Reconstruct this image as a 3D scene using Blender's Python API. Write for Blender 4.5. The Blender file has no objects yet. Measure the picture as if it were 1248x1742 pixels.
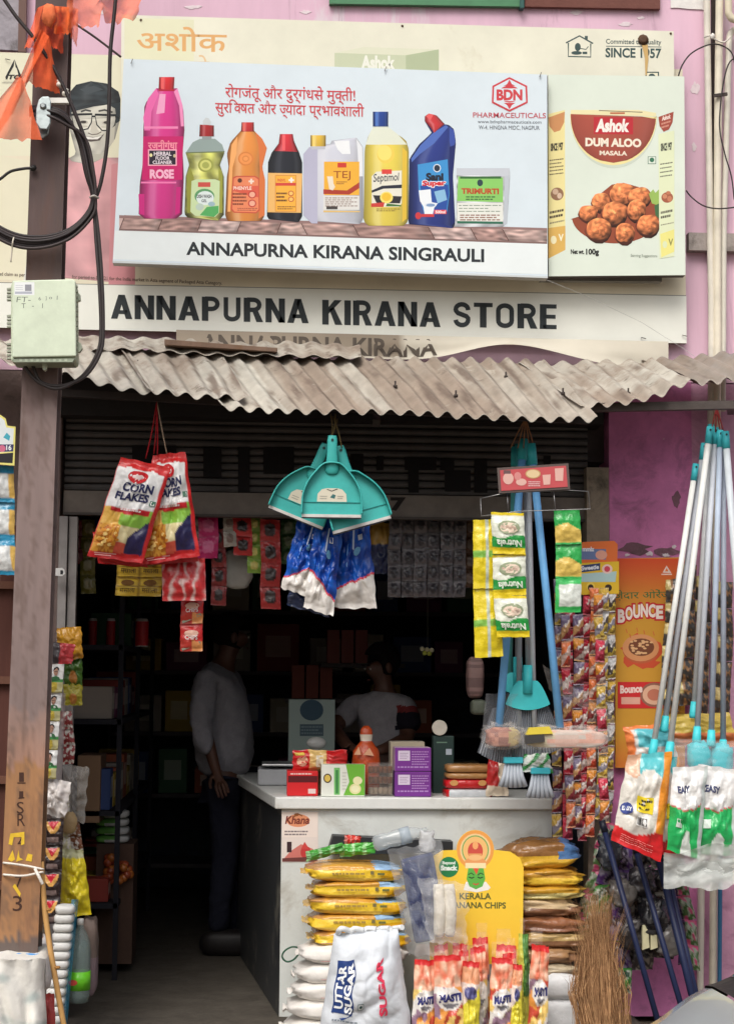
import bpy, bmesh, math, random
from mathutils import Vector, Matrix, noise
R = math.radians
sc = bpy.context.scene
COL = sc.collection
random.seed(7)

# ---------------------------------------------------------------- camera
F, CD, HZ = 2900.0, 7.7, 1150.0           # focal length in photo pixels, distance to the facade, horizon row
W0, H0 = 1248.0, 1742.0
yaw, pitch, roll = R(3.5), math.atan((HZ - H0 / 2) / F), 0.008
fw = Vector((math.sin(yaw) * math.cos(pitch), math.cos(yaw) * math.cos(pitch), math.sin(pitch)))
r0 = Vector((math.cos(yaw), -math.sin(yaw), 0))
u0 = r0.cross(fw)
rt = r0 * math.cos(roll) + u0 * math.sin(roll)
up = u0 * math.cos(roll) - r0 * math.sin(roll)
CAM = Vector((-CD * math.tan(yaw), -CD, 1.5))
cam = bpy.data.cameras.new('camera'); co = bpy.data.objects.new('camera', cam); COL.objects.link(co)
co.matrix_world = Matrix(((rt.x, up.x, -fw.x, CAM.x), (rt.y, up.y, -fw.y, CAM.y), (rt.z, up.z, -fw.z, CAM.z), (0, 0, 0, 1)))
cam.sensor_fit = 'VERTICAL'; cam.sensor_height = 24; cam.lens = 24 * F / H0
cam.clip_start = 0.05; cam.clip_end = 500
sc.camera = co

# ---------------------------------------------------------------- world, sun, exposure (bright overcast)
SUN_EL, SUN_AZ = R(50), R(200)             # sun high behind the photographer, veiled
w = bpy.data.worlds.new('World'); sc.world = w; w.use_nodes = True
nt = w.node_tree; bg = nt.nodes['Background']
sky = nt.nodes.new('ShaderNodeTexSky'); sky.sky_type = 'NISHITA'; sky.sun_disc = False
sky.sun_elevation = SUN_EL; sky.sun_rotation = SUN_AZ; sky.dust_density = 6; sky.air_density = 1.0; sky.ozone_density = 1.0
hs = nt.nodes.new('ShaderNodeHueSaturation'); hs.inputs['Saturation'].default_value = 0.6
nt.links.new(sky.outputs[0], hs.inputs['Color']); nt.links.new(hs.outputs[0], bg.inputs[0])
bg.inputs[1].default_value = 0.13
sl = bpy.data.lights.new('sun', 'SUN'); so = bpy.data.objects.new('sun', sl); COL.objects.link(so)
sl.energy = 1.3; sl.angle = R(28); sl.color = (1.0, 0.99, 0.965)
sd = Vector((math.sin(SUN_AZ) * math.cos(SUN_EL), math.cos(SUN_AZ) * math.cos(SUN_EL), math.sin(SUN_EL)))
so.rotation_euler = sd.to_track_quat('Z', 'Y').to_euler(); so.location = (0, -6, 12)
sc.view_settings.view_transform = 'Standard'; sc.view_settings.look = 'None'; sc.view_settings.gamma = 1
sc.view_settings.exposure = 0.14; sc.view_settings.use_curve_mapping = False
sc.cycles.max_bounces = 6; sc.cycles.transparent_max_bounces = 12; sc.cycles.use_denoising = True
sc.cycles.caustics_reflective = False; sc.cycles.caustics_refractive = False

# ---------------------------------------------------------------- helpers
def P(x, y, Y):
    "world point on the vertical plane y=Y seen at photo pixel (x, y)"
    d = fw * F + rt * (x - W0 / 2) + up * (H0 / 2 - y)
    return CAM + d * ((Y - CAM.y) / d.y)
def S(Y): return (Y + CD) / F * 1.0           # metres per photo pixel
def zy(y, Y, x=624): return P(x, y, Y).z
def xp(x, Y, y=1100): return P(x, y, Y).x
def lin(c):
    c = c / 255.0
    return c / 12.92 if c <= 0.04045 else ((c + 0.055) / 1.055) ** 2.4
def rgb(c):
    if isinstance(c, str):
        c = tuple(int(c[i:i + 2], 16) for i in (0, 2, 4))
    return (lin(c[0]), lin(c[1]), lin(c[2]), 1.0)
def mix(a, b, t): return tuple(a[i] * (1 - t) + b[i] * t for i in range(3))
def hx(s): return tuple(int(s[i:i + 2], 16) for i in (0, 2, 4))
def N(x, y=0., z=0.): return noise.noise(Vector((x, y, z)))

MATS = {}
def material(name, rough=0.5, var=0.12, scale=14, bump=0.0, bscale=60, metal=0.0, alpha=1.0, coat=0.0, spec=0.5, stain=None, trans=0.0, sub=0.0, streak=False, gain=1.0):
    "surface colour comes from the mesh colour attribute, broken up with noise; stain=(rgb, low, high, scale)"
    m = bpy.data.materials.new(name); m.use_nodes = True; n = m.node_tree.nodes; l = m.node_tree.links
    b = n['Principled BSDF']
    at = n.new('ShaderNodeVertexColor'); at.layer_name = 'Col'
    tc = n.new('ShaderNodeTexCoord'); vec = tc.outputs['Object']
    if streak:
        mp = n.new('ShaderNodeMapping'); mp.inputs['Scale'].default_value = (1, 1, 0.12); l.new(vec, mp.inputs[0]); vec = mp.outputs[0]
    nz = n.new('ShaderNodeTexNoise'); nz.inputs['Scale'].default_value = scale; nz.inputs['Detail'].default_value = 8; nz.inputs['Roughness'].default_value = 0.65
    l.new(vec, nz.inputs['Vector'])
    mr = n.new('ShaderNodeMapRange'); mr.inputs['From Min'].default_value = 0.3; mr.inputs['From Max'].default_value = 0.7
    mr.inputs['To Min'].default_value = (1 - var) * gain; mr.inputs['To Max'].default_value = (1 + var * 0.4) * gain
    l.new(nz.outputs[0], mr.inputs['Value'])
    mu = n.new('ShaderNodeVectorMath'); mu.operation = 'SCALE'; l.new(at.outputs[0], mu.inputs[0]); l.new(mr.outputs[0], mu.inputs['Scale'])
    out = mu.outputs[0]
    if stain:
        for k in range(0, len(stain), 4):
            s2 = n.new('ShaderNodeTexNoise'); s2.inputs['Scale'].default_value = stain[k + 3]; s2.inputs['Detail'].default_value = 10; s2.inputs['Roughness'].default_value = 0.7
            s2.inputs['Distortion'].default_value = 0.6
            ov = n.new('ShaderNodeVectorMath'); ov.operation = 'ADD'; ov.inputs[1].default_value = (3.1 + k, 7.7, 1.3 * k); l.new(vec, ov.inputs[0]); l.new(ov.outputs[0], s2.inputs['Vector'])
            r2 = n.new('ShaderNodeMapRange'); r2.inputs['From Min'].default_value = stain[k + 1]; r2.inputs['From Max'].default_value = stain[k + 2]; l.new(s2.outputs[0], r2.inputs['Value'])
            mx = n.new('ShaderNodeMix'); mx.data_type = 'RGBA'; l.new(r2.outputs[0], mx.inputs['Factor']); l.new(out, mx.inputs['A']); mx.inputs['B'].default_value = rgb(stain[k])
            out = mx.outputs['Result']
    l.new(out, b.inputs['Base Color'])
    b.inputs['Roughness'].default_value = rough; b.inputs['Metallic'].default_value = metal
    b.inputs['Specular IOR Level'].default_value = spec; b.inputs['Coat Weight'].default_value = coat; b.inputs['Alpha'].default_value = alpha
    b.inputs['Transmission Weight'].default_value = trans
    if bump:
        n2 = n.new('ShaderNodeTexNoise'); n2.inputs['Scale'].default_value = bscale; n2.inputs['Detail'].default_value = 5; l.new(vec, n2.inputs['Vector'])
        bp = n.new('ShaderNodeBump'); bp.inputs['Strength'].default_value = bump; bp.inputs['Distance'].default_value = 0.01
        l.new(n2.outputs[0], bp.inputs['Height']); l.new(bp.outputs[0], b.inputs['Normal'])
    MATS[name] = m
    return m
material('print', 0.6, 0.05, 5, spec=0.3)
material('faded_print', 0.7, 0.10, 3, spec=0.2, stain=((196, 188, 160), 0.60, 0.85, 2.2))
material('wall', 0.9, 0.16, 3, 0.25, 25, spec=0.2, streak=True, stain=((222, 206, 214), 0.58, 0.64, 4, (150, 112, 134), 0.60, 0.8, 7, (228, 220, 218), 0.70, 0.73, 13))
material('lower_wall', 0.9, 0.25, 6, 0.3, 30, spec=0.2, stain=((140, 92, 118), 0.52, 0.75, 5, (206, 180, 190), 0.68, 0.71, 12, (96, 76, 84), 0.68, 0.8, 8))
material('concrete', 0.95, 0.3, 6, 0.5, 40, spec=0.2, stain=((70, 66, 60), 0.5, 0.75, 7))
material('ground', 0.95, 0.35, 5, 0.6, 60, spec=0.2, stain=((60, 54, 48), 0.5, 0.7, 3))
material('zinc', 0.62, 0.22, 9, 0.15, 40, spec=0.35, streak=False, stain=((136, 120, 106), 0.50, 0.70, 3.3, (90, 76, 66), 0.60, 0.72, 9))
material('rusty_zinc', 0.75, 0.25, 9, 0.2, 40, spec=0.25, stain=((186, 180, 166), 0.60, 0.7, 5, (98, 82, 72), 0.6, 0.75, 8))
material('steel', 0.65, 0.25, 9, 0.2, 60, spec=0.35, streak=True, stain=((98, 70, 60), 0.58, 0.75, 4))
material('darkmetal', 0.6, 0.3, 8, 0.2, 50, spec=0.3, stain=((84, 70, 62), 0.6, 0.8, 6))
material('bare', 0.35, 0.15, 20, 0.1, 60, metal=0.8)
material('plastic', 0.48, 0.16, 9, 0.06, 50, spec=0.4)
material('pouch', 0.24, 0.14, 20, 0.5, 38, spec=0.55)
material('matte', 0.85, 0.15, 20, 0.2, 80, spec=0.2)
material('sack', 0.6, 0.14, 12, 0.3, 40, spec=0.35)
material('cloth', 0.95, 0.2, 18, 0.4, 120, spec=0.1)
material('skin', 0.55, 0.1, 30, 0.05, 80)
material('rubber', 0.5, 0.15, 20, 0.1, 60, spec=0.4)
material('wood', 0.75, 0.25, 16, 0.2, 60, spec=0.25, streak=True, stain=((120, 84, 50), 0.55, 0.8, 8))
material('counter', 0.45, 0.10, 5, 0.1, 30, spec=0.4, stain=((160, 154, 140), 0.55, 0.8, 3, (120, 110, 98), 0.68, 0.72, 18))
material('film', 0.12, 0.05, 12, 0.6, 30, alpha=0.13, spec=0.9)
material('haze_film', 0.3, 0.15, 12, 0.5, 30, alpha=0.45, spec=0.5)
material('clear', 0.06, 0.02, 12, 0.15, 20, alpha=0.38, spec=0.8)
material('flag', 0.85, 0.2, 10, 0.25, 160, alpha=0.74, spec=0.1)
material('car_paint', 0.22, 0.03, 4, coat=0.6, spec=0.5, metal=0.25)
material('glass', 0.05, 0.02, 4, spec=0.8)
material('straw', 0.9, 0.35, 25, spec=0.15)

class MB:
    def __init__(s): s.v = []; s.f = []; s.c = []; s.sm = []
    def add(s, vs, fs, col, smooth=False):
        o = len(s.v); s.v += [Vector(p) for p in vs]
        per = isinstance(col, list)
        for i, f in enumerate(fs):
            s.f.append(tuple(k + o for k in f)); s.c.append(col[i] if per else col); s.sm.append(smooth)
        return s
    def box(s, a, b, col, rot=None):
        "axis aligned box between two corner points, optionally turned by a matrix about its centre"
        x0, y0, z0 = (min(a[i], b[i]) for i in range(3)); x1, y1, z1 = (max(a[i], b[i]) for i in range(3))
        vs = [Vector(p) for p in ((x0, y0, z0), (x1, y0, z0), (x1, y1, z0), (x0, y1, z0), (x0, y0, z1), (x1, y0, z1), (x1, y1, z1), (x0, y1, z1))]
        if rot is not None:
            c = Vector(((x0 + x1) / 2, (y0 + y1) / 2, (z0 + z1) / 2)); vs = [c + rot @ (p - c) for p in vs]
        fs = [(0, 3, 2, 1), (4, 5, 6, 7), (0, 1, 5, 4), (1, 2, 6, 5), (2, 3, 7, 6), (3, 0, 4, 7)]
        return s.add(vs, fs, col)
    def bar(s, a, b, wx, wy, col):
        "rectangular bar from a to b"
        a = Vector(a); b = Vector(b); d = (b - a).normalized(); h = Vector((0, 1, 0)) if abs(d.y) < .9 else Vector((1, 0, 0))
        x = d.cross(h).normalized() * wx / 2; y = d.cross(x).normalized() * wy / 2
        vs = [a - x - y, a + x - y, a + x + y, a - x + y, b - x - y, b + x - y, b + x + y, b - x + y]
        return s.add(vs, [(0, 3, 2, 1), (4, 5, 6, 7), (0, 1, 5, 4), (1, 2, 6, 5), (2, 3, 7, 6), (3, 0, 4, 7)], col)
    def prism(s, pts, Y, th, col, side=None):
        "outline in photo pixels on the plane y=Y, given real thickness th towards the back"
        n = len(pts); fr = [P(x, y, Y) for x, y in pts]; bk = [p + Vector((0, th, 0)) for p in fr]
        fs = [tuple(range(n)), tuple(range(2 * n - 1, n - 1, -1))] + [(i, i + n, (i + 1) % n + n, (i + 1) % n) for i in range(n)]
        sd_ = side or col
        return s.add(fr + bk, fs, [col, sd_] + [sd_] * n)
    def tube(s, pts, r, col, n=8, caps=True, flat=1.0):
        pts = [Vector(p) for p in pts]; rs = r if isinstance(r, (list, tuple)) else [r] * len(pts)
        vs = []; fs = []; ref = None
        for i, p in enumerate(pts):
            d = (pts[min(i + 1, len(pts) - 1)] - pts[max(i - 1, 0)]).normalized()
            if ref is None:
                ref = Vector((0, 1, 0)) if abs(d.y) < .8 else Vector((1, 0, 0))
            x = d.cross(ref).normalized(); ref = x.cross(d).normalized()
            for k in range(n):
                a = 2 * math.pi * k / n; vs.append(p + x * math.cos(a) * rs[i] + ref * math.sin(a) * rs[i] * flat)
        for i in range(len(pts) - 1):
            for k in range(n):
                fs.append((i * n + k, i * n + (k + 1) % n, (i + 1) * n + (k + 1) % n, (i + 1) * n + k))
        s.add(vs, fs, col, True)
        if caps:
            o = len(s.v) - len(vs); s.f += [tuple(range(o + n - 1, o - 1, -1)), tuple(range(o + len(vs) - n, o + len(vs)))]; s.c += [col] * 2; s.sm += [False] * 2
        return s
    def lathe(s, base, prof, col, n=16, axis=Vector((0, 0, 1)), fl=1.0):
        "profile [(radius, height)] turned about an axis through base; col may be one colour or one for each ring"
        axis = Vector(axis).normalized(); h = Vector((0, 1, 0)) if abs(axis.y) < .9 else Vector((1, 0, 0))
        x = axis.cross(h).normalized(); y = axis.cross(x).normalized(); base = Vector(base); vs = []; fs = []; cs = []
        for r, z in prof:
            for k in range(n):
                a = 2 * math.pi * k / n; vs.append(base + axis * z + x * r * math.cos(a) + y * r * math.sin(a) * fl)
        for i in range(len(prof) - 1):
            for k in range(n):
                fs.append((i * n + k, (i + 1) * n + k, (i + 1) * n + (k + 1) % n, i * n + (k + 1) % n)); cs.append(col[i] if isinstance(col, list) else col)
        s.add(vs, fs, cs, True)
        o = len(s.v) - len(vs); s.f += [tuple(range(o, o + n)), tuple(range(o + len(vs) - 1, o + len(vs) - n - 1, -1))]
        c0, c1 = (col[0], col[-1]) if isinstance(col, list) else (col, col); s.c += [c0, c1]; s.sm += [False] * 2
        return s
    def blob(s, c, r, col, n=12, m=8, wob=0.0, seed=0, rot=None):
        vs = []; fs = []; c = Vector(c)
        for i in range(m + 1):
            t = math.pi * i / m
            for k in range(n):
                a = 2 * math.pi * k / n; d = Vector((math.sin(t) * math.cos(a), math.sin(t) * math.sin(a), math.cos(t)))
                q = 1 + wob * N(d.x * 2 + seed, d.y * 2, d.z * 2)
                p = Vector((d.x * r[0] * q, d.y * r[1] * q, d.z * r[2] * q)); vs.append(c + (rot @ p if rot is not None else p))
        for i in range(m):
            for k in range(n):
                fs.append((i * n + k, (i + 1) * n + k, (i + 1) * n + (k + 1) % n, i * n + (k + 1) % n))
        cs = [col(vs[f[0]] - c) for f in fs] if callable(col) else col
        return s.add(vs, fs, cs, True)
    def grid(s, fn, nu, nv, col, smooth=True, closed=False):
        vs = [fn(i / nu, j / nv) for j in range(nv + 1) for i in range(nu + 1)]
        fs = [(j * (nu + 1) + i, (j + 1) * (nu + 1) + i, (j + 1) * (nu + 1) + i + 1, j * (nu + 1) + i + 1) for j in range(nv) for i in range(nu)]
        if callable(col):
            pc_ = [rgb(col(min(.9999, max(.0001, i / nu)), min(.9999, max(.0001, j / nv)))) for j in range(nv + 1) for i in range(nu + 1)]
            cs = [[pc_[k] for k in f] for f in fs]
        else: cs = col
        return s.add(vs, fs, cs, smooth)
    def build(s, name, mat, parent=None, label=None, cat=None, group=None, kind=None, bevel=0, loc=None):
        if parent is not None: org = Vector(parent.get('_o', (0, 0, 0)))
        elif loc is not None: org = Vector(loc)
        else:
            xs = [p.x for p in s.v]; ys = [p.y for p in s.v]; org = Vector(((min(xs) + max(xs)) / 2, (min(ys) + max(ys)) / 2, min(p.z for p in s.v)))
        me = bpy.data.meshes.new(name); me.from_pydata([p - org for p in s.v], [], s.f)
        ca = me.color_attributes.new('Col', 'FLOAT_COLOR', 'CORNER'); buf = []
        for f, c in zip(s.f, s.c):
            if isinstance(c, list):
                for q in c: buf += q
            else: buf += (c if len(c) == 4 and isinstance(c[0], float) else rgb(c)) * len(f)
        ca.data.foreach_set('color', buf); me.polygons.foreach_set('use_smooth', s.sm); me.materials.append(MATS[mat]); me.update()
        o = bpy.data.objects.new(name, me); COL.objects.link(o)
        if parent is not None: o.parent = parent
        else: o.location = org
        o['_o'] = tuple(org)
        if bevel:
            bv = o.modifiers.new('edge', 'BEVEL'); bv.width = bevel; bv.segments = 2; bv.limit_method = 'ANGLE'
        return tag(o, label, cat, group, kind)
def tag(o, label=None, cat=None, group=None, kind=None):
    if label: o['label'] = label
    if cat: o['category'] = cat
    if group: o['group'] = group
    if kind: o['kind'] = kind
    return o
def thing(name, loc, label, cat, group=None):
    o = bpy.data.objects.new(name, None); COL.objects.link(o); o.location = loc; o['_o'] = tuple(loc); o.empty_display_size = 0.1
    return tag(o, label, cat, group)

GLY = {}
def glyphs(txt, bold):
    k = (txt, bold)
    if k not in GLY:
        cu = bpy.data.curves.new('t', 'FONT'); cu.body = txt; cu.resolution_u = 3; cu.offset = bold; cu.fill_mode = 'FRONT'
        ob = bpy.data.objects.new('t', cu); me = bpy.data.meshes.new_from_object(ob)
        GLY[k] = ([v.co.copy() for v in me.vertices], [tuple(p.vertices) for p in me.polygons])
        bpy.data.objects.remove(ob); bpy.data.meshes.remove(me); bpy.data.curves.remove(cu)
    return GLY[k]
def half(g, cut=0.66):
    "half form of a Devanagari consonant: its left part"
    vs, fs = g; bm = bmesh.new(); bv = [bm.verts.new(v) for v in vs]
    for f in fs:
        try: bm.faces.new([bv[i] for i in f])
        except ValueError: pass
    x = max(v.x for v in vs) * cut
    bmesh.ops.bisect_plane(bm, geom=bm.verts[:] + bm.edges[:] + bm.faces[:], plane_co=(x, 0, 0), plane_no=(1, 0, 0), clear_outer=True)
    bm.verts.index_update(); r = ([v.co.copy() for v in bm.verts], [tuple(v.index for v in f.verts) for f in bm.faces]); bm.free()
    return r, x
ADV = {}
def adv(ch):
    if ch not in ADV:
        a = max(v.x for v in glyphs(ch + 'ा', 0)[0]); b = max(v.x for v in glyphs('ा', 0)[0]); ADV[ch] = a - b
    return ADV[ch]
def deva(txt, bold):
    "Devanagari line; ~X marks a half form of X, i-matras are written before their consonant"
    vs = []; fs = []; x = 0.0; i = 0; run = ''
    def put(g, dx):
        o = len(vs); vs.extend([v + Vector((dx, 0, 0)) for v in g[0]]); fs.extend([tuple(k + o for k in f) for f in g[1]])
    while i < len(txt):
        if txt[i] == '~':
            if run: put(glyphs(run, bold), x); x += adv(run); run = ''
            g, wd = half(glyphs(txt[i + 1], bold)); put(g, x); x += wd - .03; i += 2
        else: run += txt[i]; i += 1
    if run: put(glyphs(run, bold), x)
    return vs, fs

class Art(MB):
    "flat print: coloured outlines and lettering laid on a surface; mp(a, b, lift) gives the 3-D point"
    def __init__(s, Y=None, mp=None, eps=0.000025):
        super().__init__(); s.k = 1; s.eps = eps
        s.mp = mp or (lambda a, b, h: P(a, b, Y - h))
    def lay(s, pts, fs, col):
        h = s.k * s.eps; s.k += 1; s.add([s.mp(a, b, h) for a, b in pts], fs, col); return s
    def poly(s, pts, col): return s.lay(pts, [tuple(range(len(pts)))], col)
    def rect(s, x0, y0, x1, y1, col, n=1, m=1, sl=0.0):
        pts = [(x0 + (x1 - x0) * i / n, y0 + (y1 - y0) * j / m + sl * (x1 - x0) * i / n) for j in range(m + 1) for i in range(n + 1)]
        fs = [(j * (n + 1) + i, (j + 1) * (n + 1) + i, (j + 1) * (n + 1) + i + 1, j * (n + 1) + i + 1) for j in range(m) for i in range(n)]
        if callable(col):
            cc = [rgb(col(i / n, j / m)) for j in range(m + 1) for i in range(n + 1)]; col = [[cc[q] for q in f] for f in fs]
        return s.lay(pts, fs, col)
    def ell(s, cx, cy, rx, ry, col, n=20, rings=1, a0=0, a1=360):
        pts = [(cx, cy)]; fs = []
        full = a1 - a0 >= 360
        for r in range(1, rings + 1):
            for k in range(n + (0 if full else 1)):
                a = R(a0 + (a1 - a0) * k / n); pts.append((cx + rx * r / rings * math.cos(a), cy + ry * r / rings * math.sin(a)))
        m = n if full else n + 1
        for k in range(n): fs.append((0, 1 + k, 1 + (k + 1) % m))
        for r in range(1, rings):
            for k in range(n): fs.append((1 + (r - 1) * m + k, 1 + r * m + k, 1 + r * m + (k + 1) % m, 1 + (r - 1) * m + (k + 1) % m))
        return s.lay(pts, fs, col)
    def cyl(s, pts, col, k=.42, hl=.30, n=28, m=12, hs=.30, vn=.0):
        "photographic shading of a round printed product inside an outline"
        ys = [p[1] for p in pts]; y0, y1 = min(ys), max(ys); g = []; L = len(pts); col = hx(col) if isinstance(col, str) else col
        for j in range(n + 1):
            y = y0 + (y1 - y0) * min(.9995, max(.0005, j / n)); xs = []
            for i in range(L):
                (ax, ay), (bx_, by_) = pts[i], pts[(i + 1) % L]
                if (ay <= y) != (by_ <= y): xs.append(ax + (bx_ - ax) * (y - ay) / (by_ - ay))
            g.append((min(xs), max(xs), y) if xs else (pts[0][0], pts[0][0], y))
        P_ = []; C_ = []
        for j, (a, b, y) in enumerate(g):
            for i in range(m + 1):
                t = i / m; P_.append((a + (b - a) * t, y)); f = 1 - k * abs(2 * t - 1) ** 3 - .10 * max(0, t - .5) - (.10 * j / n) + vn * N(t * 4, j * .4, col[0])
                h = hs * math.exp(-((t - hl) / .09) ** 2) + .12 * math.exp(-((t - .86) / .05) ** 2)
                C_.append(rgb(tuple(min(255, max(0, (c * f) * (1 - h) + 250 * h)) for c in col)))
        fs = [(j * (m + 1) + i, (j + 1) * (m + 1) + i, (j + 1) * (m + 1) + i + 1, j * (m + 1) + i + 1) for j in range(n) for i in range(m)]
        return s.lay(P_, fs, [[C_[q] for q in f] for f in fs])
    def orb(s, x, y, a, b, col, n=16, rings=5, seed=0, nz=.35):
        "photographic shading of a printed rounded lump"
        P_ = [(x, y)]; q = lambda px, py, r: rgb(tuple(min(255, max(0, c * (1.12 - .25 * (px - x) / a - .38 * (py - y) / b - .30 * r * r + nz * N(px * .16 + seed, py * .16) + nz * .5 * N(px * .5, py * .5, seed)))) for c in col)); C_ = [q(x - a * .2, y - b * .2, 0)]
        for r in range(1, rings + 1):
            for k in range(n):
                t = 2 * math.pi * k / n; w_ = 1 + .16 * N(math.cos(t) * 1.5 + seed, math.sin(t) * 1.5); px, py = x + a * r / rings * math.cos(t) * w_, y + b * r / rings * math.sin(t) * w_; P_.append((px, py)); C_.append(q(px, py, r / rings))
        fs = [(0, 1 + k, 1 + (k + 1) % n) for k in range(n)] + [(1 + (r - 1) * n + k, 1 + r * n + k, 1 + r * n + (k + 1) % n, 1 + (r - 1) * n + (k + 1) % n) for r in range(1, rings) for k in range(n)]
        return s.lay(P_, fs, [[C_[i] for i in f] for f in fs])
    def line(s, pts, wd, col):
        vs = []; fs = []
        for i in range(len(pts)):
            a = pts[max(i - 1, 0)]; b = pts[min(i + 1, len(pts) - 1)]; dx, dy = b[0] - a[0], b[1] - a[1]; L = math.hypot(dx, dy) or 1
            ox, oy = -dy / L * wd / 2, dx / L * wd / 2; vs += [(pts[i][0] + ox, pts[i][1] + oy), (pts[i][0] - ox, pts[i][1] - oy)]
        for i in range(len(pts) - 1): fs.append((2 * i, 2 * i + 1, 2 * i + 3, 2 * i + 2))
        return s.lay(vs, fs, col)
    def text(s, txt, x0, yt, x1, yb, col, bold=0.0, sl=0.0, dv=False, ital=0.0, rot=0):
        "lettering fitted to the box x0..x1, yt..yb; sl is the slope of the line; rot 90 reads upwards, -90 downwards"
        vs, fs = deva(txt, bold) if dv else glyphs(txt, bold)
        if not vs: return s
        ax = min(v.x for v in vs); bx = max(v.x for v in vs); ay = min(v.y for v in vs); by = max(v.y for v in vs)
        pts = []
        for v in vs:
            u = (v.x - ax) / (bx - ax or 1); t = (v.y - ay) / (by - ay or 1); u += ital * (t - .5)
            if rot == 90: pts.append((x0 + (x1 - x0) * (1 - t), yb + (yt - yb) * u))
            elif rot == -90: pts.append((x0 + (x1 - x0) * t, yt + (yb - yt) * u))
            else: pts.append((x0 + (x1 - x0) * u, yb + (yt - yb) * t + sl * (x1 - x0) * u))
        return s.lay(pts, fs, col)
    def cut(s, name, parent, mat='print'):
        "close what is drawn so far as a part of its own and go on above it"
        s.build(name, mat, parent); n = Art(mp=s.mp, eps=s.eps); n.par = .5 - getattr(s, 'par', 0.0); n.k = min(s.k, 45) + n.par; return n
    def block(s, txt, x0, yt, x1, yb, col, wt=.2, sl=0.0):
        "heavy condensed block capitals; each letter is drawn with strokes of width wt on a unit-high body"
        AR = lambda cx, cy, rx, ry, a0, a1, n=10: [(cx + rx * math.cos(R(a0 + (a1 - a0) * k / n)), cy + ry * math.sin(R(a0 + (a1 - a0) * k / n))) for k in range(n + 1)]
        h = wt / 2; G = {}; q = lambda xa, xb: ('p', [(xa, 0), (xa, 1), (xb, 1), (xb, 0)]); bar = lambda xa, xb, ya, yb_: ('p', [(xa, ya), (xa, yb_), (xb, yb_), (xb, ya)])
        G['A'] = (.66, [('p', [(0, 0), (.23, 1), (.42, 1), (.2, 0)]), ('p', [(.46, 0), (.24, 1), (.43, 1), (.66, 0)]), bar(.16, .5, .2, .36)])
        G['N'] = (.60, [q(0, .19), q(.41, .6), ('p', [(0, 1), (.19, 1), (.6, 0), (.41, 0)])])
        pb_ = ('l', [(.1, 1 - h * .8)] + AR(.30, .71, .18, .21, 90, -90) + [(.1, .5)])
        G['P'] = (.57, [q(0, .2), pb_]); G['R'] = (.60, [q(0, .2), pb_, ('p', [(.26, .46), (.42, .52), (.6, 0), (.39, 0)])])
        G['U'] = (.58, [('l', [(.1, 1)] + AR(.29, .28, .19, .19, 180, 360) + [(.48, 1)])]); G['K'] = (.62, [q(0, .2), ('p', [(.14, .36), (.14, .62), (.38, 1), (.61, 1)]), ('p', [(.22, .62), (.36, .72), (.63, 0), (.4, 0)])])
        G['I'] = (.2, [q(0, .2)]); G['T'] = (.56, [q(.18, .38), bar(0, .56, .83, 1)]); G['E'] = (.5, [q(0, .2), bar(.1, .5, 0, .17), bar(.1, .47, .42, .58), bar(.1, .5, .83, 1)])
        G['O'] = (.60, [('l', [(.1, .5), (.1, .62)] + AR(.3, .70, .2, .21, 180, 0) + AR(.3, .30, .2, .21, 0, -180) + [(.1, .38), (.1, .5)])])
        G['S'] = (.57, [('l', AR(.285, .71, .185, .21, -5, 180, 9) + [(.11, .66), (.16, .57), (.42, .44)] + [(.47, .36)] + AR(.285, .29, .185, .21, 0, -180, 9))]); G[' '] = (.22, [])
        W = sum(G[c][0] for c in txt) + .07 * (len(txt) - 1); x = 0; k0 = s.k
        for c in txt:
            for kd, pts in G[c][1]:
                s.k = k0 + (kd == 'l'); pp = [(x0 + (x1 - x0) * (x + a) / W, yb + (yt - yb) * b + sl * (x1 - x0) * (x + a) / W) for a, b in pts]
                if kd == 'p': s.poly(pp, col)
                else: s.line(pp, wt * .94 * (yb - yt), col)
            x += G[c][0] + .07
        s.k = k0 + 2; return s
    def smalls(s, x0, y0, x1, y1, n, col, seed=1, sl=0.0, h=.5):
        "rows of print too small to read"
        rr = random.Random(seed); dy = (y1 - y0) / n; pts = []; fs = []
        for i in range(n):
            x = x0; e = x1 - rr.random() * .3 * (x1 - x0) * (i % 2)
            while x < e:
                wd = (x1 - x0) * rr.uniform(.06, .16); xe = min(e, x + wd); o = len(pts); ya = y0 + dy * (i + .5 - h / 2); yb = ya + dy * h
                pts += [(x, ya + sl * (x - x0)), (x, yb + sl * (x - x0)), (xe, yb + sl * (xe - x0)), (xe, ya + sl * (xe - x0))]; fs.append((o, o + 1, o + 2, o + 3)); x = xe + (x1 - x0) * .025
        return s.lay(pts, fs, col)

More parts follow.
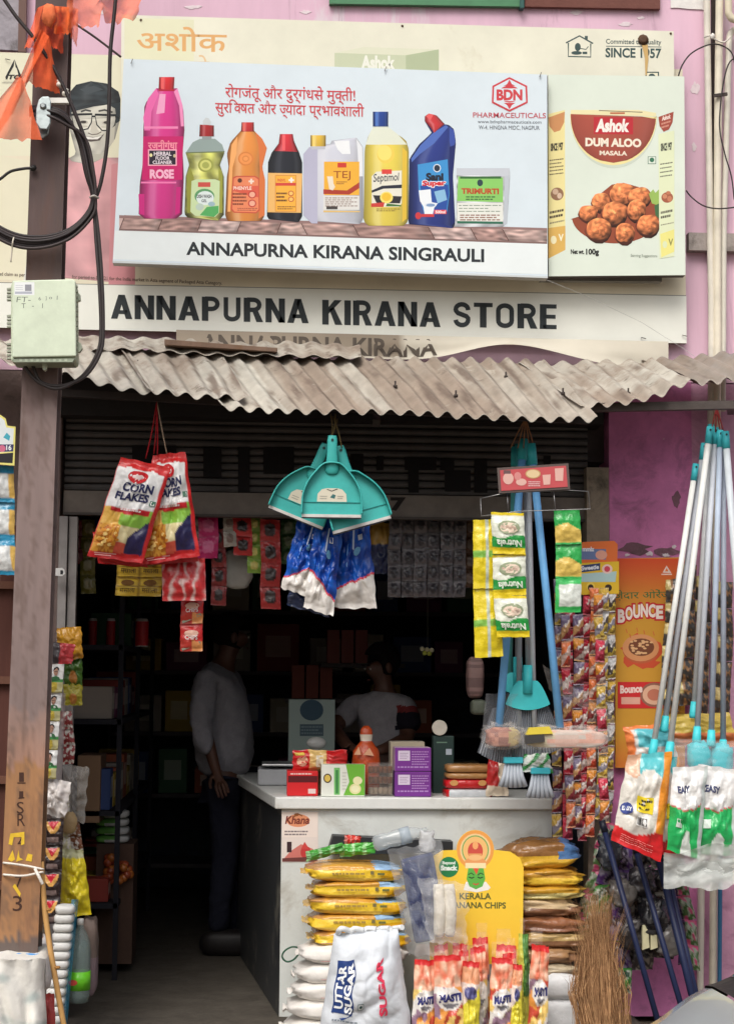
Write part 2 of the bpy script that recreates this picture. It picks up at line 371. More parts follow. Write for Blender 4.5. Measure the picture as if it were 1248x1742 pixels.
def pouch(name, q, Y, th, col, parent=None, mat='pouch', nu=12, nv=16, seed=0, edge=0.012, crimp=0.06, wrk=0.45, bow=0.0, Y2=None, **kw):
    nu = int(nu * 1.8); nv = int(nv * 1.8)
    """sealed bag: q = four photo-pixel corners (top-left, top-right, bottom-right, bottom-left), Y depth (Y2 at its foot), th thickness;
    col(u,v) is the printed colour. Returns the object and the map of its front face."""
    TL, TR, BR, BL = q; Yb = Y if Y2 is None else Y2
    def mid(u, v):
        x = (TL[0] * (1 - u) + TR[0] * u) * (1 - v) + (BL[0] * (1 - u) + BR[0] * u) * v
        y = (TL[1] * (1 - u) + TR[1] * u) * (1 - v) + (BL[1] * (1 - u) + BR[1] * u) * v
        return P(x, y, Y + (Yb - Y) * v)
    wd = (mid(1, .5) - mid(0, .5)).length; ht = (mid(.5, 1) - mid(.5, 0)).length; sx = (mid(1, .5) - mid(0, .5)).normalized()
    def prof(u, v):
        e = min(1, max(0, (v - crimp) / (.5 - crimp))) if v < .5 else min(1, max(0, (1 - crimp - v) / (.5 - crimp)))
        a = max(0, 1 - abs(2 * u - 1) ** 2.6) ** .6
        return a * max(0, 1 - (1 - e) ** 2.4) ** .7
    def surf(u, v, h=0.0, sgn=-1):
        p = mid(u, v); b = prof(u, v)
        wv = N(u * 3.3 + seed * 3.7, v * 4.1 * ht / max(wd, .01) * .7, seed * 1.3) * wrk + N(u * 8 + seed, v * 9, seed + 5) * wrk * .5
        cr = max(0, 1 - abs(N(u * 3.1 + seed * 2.3 + v * 2, v * 3.3 - u, seed * .7)) * 5) ** 2 * .30 + max(0, 1 - abs(N(u * 2 - v * 4 + seed, v * 2 + u * 2, seed * 1.9)) * 6) ** 2 * .2
        wv -= cr * wrk * 1.6
        pinch = edge * (b - .6) * (2 * u - 1) * -1 + N(v * 6 + seed, u * 2) * edge * .6
        return p + sx * pinch * .8 + Vector((0, 1, 0)) * (sgn * (th / 2 * b * (1 + wv) + .0012 + h) + bow * math.sin(math.pi * v) + N(v * 3 + seed, u) * edge * .5 + N(u * 5, v * 6, seed * 2.2) * edge * .7) + Vector((0, 0, N(u * 5 + seed, v * 2) * edge * .5))
    m = MB(); m.grid(lambda u, v: surf(u, v), nu, nv, col); m.grid(lambda u, v: surf(1 - u, v, 0, 1), nu // 2, nv // 2, (lambda u, v: col(1 - u, v)) if callable(col) else col)
    o = m.build(name, mat, parent, **kw)
    return o, (lambda a, b, h: surf(a, b, h + .0022))
def bag(m, c, s, col, e1=.55, e2=.5, nu=20, nv=12, seed=0, wrk=.06, rot=None, pin=0.0, sag=0.0):
    "soft filled bag lying flat: rounded box of size s about c, pinched ends (pin), noise dents"
    c = Vector(c)
    def sg(x, e): return math.copysign(abs(x) ** e, x)
    vs = []; fs = []; cs = []
    for j in range(nv + 1):
        t = -math.pi / 2 + math.pi * j / nv
        for i in range(nu):
            a = 2 * math.pi * i / nu
            x = sg(math.cos(t), e1) * sg(math.cos(a), e2); y = sg(math.cos(t), e1) * sg(math.sin(a), e2); z = sg(math.sin(t), e1)
            k = 1 + wrk * (N(x * 2.2 + seed * 5.1, y * 2.2, z * 2.2) + .5 * N(x * 6 + seed, y * 6, z * 6))
            z *= 1 - pin * abs(x) ** 4
            p = Vector((x * s[0] / 2 * k, y * s[1] / 2 * k, z * s[2] / 2 * (k if z > 0 else 1) - sag * (x * x)))
            if rot is not None: p = rot @ p
            vs.append(c + p)
    for j in range(nv):
        for i in range(nu):
            f = (j * nu + i, j * nu + (i + 1) % nu, (j + 1) * nu + (i + 1) % nu, (j + 1) * nu + i); fs.append(f)
            q = (vs[f[0]] + vs[f[2]]) / 2 - c; cs.append(col(q.x / s[0] + .5, q.y / s[1] + .5, q.z / s[2] + .5) if callable(col) else col)
    m.add(vs, fs, cs, True); return m
def curve(pts, n=8):
    "smooth line through points (Catmull-Rom)"
    pts = [Vector(p) for p in pts]; out = []
    for i in range(len(pts) - 1):
        p0, p1, p2, p3 = pts[max(i - 1, 0)], pts[i], pts[i + 1], pts[min(i + 2, len(pts) - 1)]
        for k in range(n):
            t = k / n; out.append(.5 * ((2 * p1) + (p2 - p0) * t + (2 * p0 - 5 * p1 + 4 * p2 - p3) * t * t + (3 * p1 - p0 - 3 * p2 + p3) * t ** 3))
    return out + [pts[-1]]
def pc(pts, Y, n=8): return curve([P(p[0], p[1], p[2] if len(p) > 2 else Y) for p in pts], n)
# ---------------------------------------------------------------- ground and building
def sheet(name, x0, x1, y0, y1, z, col, mat):
    m = MB(); m.grid(lambda u, v: Vector((x0 + (x1 - x0) * u, y0 + (y1 - y0) * v, z + .01 * N(u * 90, v * 90))), 60, 60, col)
    return m.build(name, mat, kind='structure', loc=(0, 0, 0))
sheet('ground', -60, 60, -60, 40, -0.03, (128, 116, 102), 'ground')
XL, XR = xp(97, 0), xp(1036, 0)            # the opening
ZB, ZA = 2.22, zy(640, 0)
bld = thing('shop_building', (0, 1.5, 0), 'pink plastered shop building with a dark open front', 'building')
PK, PU = (224, 188, 206), (214, 132, 182)
def wallpart(name, a, b, col, mat='wall'): m = MB(); m.box(a, b, col); return m.build(name, mat, bld)
wallpart('upper_wall', (-5, 0, ZA), (5, .22, 6.4), PK)
wallpart('lintel', (XL, 0.1, 2.5), (XR, .22, ZA - .004), (90, 84, 84), 'concrete')
wallpart('pier', (XR, -.012, 0), (xp(1178, 0), .22, ZA - .004), PU, 'lower_wall')
wallpart('side_wall', (xp(1178, 0) + .003, .0, 0), (5, .22, ZA - .006), (214, 162, 190), 'lower_wall')
wallpart('shutter_jamb', (xp(997, 0), -.02, 0), (XR - .003, .1, zy(790, 0)), (150, 138, 122), 'concrete')
wallpart('left_pier', (-5, .0, 0), (XL - .003, .22, ZA - .004), (120, 104, 100), 'concrete')
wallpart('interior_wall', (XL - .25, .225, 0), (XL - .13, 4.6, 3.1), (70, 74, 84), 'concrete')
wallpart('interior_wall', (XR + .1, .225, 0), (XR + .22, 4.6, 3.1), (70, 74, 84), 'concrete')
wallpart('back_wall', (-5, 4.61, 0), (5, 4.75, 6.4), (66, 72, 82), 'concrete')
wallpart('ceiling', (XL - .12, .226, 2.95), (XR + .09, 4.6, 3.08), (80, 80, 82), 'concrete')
wallpart('roof_slab', (-5.1, -.02, 6.405), (5.1, 4.8, 6.55), (150, 140, 135), 'concrete')
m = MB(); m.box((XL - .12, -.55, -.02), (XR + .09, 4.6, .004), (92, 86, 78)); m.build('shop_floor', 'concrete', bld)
a = P(1166, 400, -.0); b = P(1262, 432, 0)
wallpart('ledge', (a.x, -.05, b.z), (4.9, -.002, a.z), (176, 166, 160), 'concrete')
# window over the signs, stained panel at the far end
m = MB(); m.prism([(-40, -60), (34, -60), (34, 86), (-40, 82)], -.02, .018, (170, 165, 172)); m.build('stained_panel', 'concrete', bld)
m = MB(); m.prism([(33, -60), (46, -60), (44, 88), (31, 88)], -.05, .03, (110, 84, 76)); m.build('panel_post', 'steel', bld)
wn = MB(); wn.prism([(560, -90), (885, -90), (885, 11), (560, 6)], -.03, .028, (74, 132, 92)); wn = wn.build('window', 'plastic', bld)
m = MB(); m.prism([(892, -90), (1122, -90), (1122, 15), (892, 11)], -.026, .024, (118, 78, 70)); m.build('shutter_panel', 'matte', bld)
m = MB(); m.prism([(884, -90), (891, -90), (891, 13), (884, 13)], -.045, .04, (40, 90, 84)); m.build('window_post', 'plastic', bld)
m = MB(); m.prism([(1138, -90), (1200, -90), (1199, 18), (1193, 16), (1170, 15), (1152, 13), (1140, 13)], -.006, .004, (232, 230, 226)); m.build('white_plaster', 'matte', bld)

rr = random.Random(31)
def patch(cx, cy, w_, h, col, nm, mat='matte', Y=-.002):
    pts = [(cx + w_ * math.cos(t * .45) * rr.uniform(.45, 1.1), cy + h * math.sin(t * .45) * rr.uniform(.45, 1.1)) for t in range(14)]; m = MB(); m.prism(pts, Y, .0015, col); m.build(nm, mat, bld)
for a in ((980, 21, 16, 5), (1062, 41, 13, 4), (1182, 150, 9, 12), (1090, 30, 8, 3), (1180, 250, 5, 9), (170, 20, 14, 5), (330, 12, 18, 4), (520, 20, 10, 4)): patch(*a, (232, 218, 222), 'peeled_paint')
for a in ((1080, 934, 34, 12), (1130, 938, 28, 9), (1150, 850, 9, 16)): patch(*a, (132, 98, 110), 'damp_patch', 'concrete', -.0145)
for a in ((1104, 942, 7, 5), (1132, 944, 8, 4), (1146, 930, 5, 4), (1066, 944, 5, 3)): patch(*a, (226, 216, 220), 'plaster_chip', 'matte', -.017)
# rolling shutter, half raised
sh = thing('rolling_shutter', ((XL + XR) / 2, .1, 2.24), 'dark rolling shutter pulled up under the tin awning, lettered in black', 'shutter')
x0, x1 = XL + .01, xp(1000, .05)
ztop, zbot = zy(715, .06), zy(842, .06); ns = 10; dz = (ztop - zbot) / ns
slat = None
for i in range(ns):
    z = zbot + dz * i
    if slat is None:
        m = MB(); pr = [(-.0, .0), (-.012, .15), (-.016, .5), (-.012, .8), (.0, .92), (.012, .92), (.012, 0)]
        vs = [Vector((x, .06 + y, z + t * dz)) for x in (x0, x1) for y, t in pr]; n = len(pr)
        m.add(vs, [tuple(range(n)), tuple(range(2 * n - 1, n - 1, -1))] + [(k, k + n, (k + 1) % n + n, (k + 1) % n) for k in range(n)], (88, 85, 84))
        slat = m.build('slat', 'darkmetal', sh)
    else:
        o = slat.copy(); COL.objects.link(o); o.location.z = dz * i
m = MB(); m.box((x0, .03, zy(878, .03)), (x1, .075, zbot - .002), (120, 112, 104)); m.box((x0, .022, zy(878, .03) - .012), (x1, .085, zy(878, .03) - .001), (80, 74, 70)); m.build('bottom_bar', 'darkmetal', sh)
A = Art(.027); A.text('7', 664, 846, 690, 869, (46, 42, 40), .05); A.build('number', 'matte', sh)
for q in ((225, 758, 300, 842), (346, 762, 377, 812), (405, 760, 425, 838), (448, 760, 500, 806), (596, 772, 618, 838), (640, 776, 652, 800), (688, 778, 742, 800), (694, 800, 712, 838), (748, 780, 772, 800), (756, 800, 800, 836), (806, 782, 828, 838), (924, 775, 936, 838)):
    A = Art(.040); A.rect(*q, (30, 28, 29)); A.build('painted_stroke', 'matte', sh)
m = MB(); m.box((XL - .05, -.08, zy(716, -.06)), (x1 + .05, .098, zy(648, -.06)), (44, 42, 42)); m.build('shutter_housing', 'darkmetal', sh)
for xa in (97, 113):
    m = MB(); m.box((xp(xa, -.03), -.03 - .02 * (xa < 100), 0), (xp(xa + 14, -.03), .02, 2.2), (150, 146, 144)); m.build('guide_rail', 'darkmetal', sh)
m = MB(); m.prism([(90, 967), (106, 966), (110, 969), (111, 976), (106, 980), (90, 979)], -.12, .006, (226, 226, 224)); o = m.build('latch_tongue', 'plastic', sh)
m = MB(); m.prism([(103, 970), (107, 970), (108, 973), (107, 977), (103, 977)], -.1212, .001, (40, 40, 44)); m.build('latch_hole', 'plastic', sh)

# ---------------------------------------------------------------- tin awning
aw = thing('tin_awning', (0, -.45, 2.7), 'rusty corrugated tin awning patched from overlapping sheets under the signs', 'awning')
def tin(name, q, Yt, Yb, n, mat, col, amp=.011, seed=0, zo=0.0, ragged=.012, curl=0.0, nu=None):
    TL, TR, BR, BL = q; nu = nu or n * 12; nv = 16
    def fn(u, v, h=0):
        x = (TL[0] * (1 - u) + TR[0] * u) * (1 - v) + (BL[0] * (1 - u) + BR[0] * u) * v; y = (TL[1] * (1 - u) + TR[1] * u) * (1 - v) + (BL[1] * (1 - u) + BR[1] * u) * v
        p = P(x, y, Yt + (Yb - Yt) * v)
        ph = 2 * math.pi * n * u
        z = amp * math.cos(ph) * (1 - .12 * N(u * 4 + seed, v * 2)) + .014 * N(u * 3 + seed, v * 1.5, 2) + .004 * N(u * n * 1.3, v * 5, seed) + zo + h + curl * max(0, u - .75) * 4 * v
        return p + Vector((0, -ragged * max(0, v - .8) * 5 * (.5 + N(u * n * .9 + seed, 3)), z))
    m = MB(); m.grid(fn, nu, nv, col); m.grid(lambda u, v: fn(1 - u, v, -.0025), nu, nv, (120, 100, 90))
    k = (nu + 1) * (nv + 1); e = [(nv * (nu + 1) + i, k + nv * (nu + 1) + nu - i, k + nv * (nu + 1) + nu - i - 1, nv * (nu + 1) + i + 1) for i in range(nu)]
    m.f += e; m.c += [(190, 182, 168)] * nu; m.sm += [False] * nu
    return m.build(name, mat, aw)
def tincol(n, rust, seed, tone=(192, 188, 176)):
    def f(u, v):
        r = .5 + .9 * N(u * n * .42 + seed * 3.1, v * .7 + seed) + .5 * N(u * n * 1.7 + seed, v * 1.3) + .22 * N(u * n * 5, v * 6 + seed) + rust(u, v); r = min(1, max(0, r))
        c = mix(tone, (152, 138, 124), r); d = N(u * n * 2.3 + 9, v * 2.2, seed) + .4 * N(u * n * 7, v * 9)
        return mix(c, (106, 92, 82), min(.7, max(0, (d - .2) * 2)))
    return f
tin('roof_sheet', [(-160, 560), (212, 592), (262, 668), (-110, 590)], -.12, -.72, 10, 'zinc', tincol(10, lambda u, v: -.42, 1), .0122, seed=1)
tin('roof_sheet', [(196, 592), (372, 603), (419, 682), (250, 669)], -.12, -.74, 5, 'zinc', tincol(5, lambda u, v: -.35 + .5 * (u > .8), 2), .0122, seed=2, zo=.012)
tin('roof_sheet', [(300, 601), (925, 616), (1015, 712), (377, 692)], -.12, -.80, 20, 'rusty_zinc', tincol(20, lambda u, v: -.5 if u < .18 else (-.25 if .38 < u < .47 else .28), 3), .0128, seed=3)
tin('roof_sheet', [(880, 620), (1108, 612), (1172, 664), (985, 694)], -.13, -.66, 6, 'zinc', tincol(6, lambda u, v: -.4 + .6 * (v > .7), 4), .0122, seed=4, curl=.03, ragged=.03)
tin('roof_sheet', [(1090, 620), (1330, 590), (1370, 640), (1180, 652)], -.10, -.55, 7, 'zinc', tincol(7, lambda u, v: -.2, 5, (150, 146, 142)), .012, seed=5, zo=.01)
tin('flashing_sheet', [(120, 580), (612, 600), (614, 622), (128, 606)], -.10, -.24, 12, 'zinc', tincol(12, lambda u, v: -.3, 6), .007, seed=6, zo=.03)
m = MB(); m.bar(P(990, 694, -.6), P(1310, 688, -.6), .035, .04, (84, 76, 72)); m.build('support_beam', 'darkmetal', aw)
m = MB(); m.bar(P(90, 668, -.55), P(1000, 716, -.62), .03, .03, (60, 54, 52)); m.build('support_beam', 'darkmetal', aw)
for x in (640, 1005, 1242):
    m = MB(); m.bar(P(x, 720 if x < 1000 else 690, -.6), P(x, 700, -.09), .03, .03, (70, 62, 58)); m.build('support_bracket', 'darkmetal', aw)
m = MB(); m.prism([(280, 577), (472, 592), (470, 598), (280, 586)], -.26, .1, (128, 104, 88)); m.build('plank', 'wood', aw)
for x, y, Y in ((672, 656, -.5), (775, 672, -.62), (957, 668, -.6), (1068, 668, -.56), (525, 690, -.7), (860, 640, -.35), (235, 620, -.3)):
    p = P(x, y, Y); m = MB(); m.lathe(p - Vector((0, 0, .01)), [(.009, 0), (.009, .012), (.004, .013), (.004, .03)], (60, 52, 48), 8); m.build('bolt', 'darkmetal', aw)

# ---------------------------------------------------------------- signboards
def board(name, q, Y, th, col, label, cat='signboard', mat='print', edge=(150, 146, 140), frame=True):
    c = [P(x, y, Y) for x, y in q]; root = thing(name, (c[0] + c[1] + c[2] + c[3]) / 4 + Vector((0, th, 0)), label, cat)
    m = MB(); m.prism(q, Y, th, col, edge); m.build('panel', mat, root)
    return root
# faded board behind
sa = board('faded_signboard', [(207, 25), (1145, 53), (1147, 215), (205, 200)], -.10, .035, (232, 231, 212), 'faded cream signboard with ghosted Hindi lettering and SINCE 1957, topmost of all', mat='faded_print')
A = Art(-.10)
A.rect(212, 30, 330, 110, (228, 228, 196), 1, 1, .03)
A.text('अशोक', 233, 44, 386, 86, (226, 174, 112), .012, .02, True)
A.text('मसाले', 262, 92, 356, 128, (228, 196, 150), .0, .02, True)
A = A.cut('hindi_lettering', sa)
A.poly([(569, 90), (690, 94), (746, 84), (746, 125), (569, 125)], (200, 208, 178)); A.poly([(569, 90), (618, 80), (746, 84), (690, 94)], (222, 224, 200)); A.poly([(690, 94), (746, 84), (746, 125), (690, 125)], (178, 190, 156))
A.text('Ashok', 614, 94, 672, 118, (236, 238, 226), .05, .01)
A = A.cut('printed_box', sa)
G = (62, 84, 82)
A.line([(962, 73), (985, 61), (1008, 74)], 2.4, G); A.line([(966, 73), (966, 96), (1004, 97), (1004, 74)], 2.2, G); A.rect(994, 61, 999, 67, G)
A.ell(980, 90, 9, 3.2, G); A.ell(982, 80, 5, 7, G); A.line([(984, 82), (996, 84), (1000, 79)], 1.4, G); A.rect(990, 88, 998, 92, G)
A = A.cut('house_logo', sa)
A.text('Committed to Quality', 1030, 66, 1124, 77, G, .015, .016); A.line([(1030, 78.5), (1124, 80)], 1.2, G); A.text('SINCE 1957', 1029, 81, 1124, 98, G, .03, .016)
A.rect(1097, 122, 1120, 140, G); A.rect(1099, 124, 1118, 138, (238, 234, 206)); A.ell(1108, 131, 6, 6, G)
A.build('print', 'print', sa)
m = MB(); m.lathe(P(1093, 68, -.102), [(.022, 0), (.026, .004), (.012, .012)], (86, 62, 44), 9, (0, -1, 0)); m.build('rusted_fixing', 'rusty_zinc', sa)
A = Art(-.104); A.poly([(1091, 76), (1101, 76), (1102, 100), (1099, 128), (1097, 128), (1096, 98)], (206, 172, 112)); A.build('rust_stain', 'faded_print', sa)
for x, y in ((1140, 57), (684, 44), (240, 34), (1143, 150)):
    m = MB(); m.lathe(P(x, y, -.101), [(.006, 0), (.004, .004)], (90, 66, 52), 8, (0, -1, 0)); m.build('nail', 'darkmetal', sa)

# long lower board with the shop name
sb = board('shop_name_signboard', [(-190, 84), (1160, 118), (1167, 584), (-190, 553)], -.06, .03, (228, 220, 196), 'long cream signboard reading ANNAPURNA KIRANA STORE above the awning', mat='faded_print', edge=(120, 100, 84))
A = Art(-.06)
A.poly([(-190, 86), (205, 94), (205, 265), (-190, 265)], (228, 226, 200))
A.poly([(-190, 477), (1166.5, 503), (1167, 584), (-190, 553)], (234, 236, 226)); A.line([(-190, 477), (1166, 503)], 1.2, (120, 124, 118))
A.poly([(0, 265), (90, 280), (128, 268), (150, 277), (200, 262), (230, 262), (222, 480), (-10, 476)], (228, 224, 198))
A.cyl([(78, 300), (112, 268), (130, 272), (150, 280), (182, 268), (203, 268), (230, 276), (230, 483), (70, 480)], (228, 172, 176), .15, .4, 16, 12, .04, .25); A.poly([(190, 280), (230, 270), (230, 484), (185, 484)], (206, 142, 148))
A.poly([(62, 352), (78, 330), (80, 480), (40, 478)], (222, 222, 214))
A.cyl([(114, 200), (122, 232), (130, 262), (116, 270), (130, 279), (152, 280), (178, 268), (180, 258), (196, 236), (204, 205), (200, 180), (160, 170), (120, 180)], (226, 224, 210), .3, .4, 20, 12, .05, .2)
A.poly([(150, 280), (178, 268), (181, 256), (170, 262), (154, 262), (142, 268)], (186, 184, 170))
A.poly([(112, 186), (116, 160), (130, 144), (155, 138), (182, 142), (202, 156), (208, 178), (204, 206), (198, 210), (194, 186), (182, 178), (160, 182), (140, 190), (122, 198), (116, 206)], (44, 52, 56)); A.cyl([(116, 162), (130, 145), (155, 139), (182, 143), (202, 157), (206, 176), (184, 177), (160, 180), (140, 186), (115, 184)], (50, 58, 62), .3, .35, 16, 12, .12, .5); A.poly([(136, 152), (160, 146), (176, 152), (150, 160)], (70, 78, 82))
DKG = (34, 38, 40)
A.cyl([(122, 190), (140, 186), (160, 181), (184, 178), (196, 184), (198, 200), (120, 204)], (222, 220, 206), .25, .45, 8, 10, .05)
for fr in ([(122, 195), (157, 194), (156, 208), (150, 219), (136, 222), (126, 216)], [(162, 195), (198, 196), (196, 212), (189, 222), (174, 222), (165, 212)]):
    cx = sum(p[0] for p in fr) / 6; cy = sum(p[1] for p in fr) / 6; A.ell(cx + 1, cy - 1, 8, 3.6, (190, 186, 172), 12); A.ell(cx + 1, cy - 1.5, 5.5, 2.4, (66, 62, 58), 10); A.ell(cx, cy + 6, 9, 2, (200, 197, 182), 10); A.line(fr + [fr[0], fr[1]], 2.2, DKG); A.line([fr[0], fr[1]], 3.6, DKG)
A.line([(156, 198), (163, 198)], 3, DKG); A.line([(114, 192), (124, 196)], 3.2, DKG); A.line([(197, 198), (204, 202)], 3, DKG)
A.line([(138, 190), (146, 187), (155, 189)], 3, (70, 70, 68)); A.line([(168, 189), (178, 187), (192, 191)], 3, (70, 70, 68))
A.poly([(157, 206), (154, 224), (160, 229), (170, 226), (165, 218), (163, 206)], (204, 200, 186)); A.line([(150, 226), (157, 229), (166, 228), (173, 224)], 1.6, (120, 112, 104))
A.poly([(138, 229), (150, 232), (160, 233), (173, 231), (178, 227), (170, 239), (154, 241), (144, 237)], (90, 80, 76)); A.poly([(142, 231), (158, 234), (174, 231), (166, 237), (150, 237)], (234, 232, 224)); A.poly([(178, 226), (196, 214), (194, 240), (182, 256), (180, 240)], (196, 193, 178))
A.rect(4, 140, 46, 141.5, (180, 178, 160)); A.poly([(25, 101), (33, 122), (27, 114)], (40, 42, 40)); A.poly([(25, 101), (9, 132), (13, 132), (24, 112)], (40, 42, 40)); A.poly([(25, 101), (38, 132), (33, 132)], (40, 42, 40)); A.rect(6, 137, 44, 139, (222, 220, 196)); A.text('ITC', 11, 127, 35, 135, (40, 42, 40), .05, .0, ital=.1)
A.text('stated claim as per                                       for period to Dec\'21 for the India market in Atta segment of Packaged Atta Category.', -12, 462, 378, 470, (96, 80, 70), .01, .042)
K = (48, 54, 56)
A = A.cut('portrait_print', sb)
A.block('ANNAPURNA', 189, 501, 525, 542, K, .2, .0235); A.block('KIRANA', 548, 510, 749, 552, K, .2, .0225); A.block('STORE', 769, 514, 946, 556, K, .2, .0225)
A.build('shop_name_lettering', 'print', sb)
for i, (x, y) in enumerate(((1160, 570), (10, 100), (1090, 574))):
    m = MB(); m.tube([P(x, y, -.062), P(x, y, -.07), P(x + 8, y + 2, -.072)], .0018, (80, 72, 66), 5); m.build('nail', 'darkmetal', sb)

# torn older banner hanging out below
ub = thing('torn_banner', P(760, 600, -.05), 'torn older banner sagging below the shop name board', 'banner')
def tb(u, v):
    x = 300 + 836 * u; yt = 561 + 20 * u; yb = (602 + 26 * u - 34 * math.exp(-((u - .66) / .13) ** 2) + 9 * math.sin(u * 14) * u)
    return P(x, yt + (yb - yt) * v, -.085 - .06 * v * (.5 + .5 * math.sin(u * 9 + 1)) - .02 * v * N(u * 12, v * 2))
m = MB(); m.grid(tb, 60, 8, lambda u, v: (206, 200, 184) if u > .46 or v > .9 else (150, 138, 122)); m.grid(lambda u, v: tb(1 - u, v) + Vector((0, .004, 0)), 60, 8, (150, 140, 126)); m.build('sheet', 'faded_print', ub)
A = Art(mp=lambda a, b, h: tb(a, b) - Vector((0, h + .001, 0))); A.text('ANNAPURNA KIRANA', .05, .15, .53, .92, (92, 84, 76), .03); A.build('print', 'matte', ub)
# cleaning products board
sd_ = board('cleaning_products_signboard', [(211, 100), (930, 127), (931, 473), (192, 447)], -.24, .06, (218, 231, 238), 'white signboard with bottles of cleaning products and ANNAPURNA KIRANA SINGRAULI', mat='print', edge=(168, 164, 158))
m = MB()
for q in ([(192, 443.5), (931, 469.5), (931, 473), (192, 447)],):
    m.prism(q, -.243, .002, (205, 212, 214))
m.build('hem', 'print', sd_)
A = Art(-.24)
# wooden table top in perspective, planks
A.poly([(203, 366), (930, 388), (930, 415), (203, 392)], (206, 178, 172))
for i, (a, b) in enumerate(((203, 268), (268, 335), (335, 402), (402, 470), (470, 524), (524, 612), (612, 740), (740, 812), (812, 866), (866, 930))):
    ya = 366 + (a - 203) * .0303; yb = 366 + (b - 203) * .0303; sh_ = 10 if a < 500 else -14
    A.cyl([(a + sh_, ya), (b + sh_ if b < 925 else 930, yb), (b, yb + 26), (a, ya + 26)], [(190, 158, 150), (176, 142, 134), (206, 180, 174), (184, 150, 142), (196, 168, 160)][i % 5], .12, .5, 14, 16, .0, .5)
    A.line([(a + sh_, ya), (a, ya + 26)], 1.4, (92, 62, 58))
A.poly([(203, 366), (930, 388), (930, 392), (203, 371)], (150, 120, 116))
A.poly([(203, 389), (930, 412), (930, 415), (203, 392)], (130, 104, 100))
A.poly([(196, 392), (930.5, 415), (930.5, 467), (193, 441)], (232, 240, 240))
A = A.cut('printed_table', sd_)
def bottle(pts, col): A.poly(pts, col)
A.cyl([(246, 178), (266, 150), (302, 150), (312, 185), (314, 222), (311, 258), (313, 300), (310, 365), (300, 372), (246, 372), (236, 364), (238, 312), (243, 280), (244, 222)], (230, 62, 150))
A.poly([(266, 150), (252, 168), (244, 200), (246, 222), (256, 222), (258, 190), (270, 160)], (240, 110, 178)); A.poly([(272, 160), (282, 160), (280, 192), (266, 194)], (246, 170, 206)); A.poly([(302, 150), (311, 180), (313, 215), (308, 215), (305, 180), (296, 156)], (246, 150, 198))
A.poly([(244, 232), (312, 232), (310, 306), (242, 306)], (206, 34, 110)); A.rect(245, 215, 303, 219, (246, 140, 190)); A.rect(240, 309, 300, 312, (244, 130, 186)); A.poly([(236, 330), (246, 330), (246, 366), (237, 364)], (206, 44, 130)); A.poly([(300, 318), (308, 318), (306, 362), (298, 366)], (206, 40, 128))
A.cyl([(271, 131), (297, 131), (296, 152), (270, 152)], (226, 44, 52)); A.rect(274, 132, 279, 151, (240, 100, 100)); A.rect(270, 152, 297, 155, (190, 30, 60))
A.text('रजनीगंधा', 252, 238, 302, 254, (246, 150, 170), .03, .0, True); A.rect(252, 254, 301, 282, (250, 180, 200)); A.rect(254, 256, 299, 280, (44, 34, 50)); A.text('HERBAL', 262, 258, 292, 265, (236, 226, 232), .03); A.text('FLOOR', 265, 266, 289, 272, (236, 226, 232), .03); A.text('CLEANER', 260, 273, 293, 279, (236, 226, 232), .03)
A.ell(257, 264, 2.6, 3, (240, 232, 170)); A.ell(297, 265, 2.2, 3, (206, 190, 150)); A.text('ROSE', 255, 288, 296, 304, (250, 190, 214), .05)
A = A.cut('printed_pink_bottle', sd_)
A.cyl([(328, 242), (340, 236), (366, 236), (378, 246), (382, 260), (374, 280), (381, 300), (381, 366), (372, 375), (322, 374), (314, 364), (316, 300), (322, 280), (316, 260)], (202, 206, 108), vn=.5)
A.poly([(328, 242), (340, 236), (366, 236), (378, 246), (382, 258), (316, 260)], (150, 168, 164)); A.line([(316, 260), (382, 258)], 2, (112, 126, 84)); A.ell(350, 281, 13, 12, (160, 166, 80)); A.ell(350, 281, 10, 9, (214, 216, 124)); A.ell(350, 281, 6, 5.5, (172, 178, 92)); A.poly([(318, 300), (324, 284), (330, 302), (326, 362), (319, 362)], (150, 154, 62)); A.poly([(372, 284), (379, 300), (378, 362), (372, 362)], (158, 160, 66))
A.cyl([(340, 212), (364, 213), (364, 232), (339, 232)], (178, 42, 46)); A.rect(344, 232, 360, 238, (150, 160, 160)); A.poly([(346, 212), (345, 206), (350, 200), (355, 201), (359, 207), (358, 213)], (206, 214, 216))
A.poly([(326, 308), (334, 305), (366, 305), (374, 308), (373, 362), (366, 369), (332, 367), (324, 360)], (206, 226, 176)); A.ell(348, 334, 17, 13, (96, 160, 106)); A.ell(349, 337, 15, 12, (226, 238, 236)); A.poly([(340, 366), (352, 352), (372, 350), (372, 362), (364, 369)], (88, 176, 100)); A.rect(337, 310, 358, 318, (206, 82, 74)); A.text('DISH WASH', 335, 331, 360, 337, (40, 52, 60), .03); A.text('GEL', 343, 339, 352, 344, (40, 52, 60), .02); A.ell(340, 352, 7, 6, (190, 210, 196)); A.ell(360, 347, 6, 4, (160, 190, 200))
A = A.cut('printed_gel_bottle', sd_)
A.cyl([(410, 222), (432, 222), (446, 236), (454, 252), (450, 268), (446, 284), (451, 306), (450, 368), (444, 376), (388, 376), (383, 368), (386, 300), (389, 284), (386, 262), (392, 242)], (240, 152, 72))
A.poly([(434, 224), (446, 236), (454, 252), (450, 268), (446, 284), (451, 306), (450, 366), (440, 372), (442, 290), (440, 250)], (222, 122, 66)); A.poly([(394, 246), (404, 232), (402, 262), (396, 284), (392, 360), (387, 360), (390, 286)], (246, 176, 108)); A.ell(418, 270, 13, 12, (222, 132, 66)); A.ell(418, 270, 10.5, 9.5, (240, 154, 84)); A.ell(418, 270, 6, 5.5, (224, 136, 70)); A.ell(418, 270, 4, 3.5, (244, 160, 90))
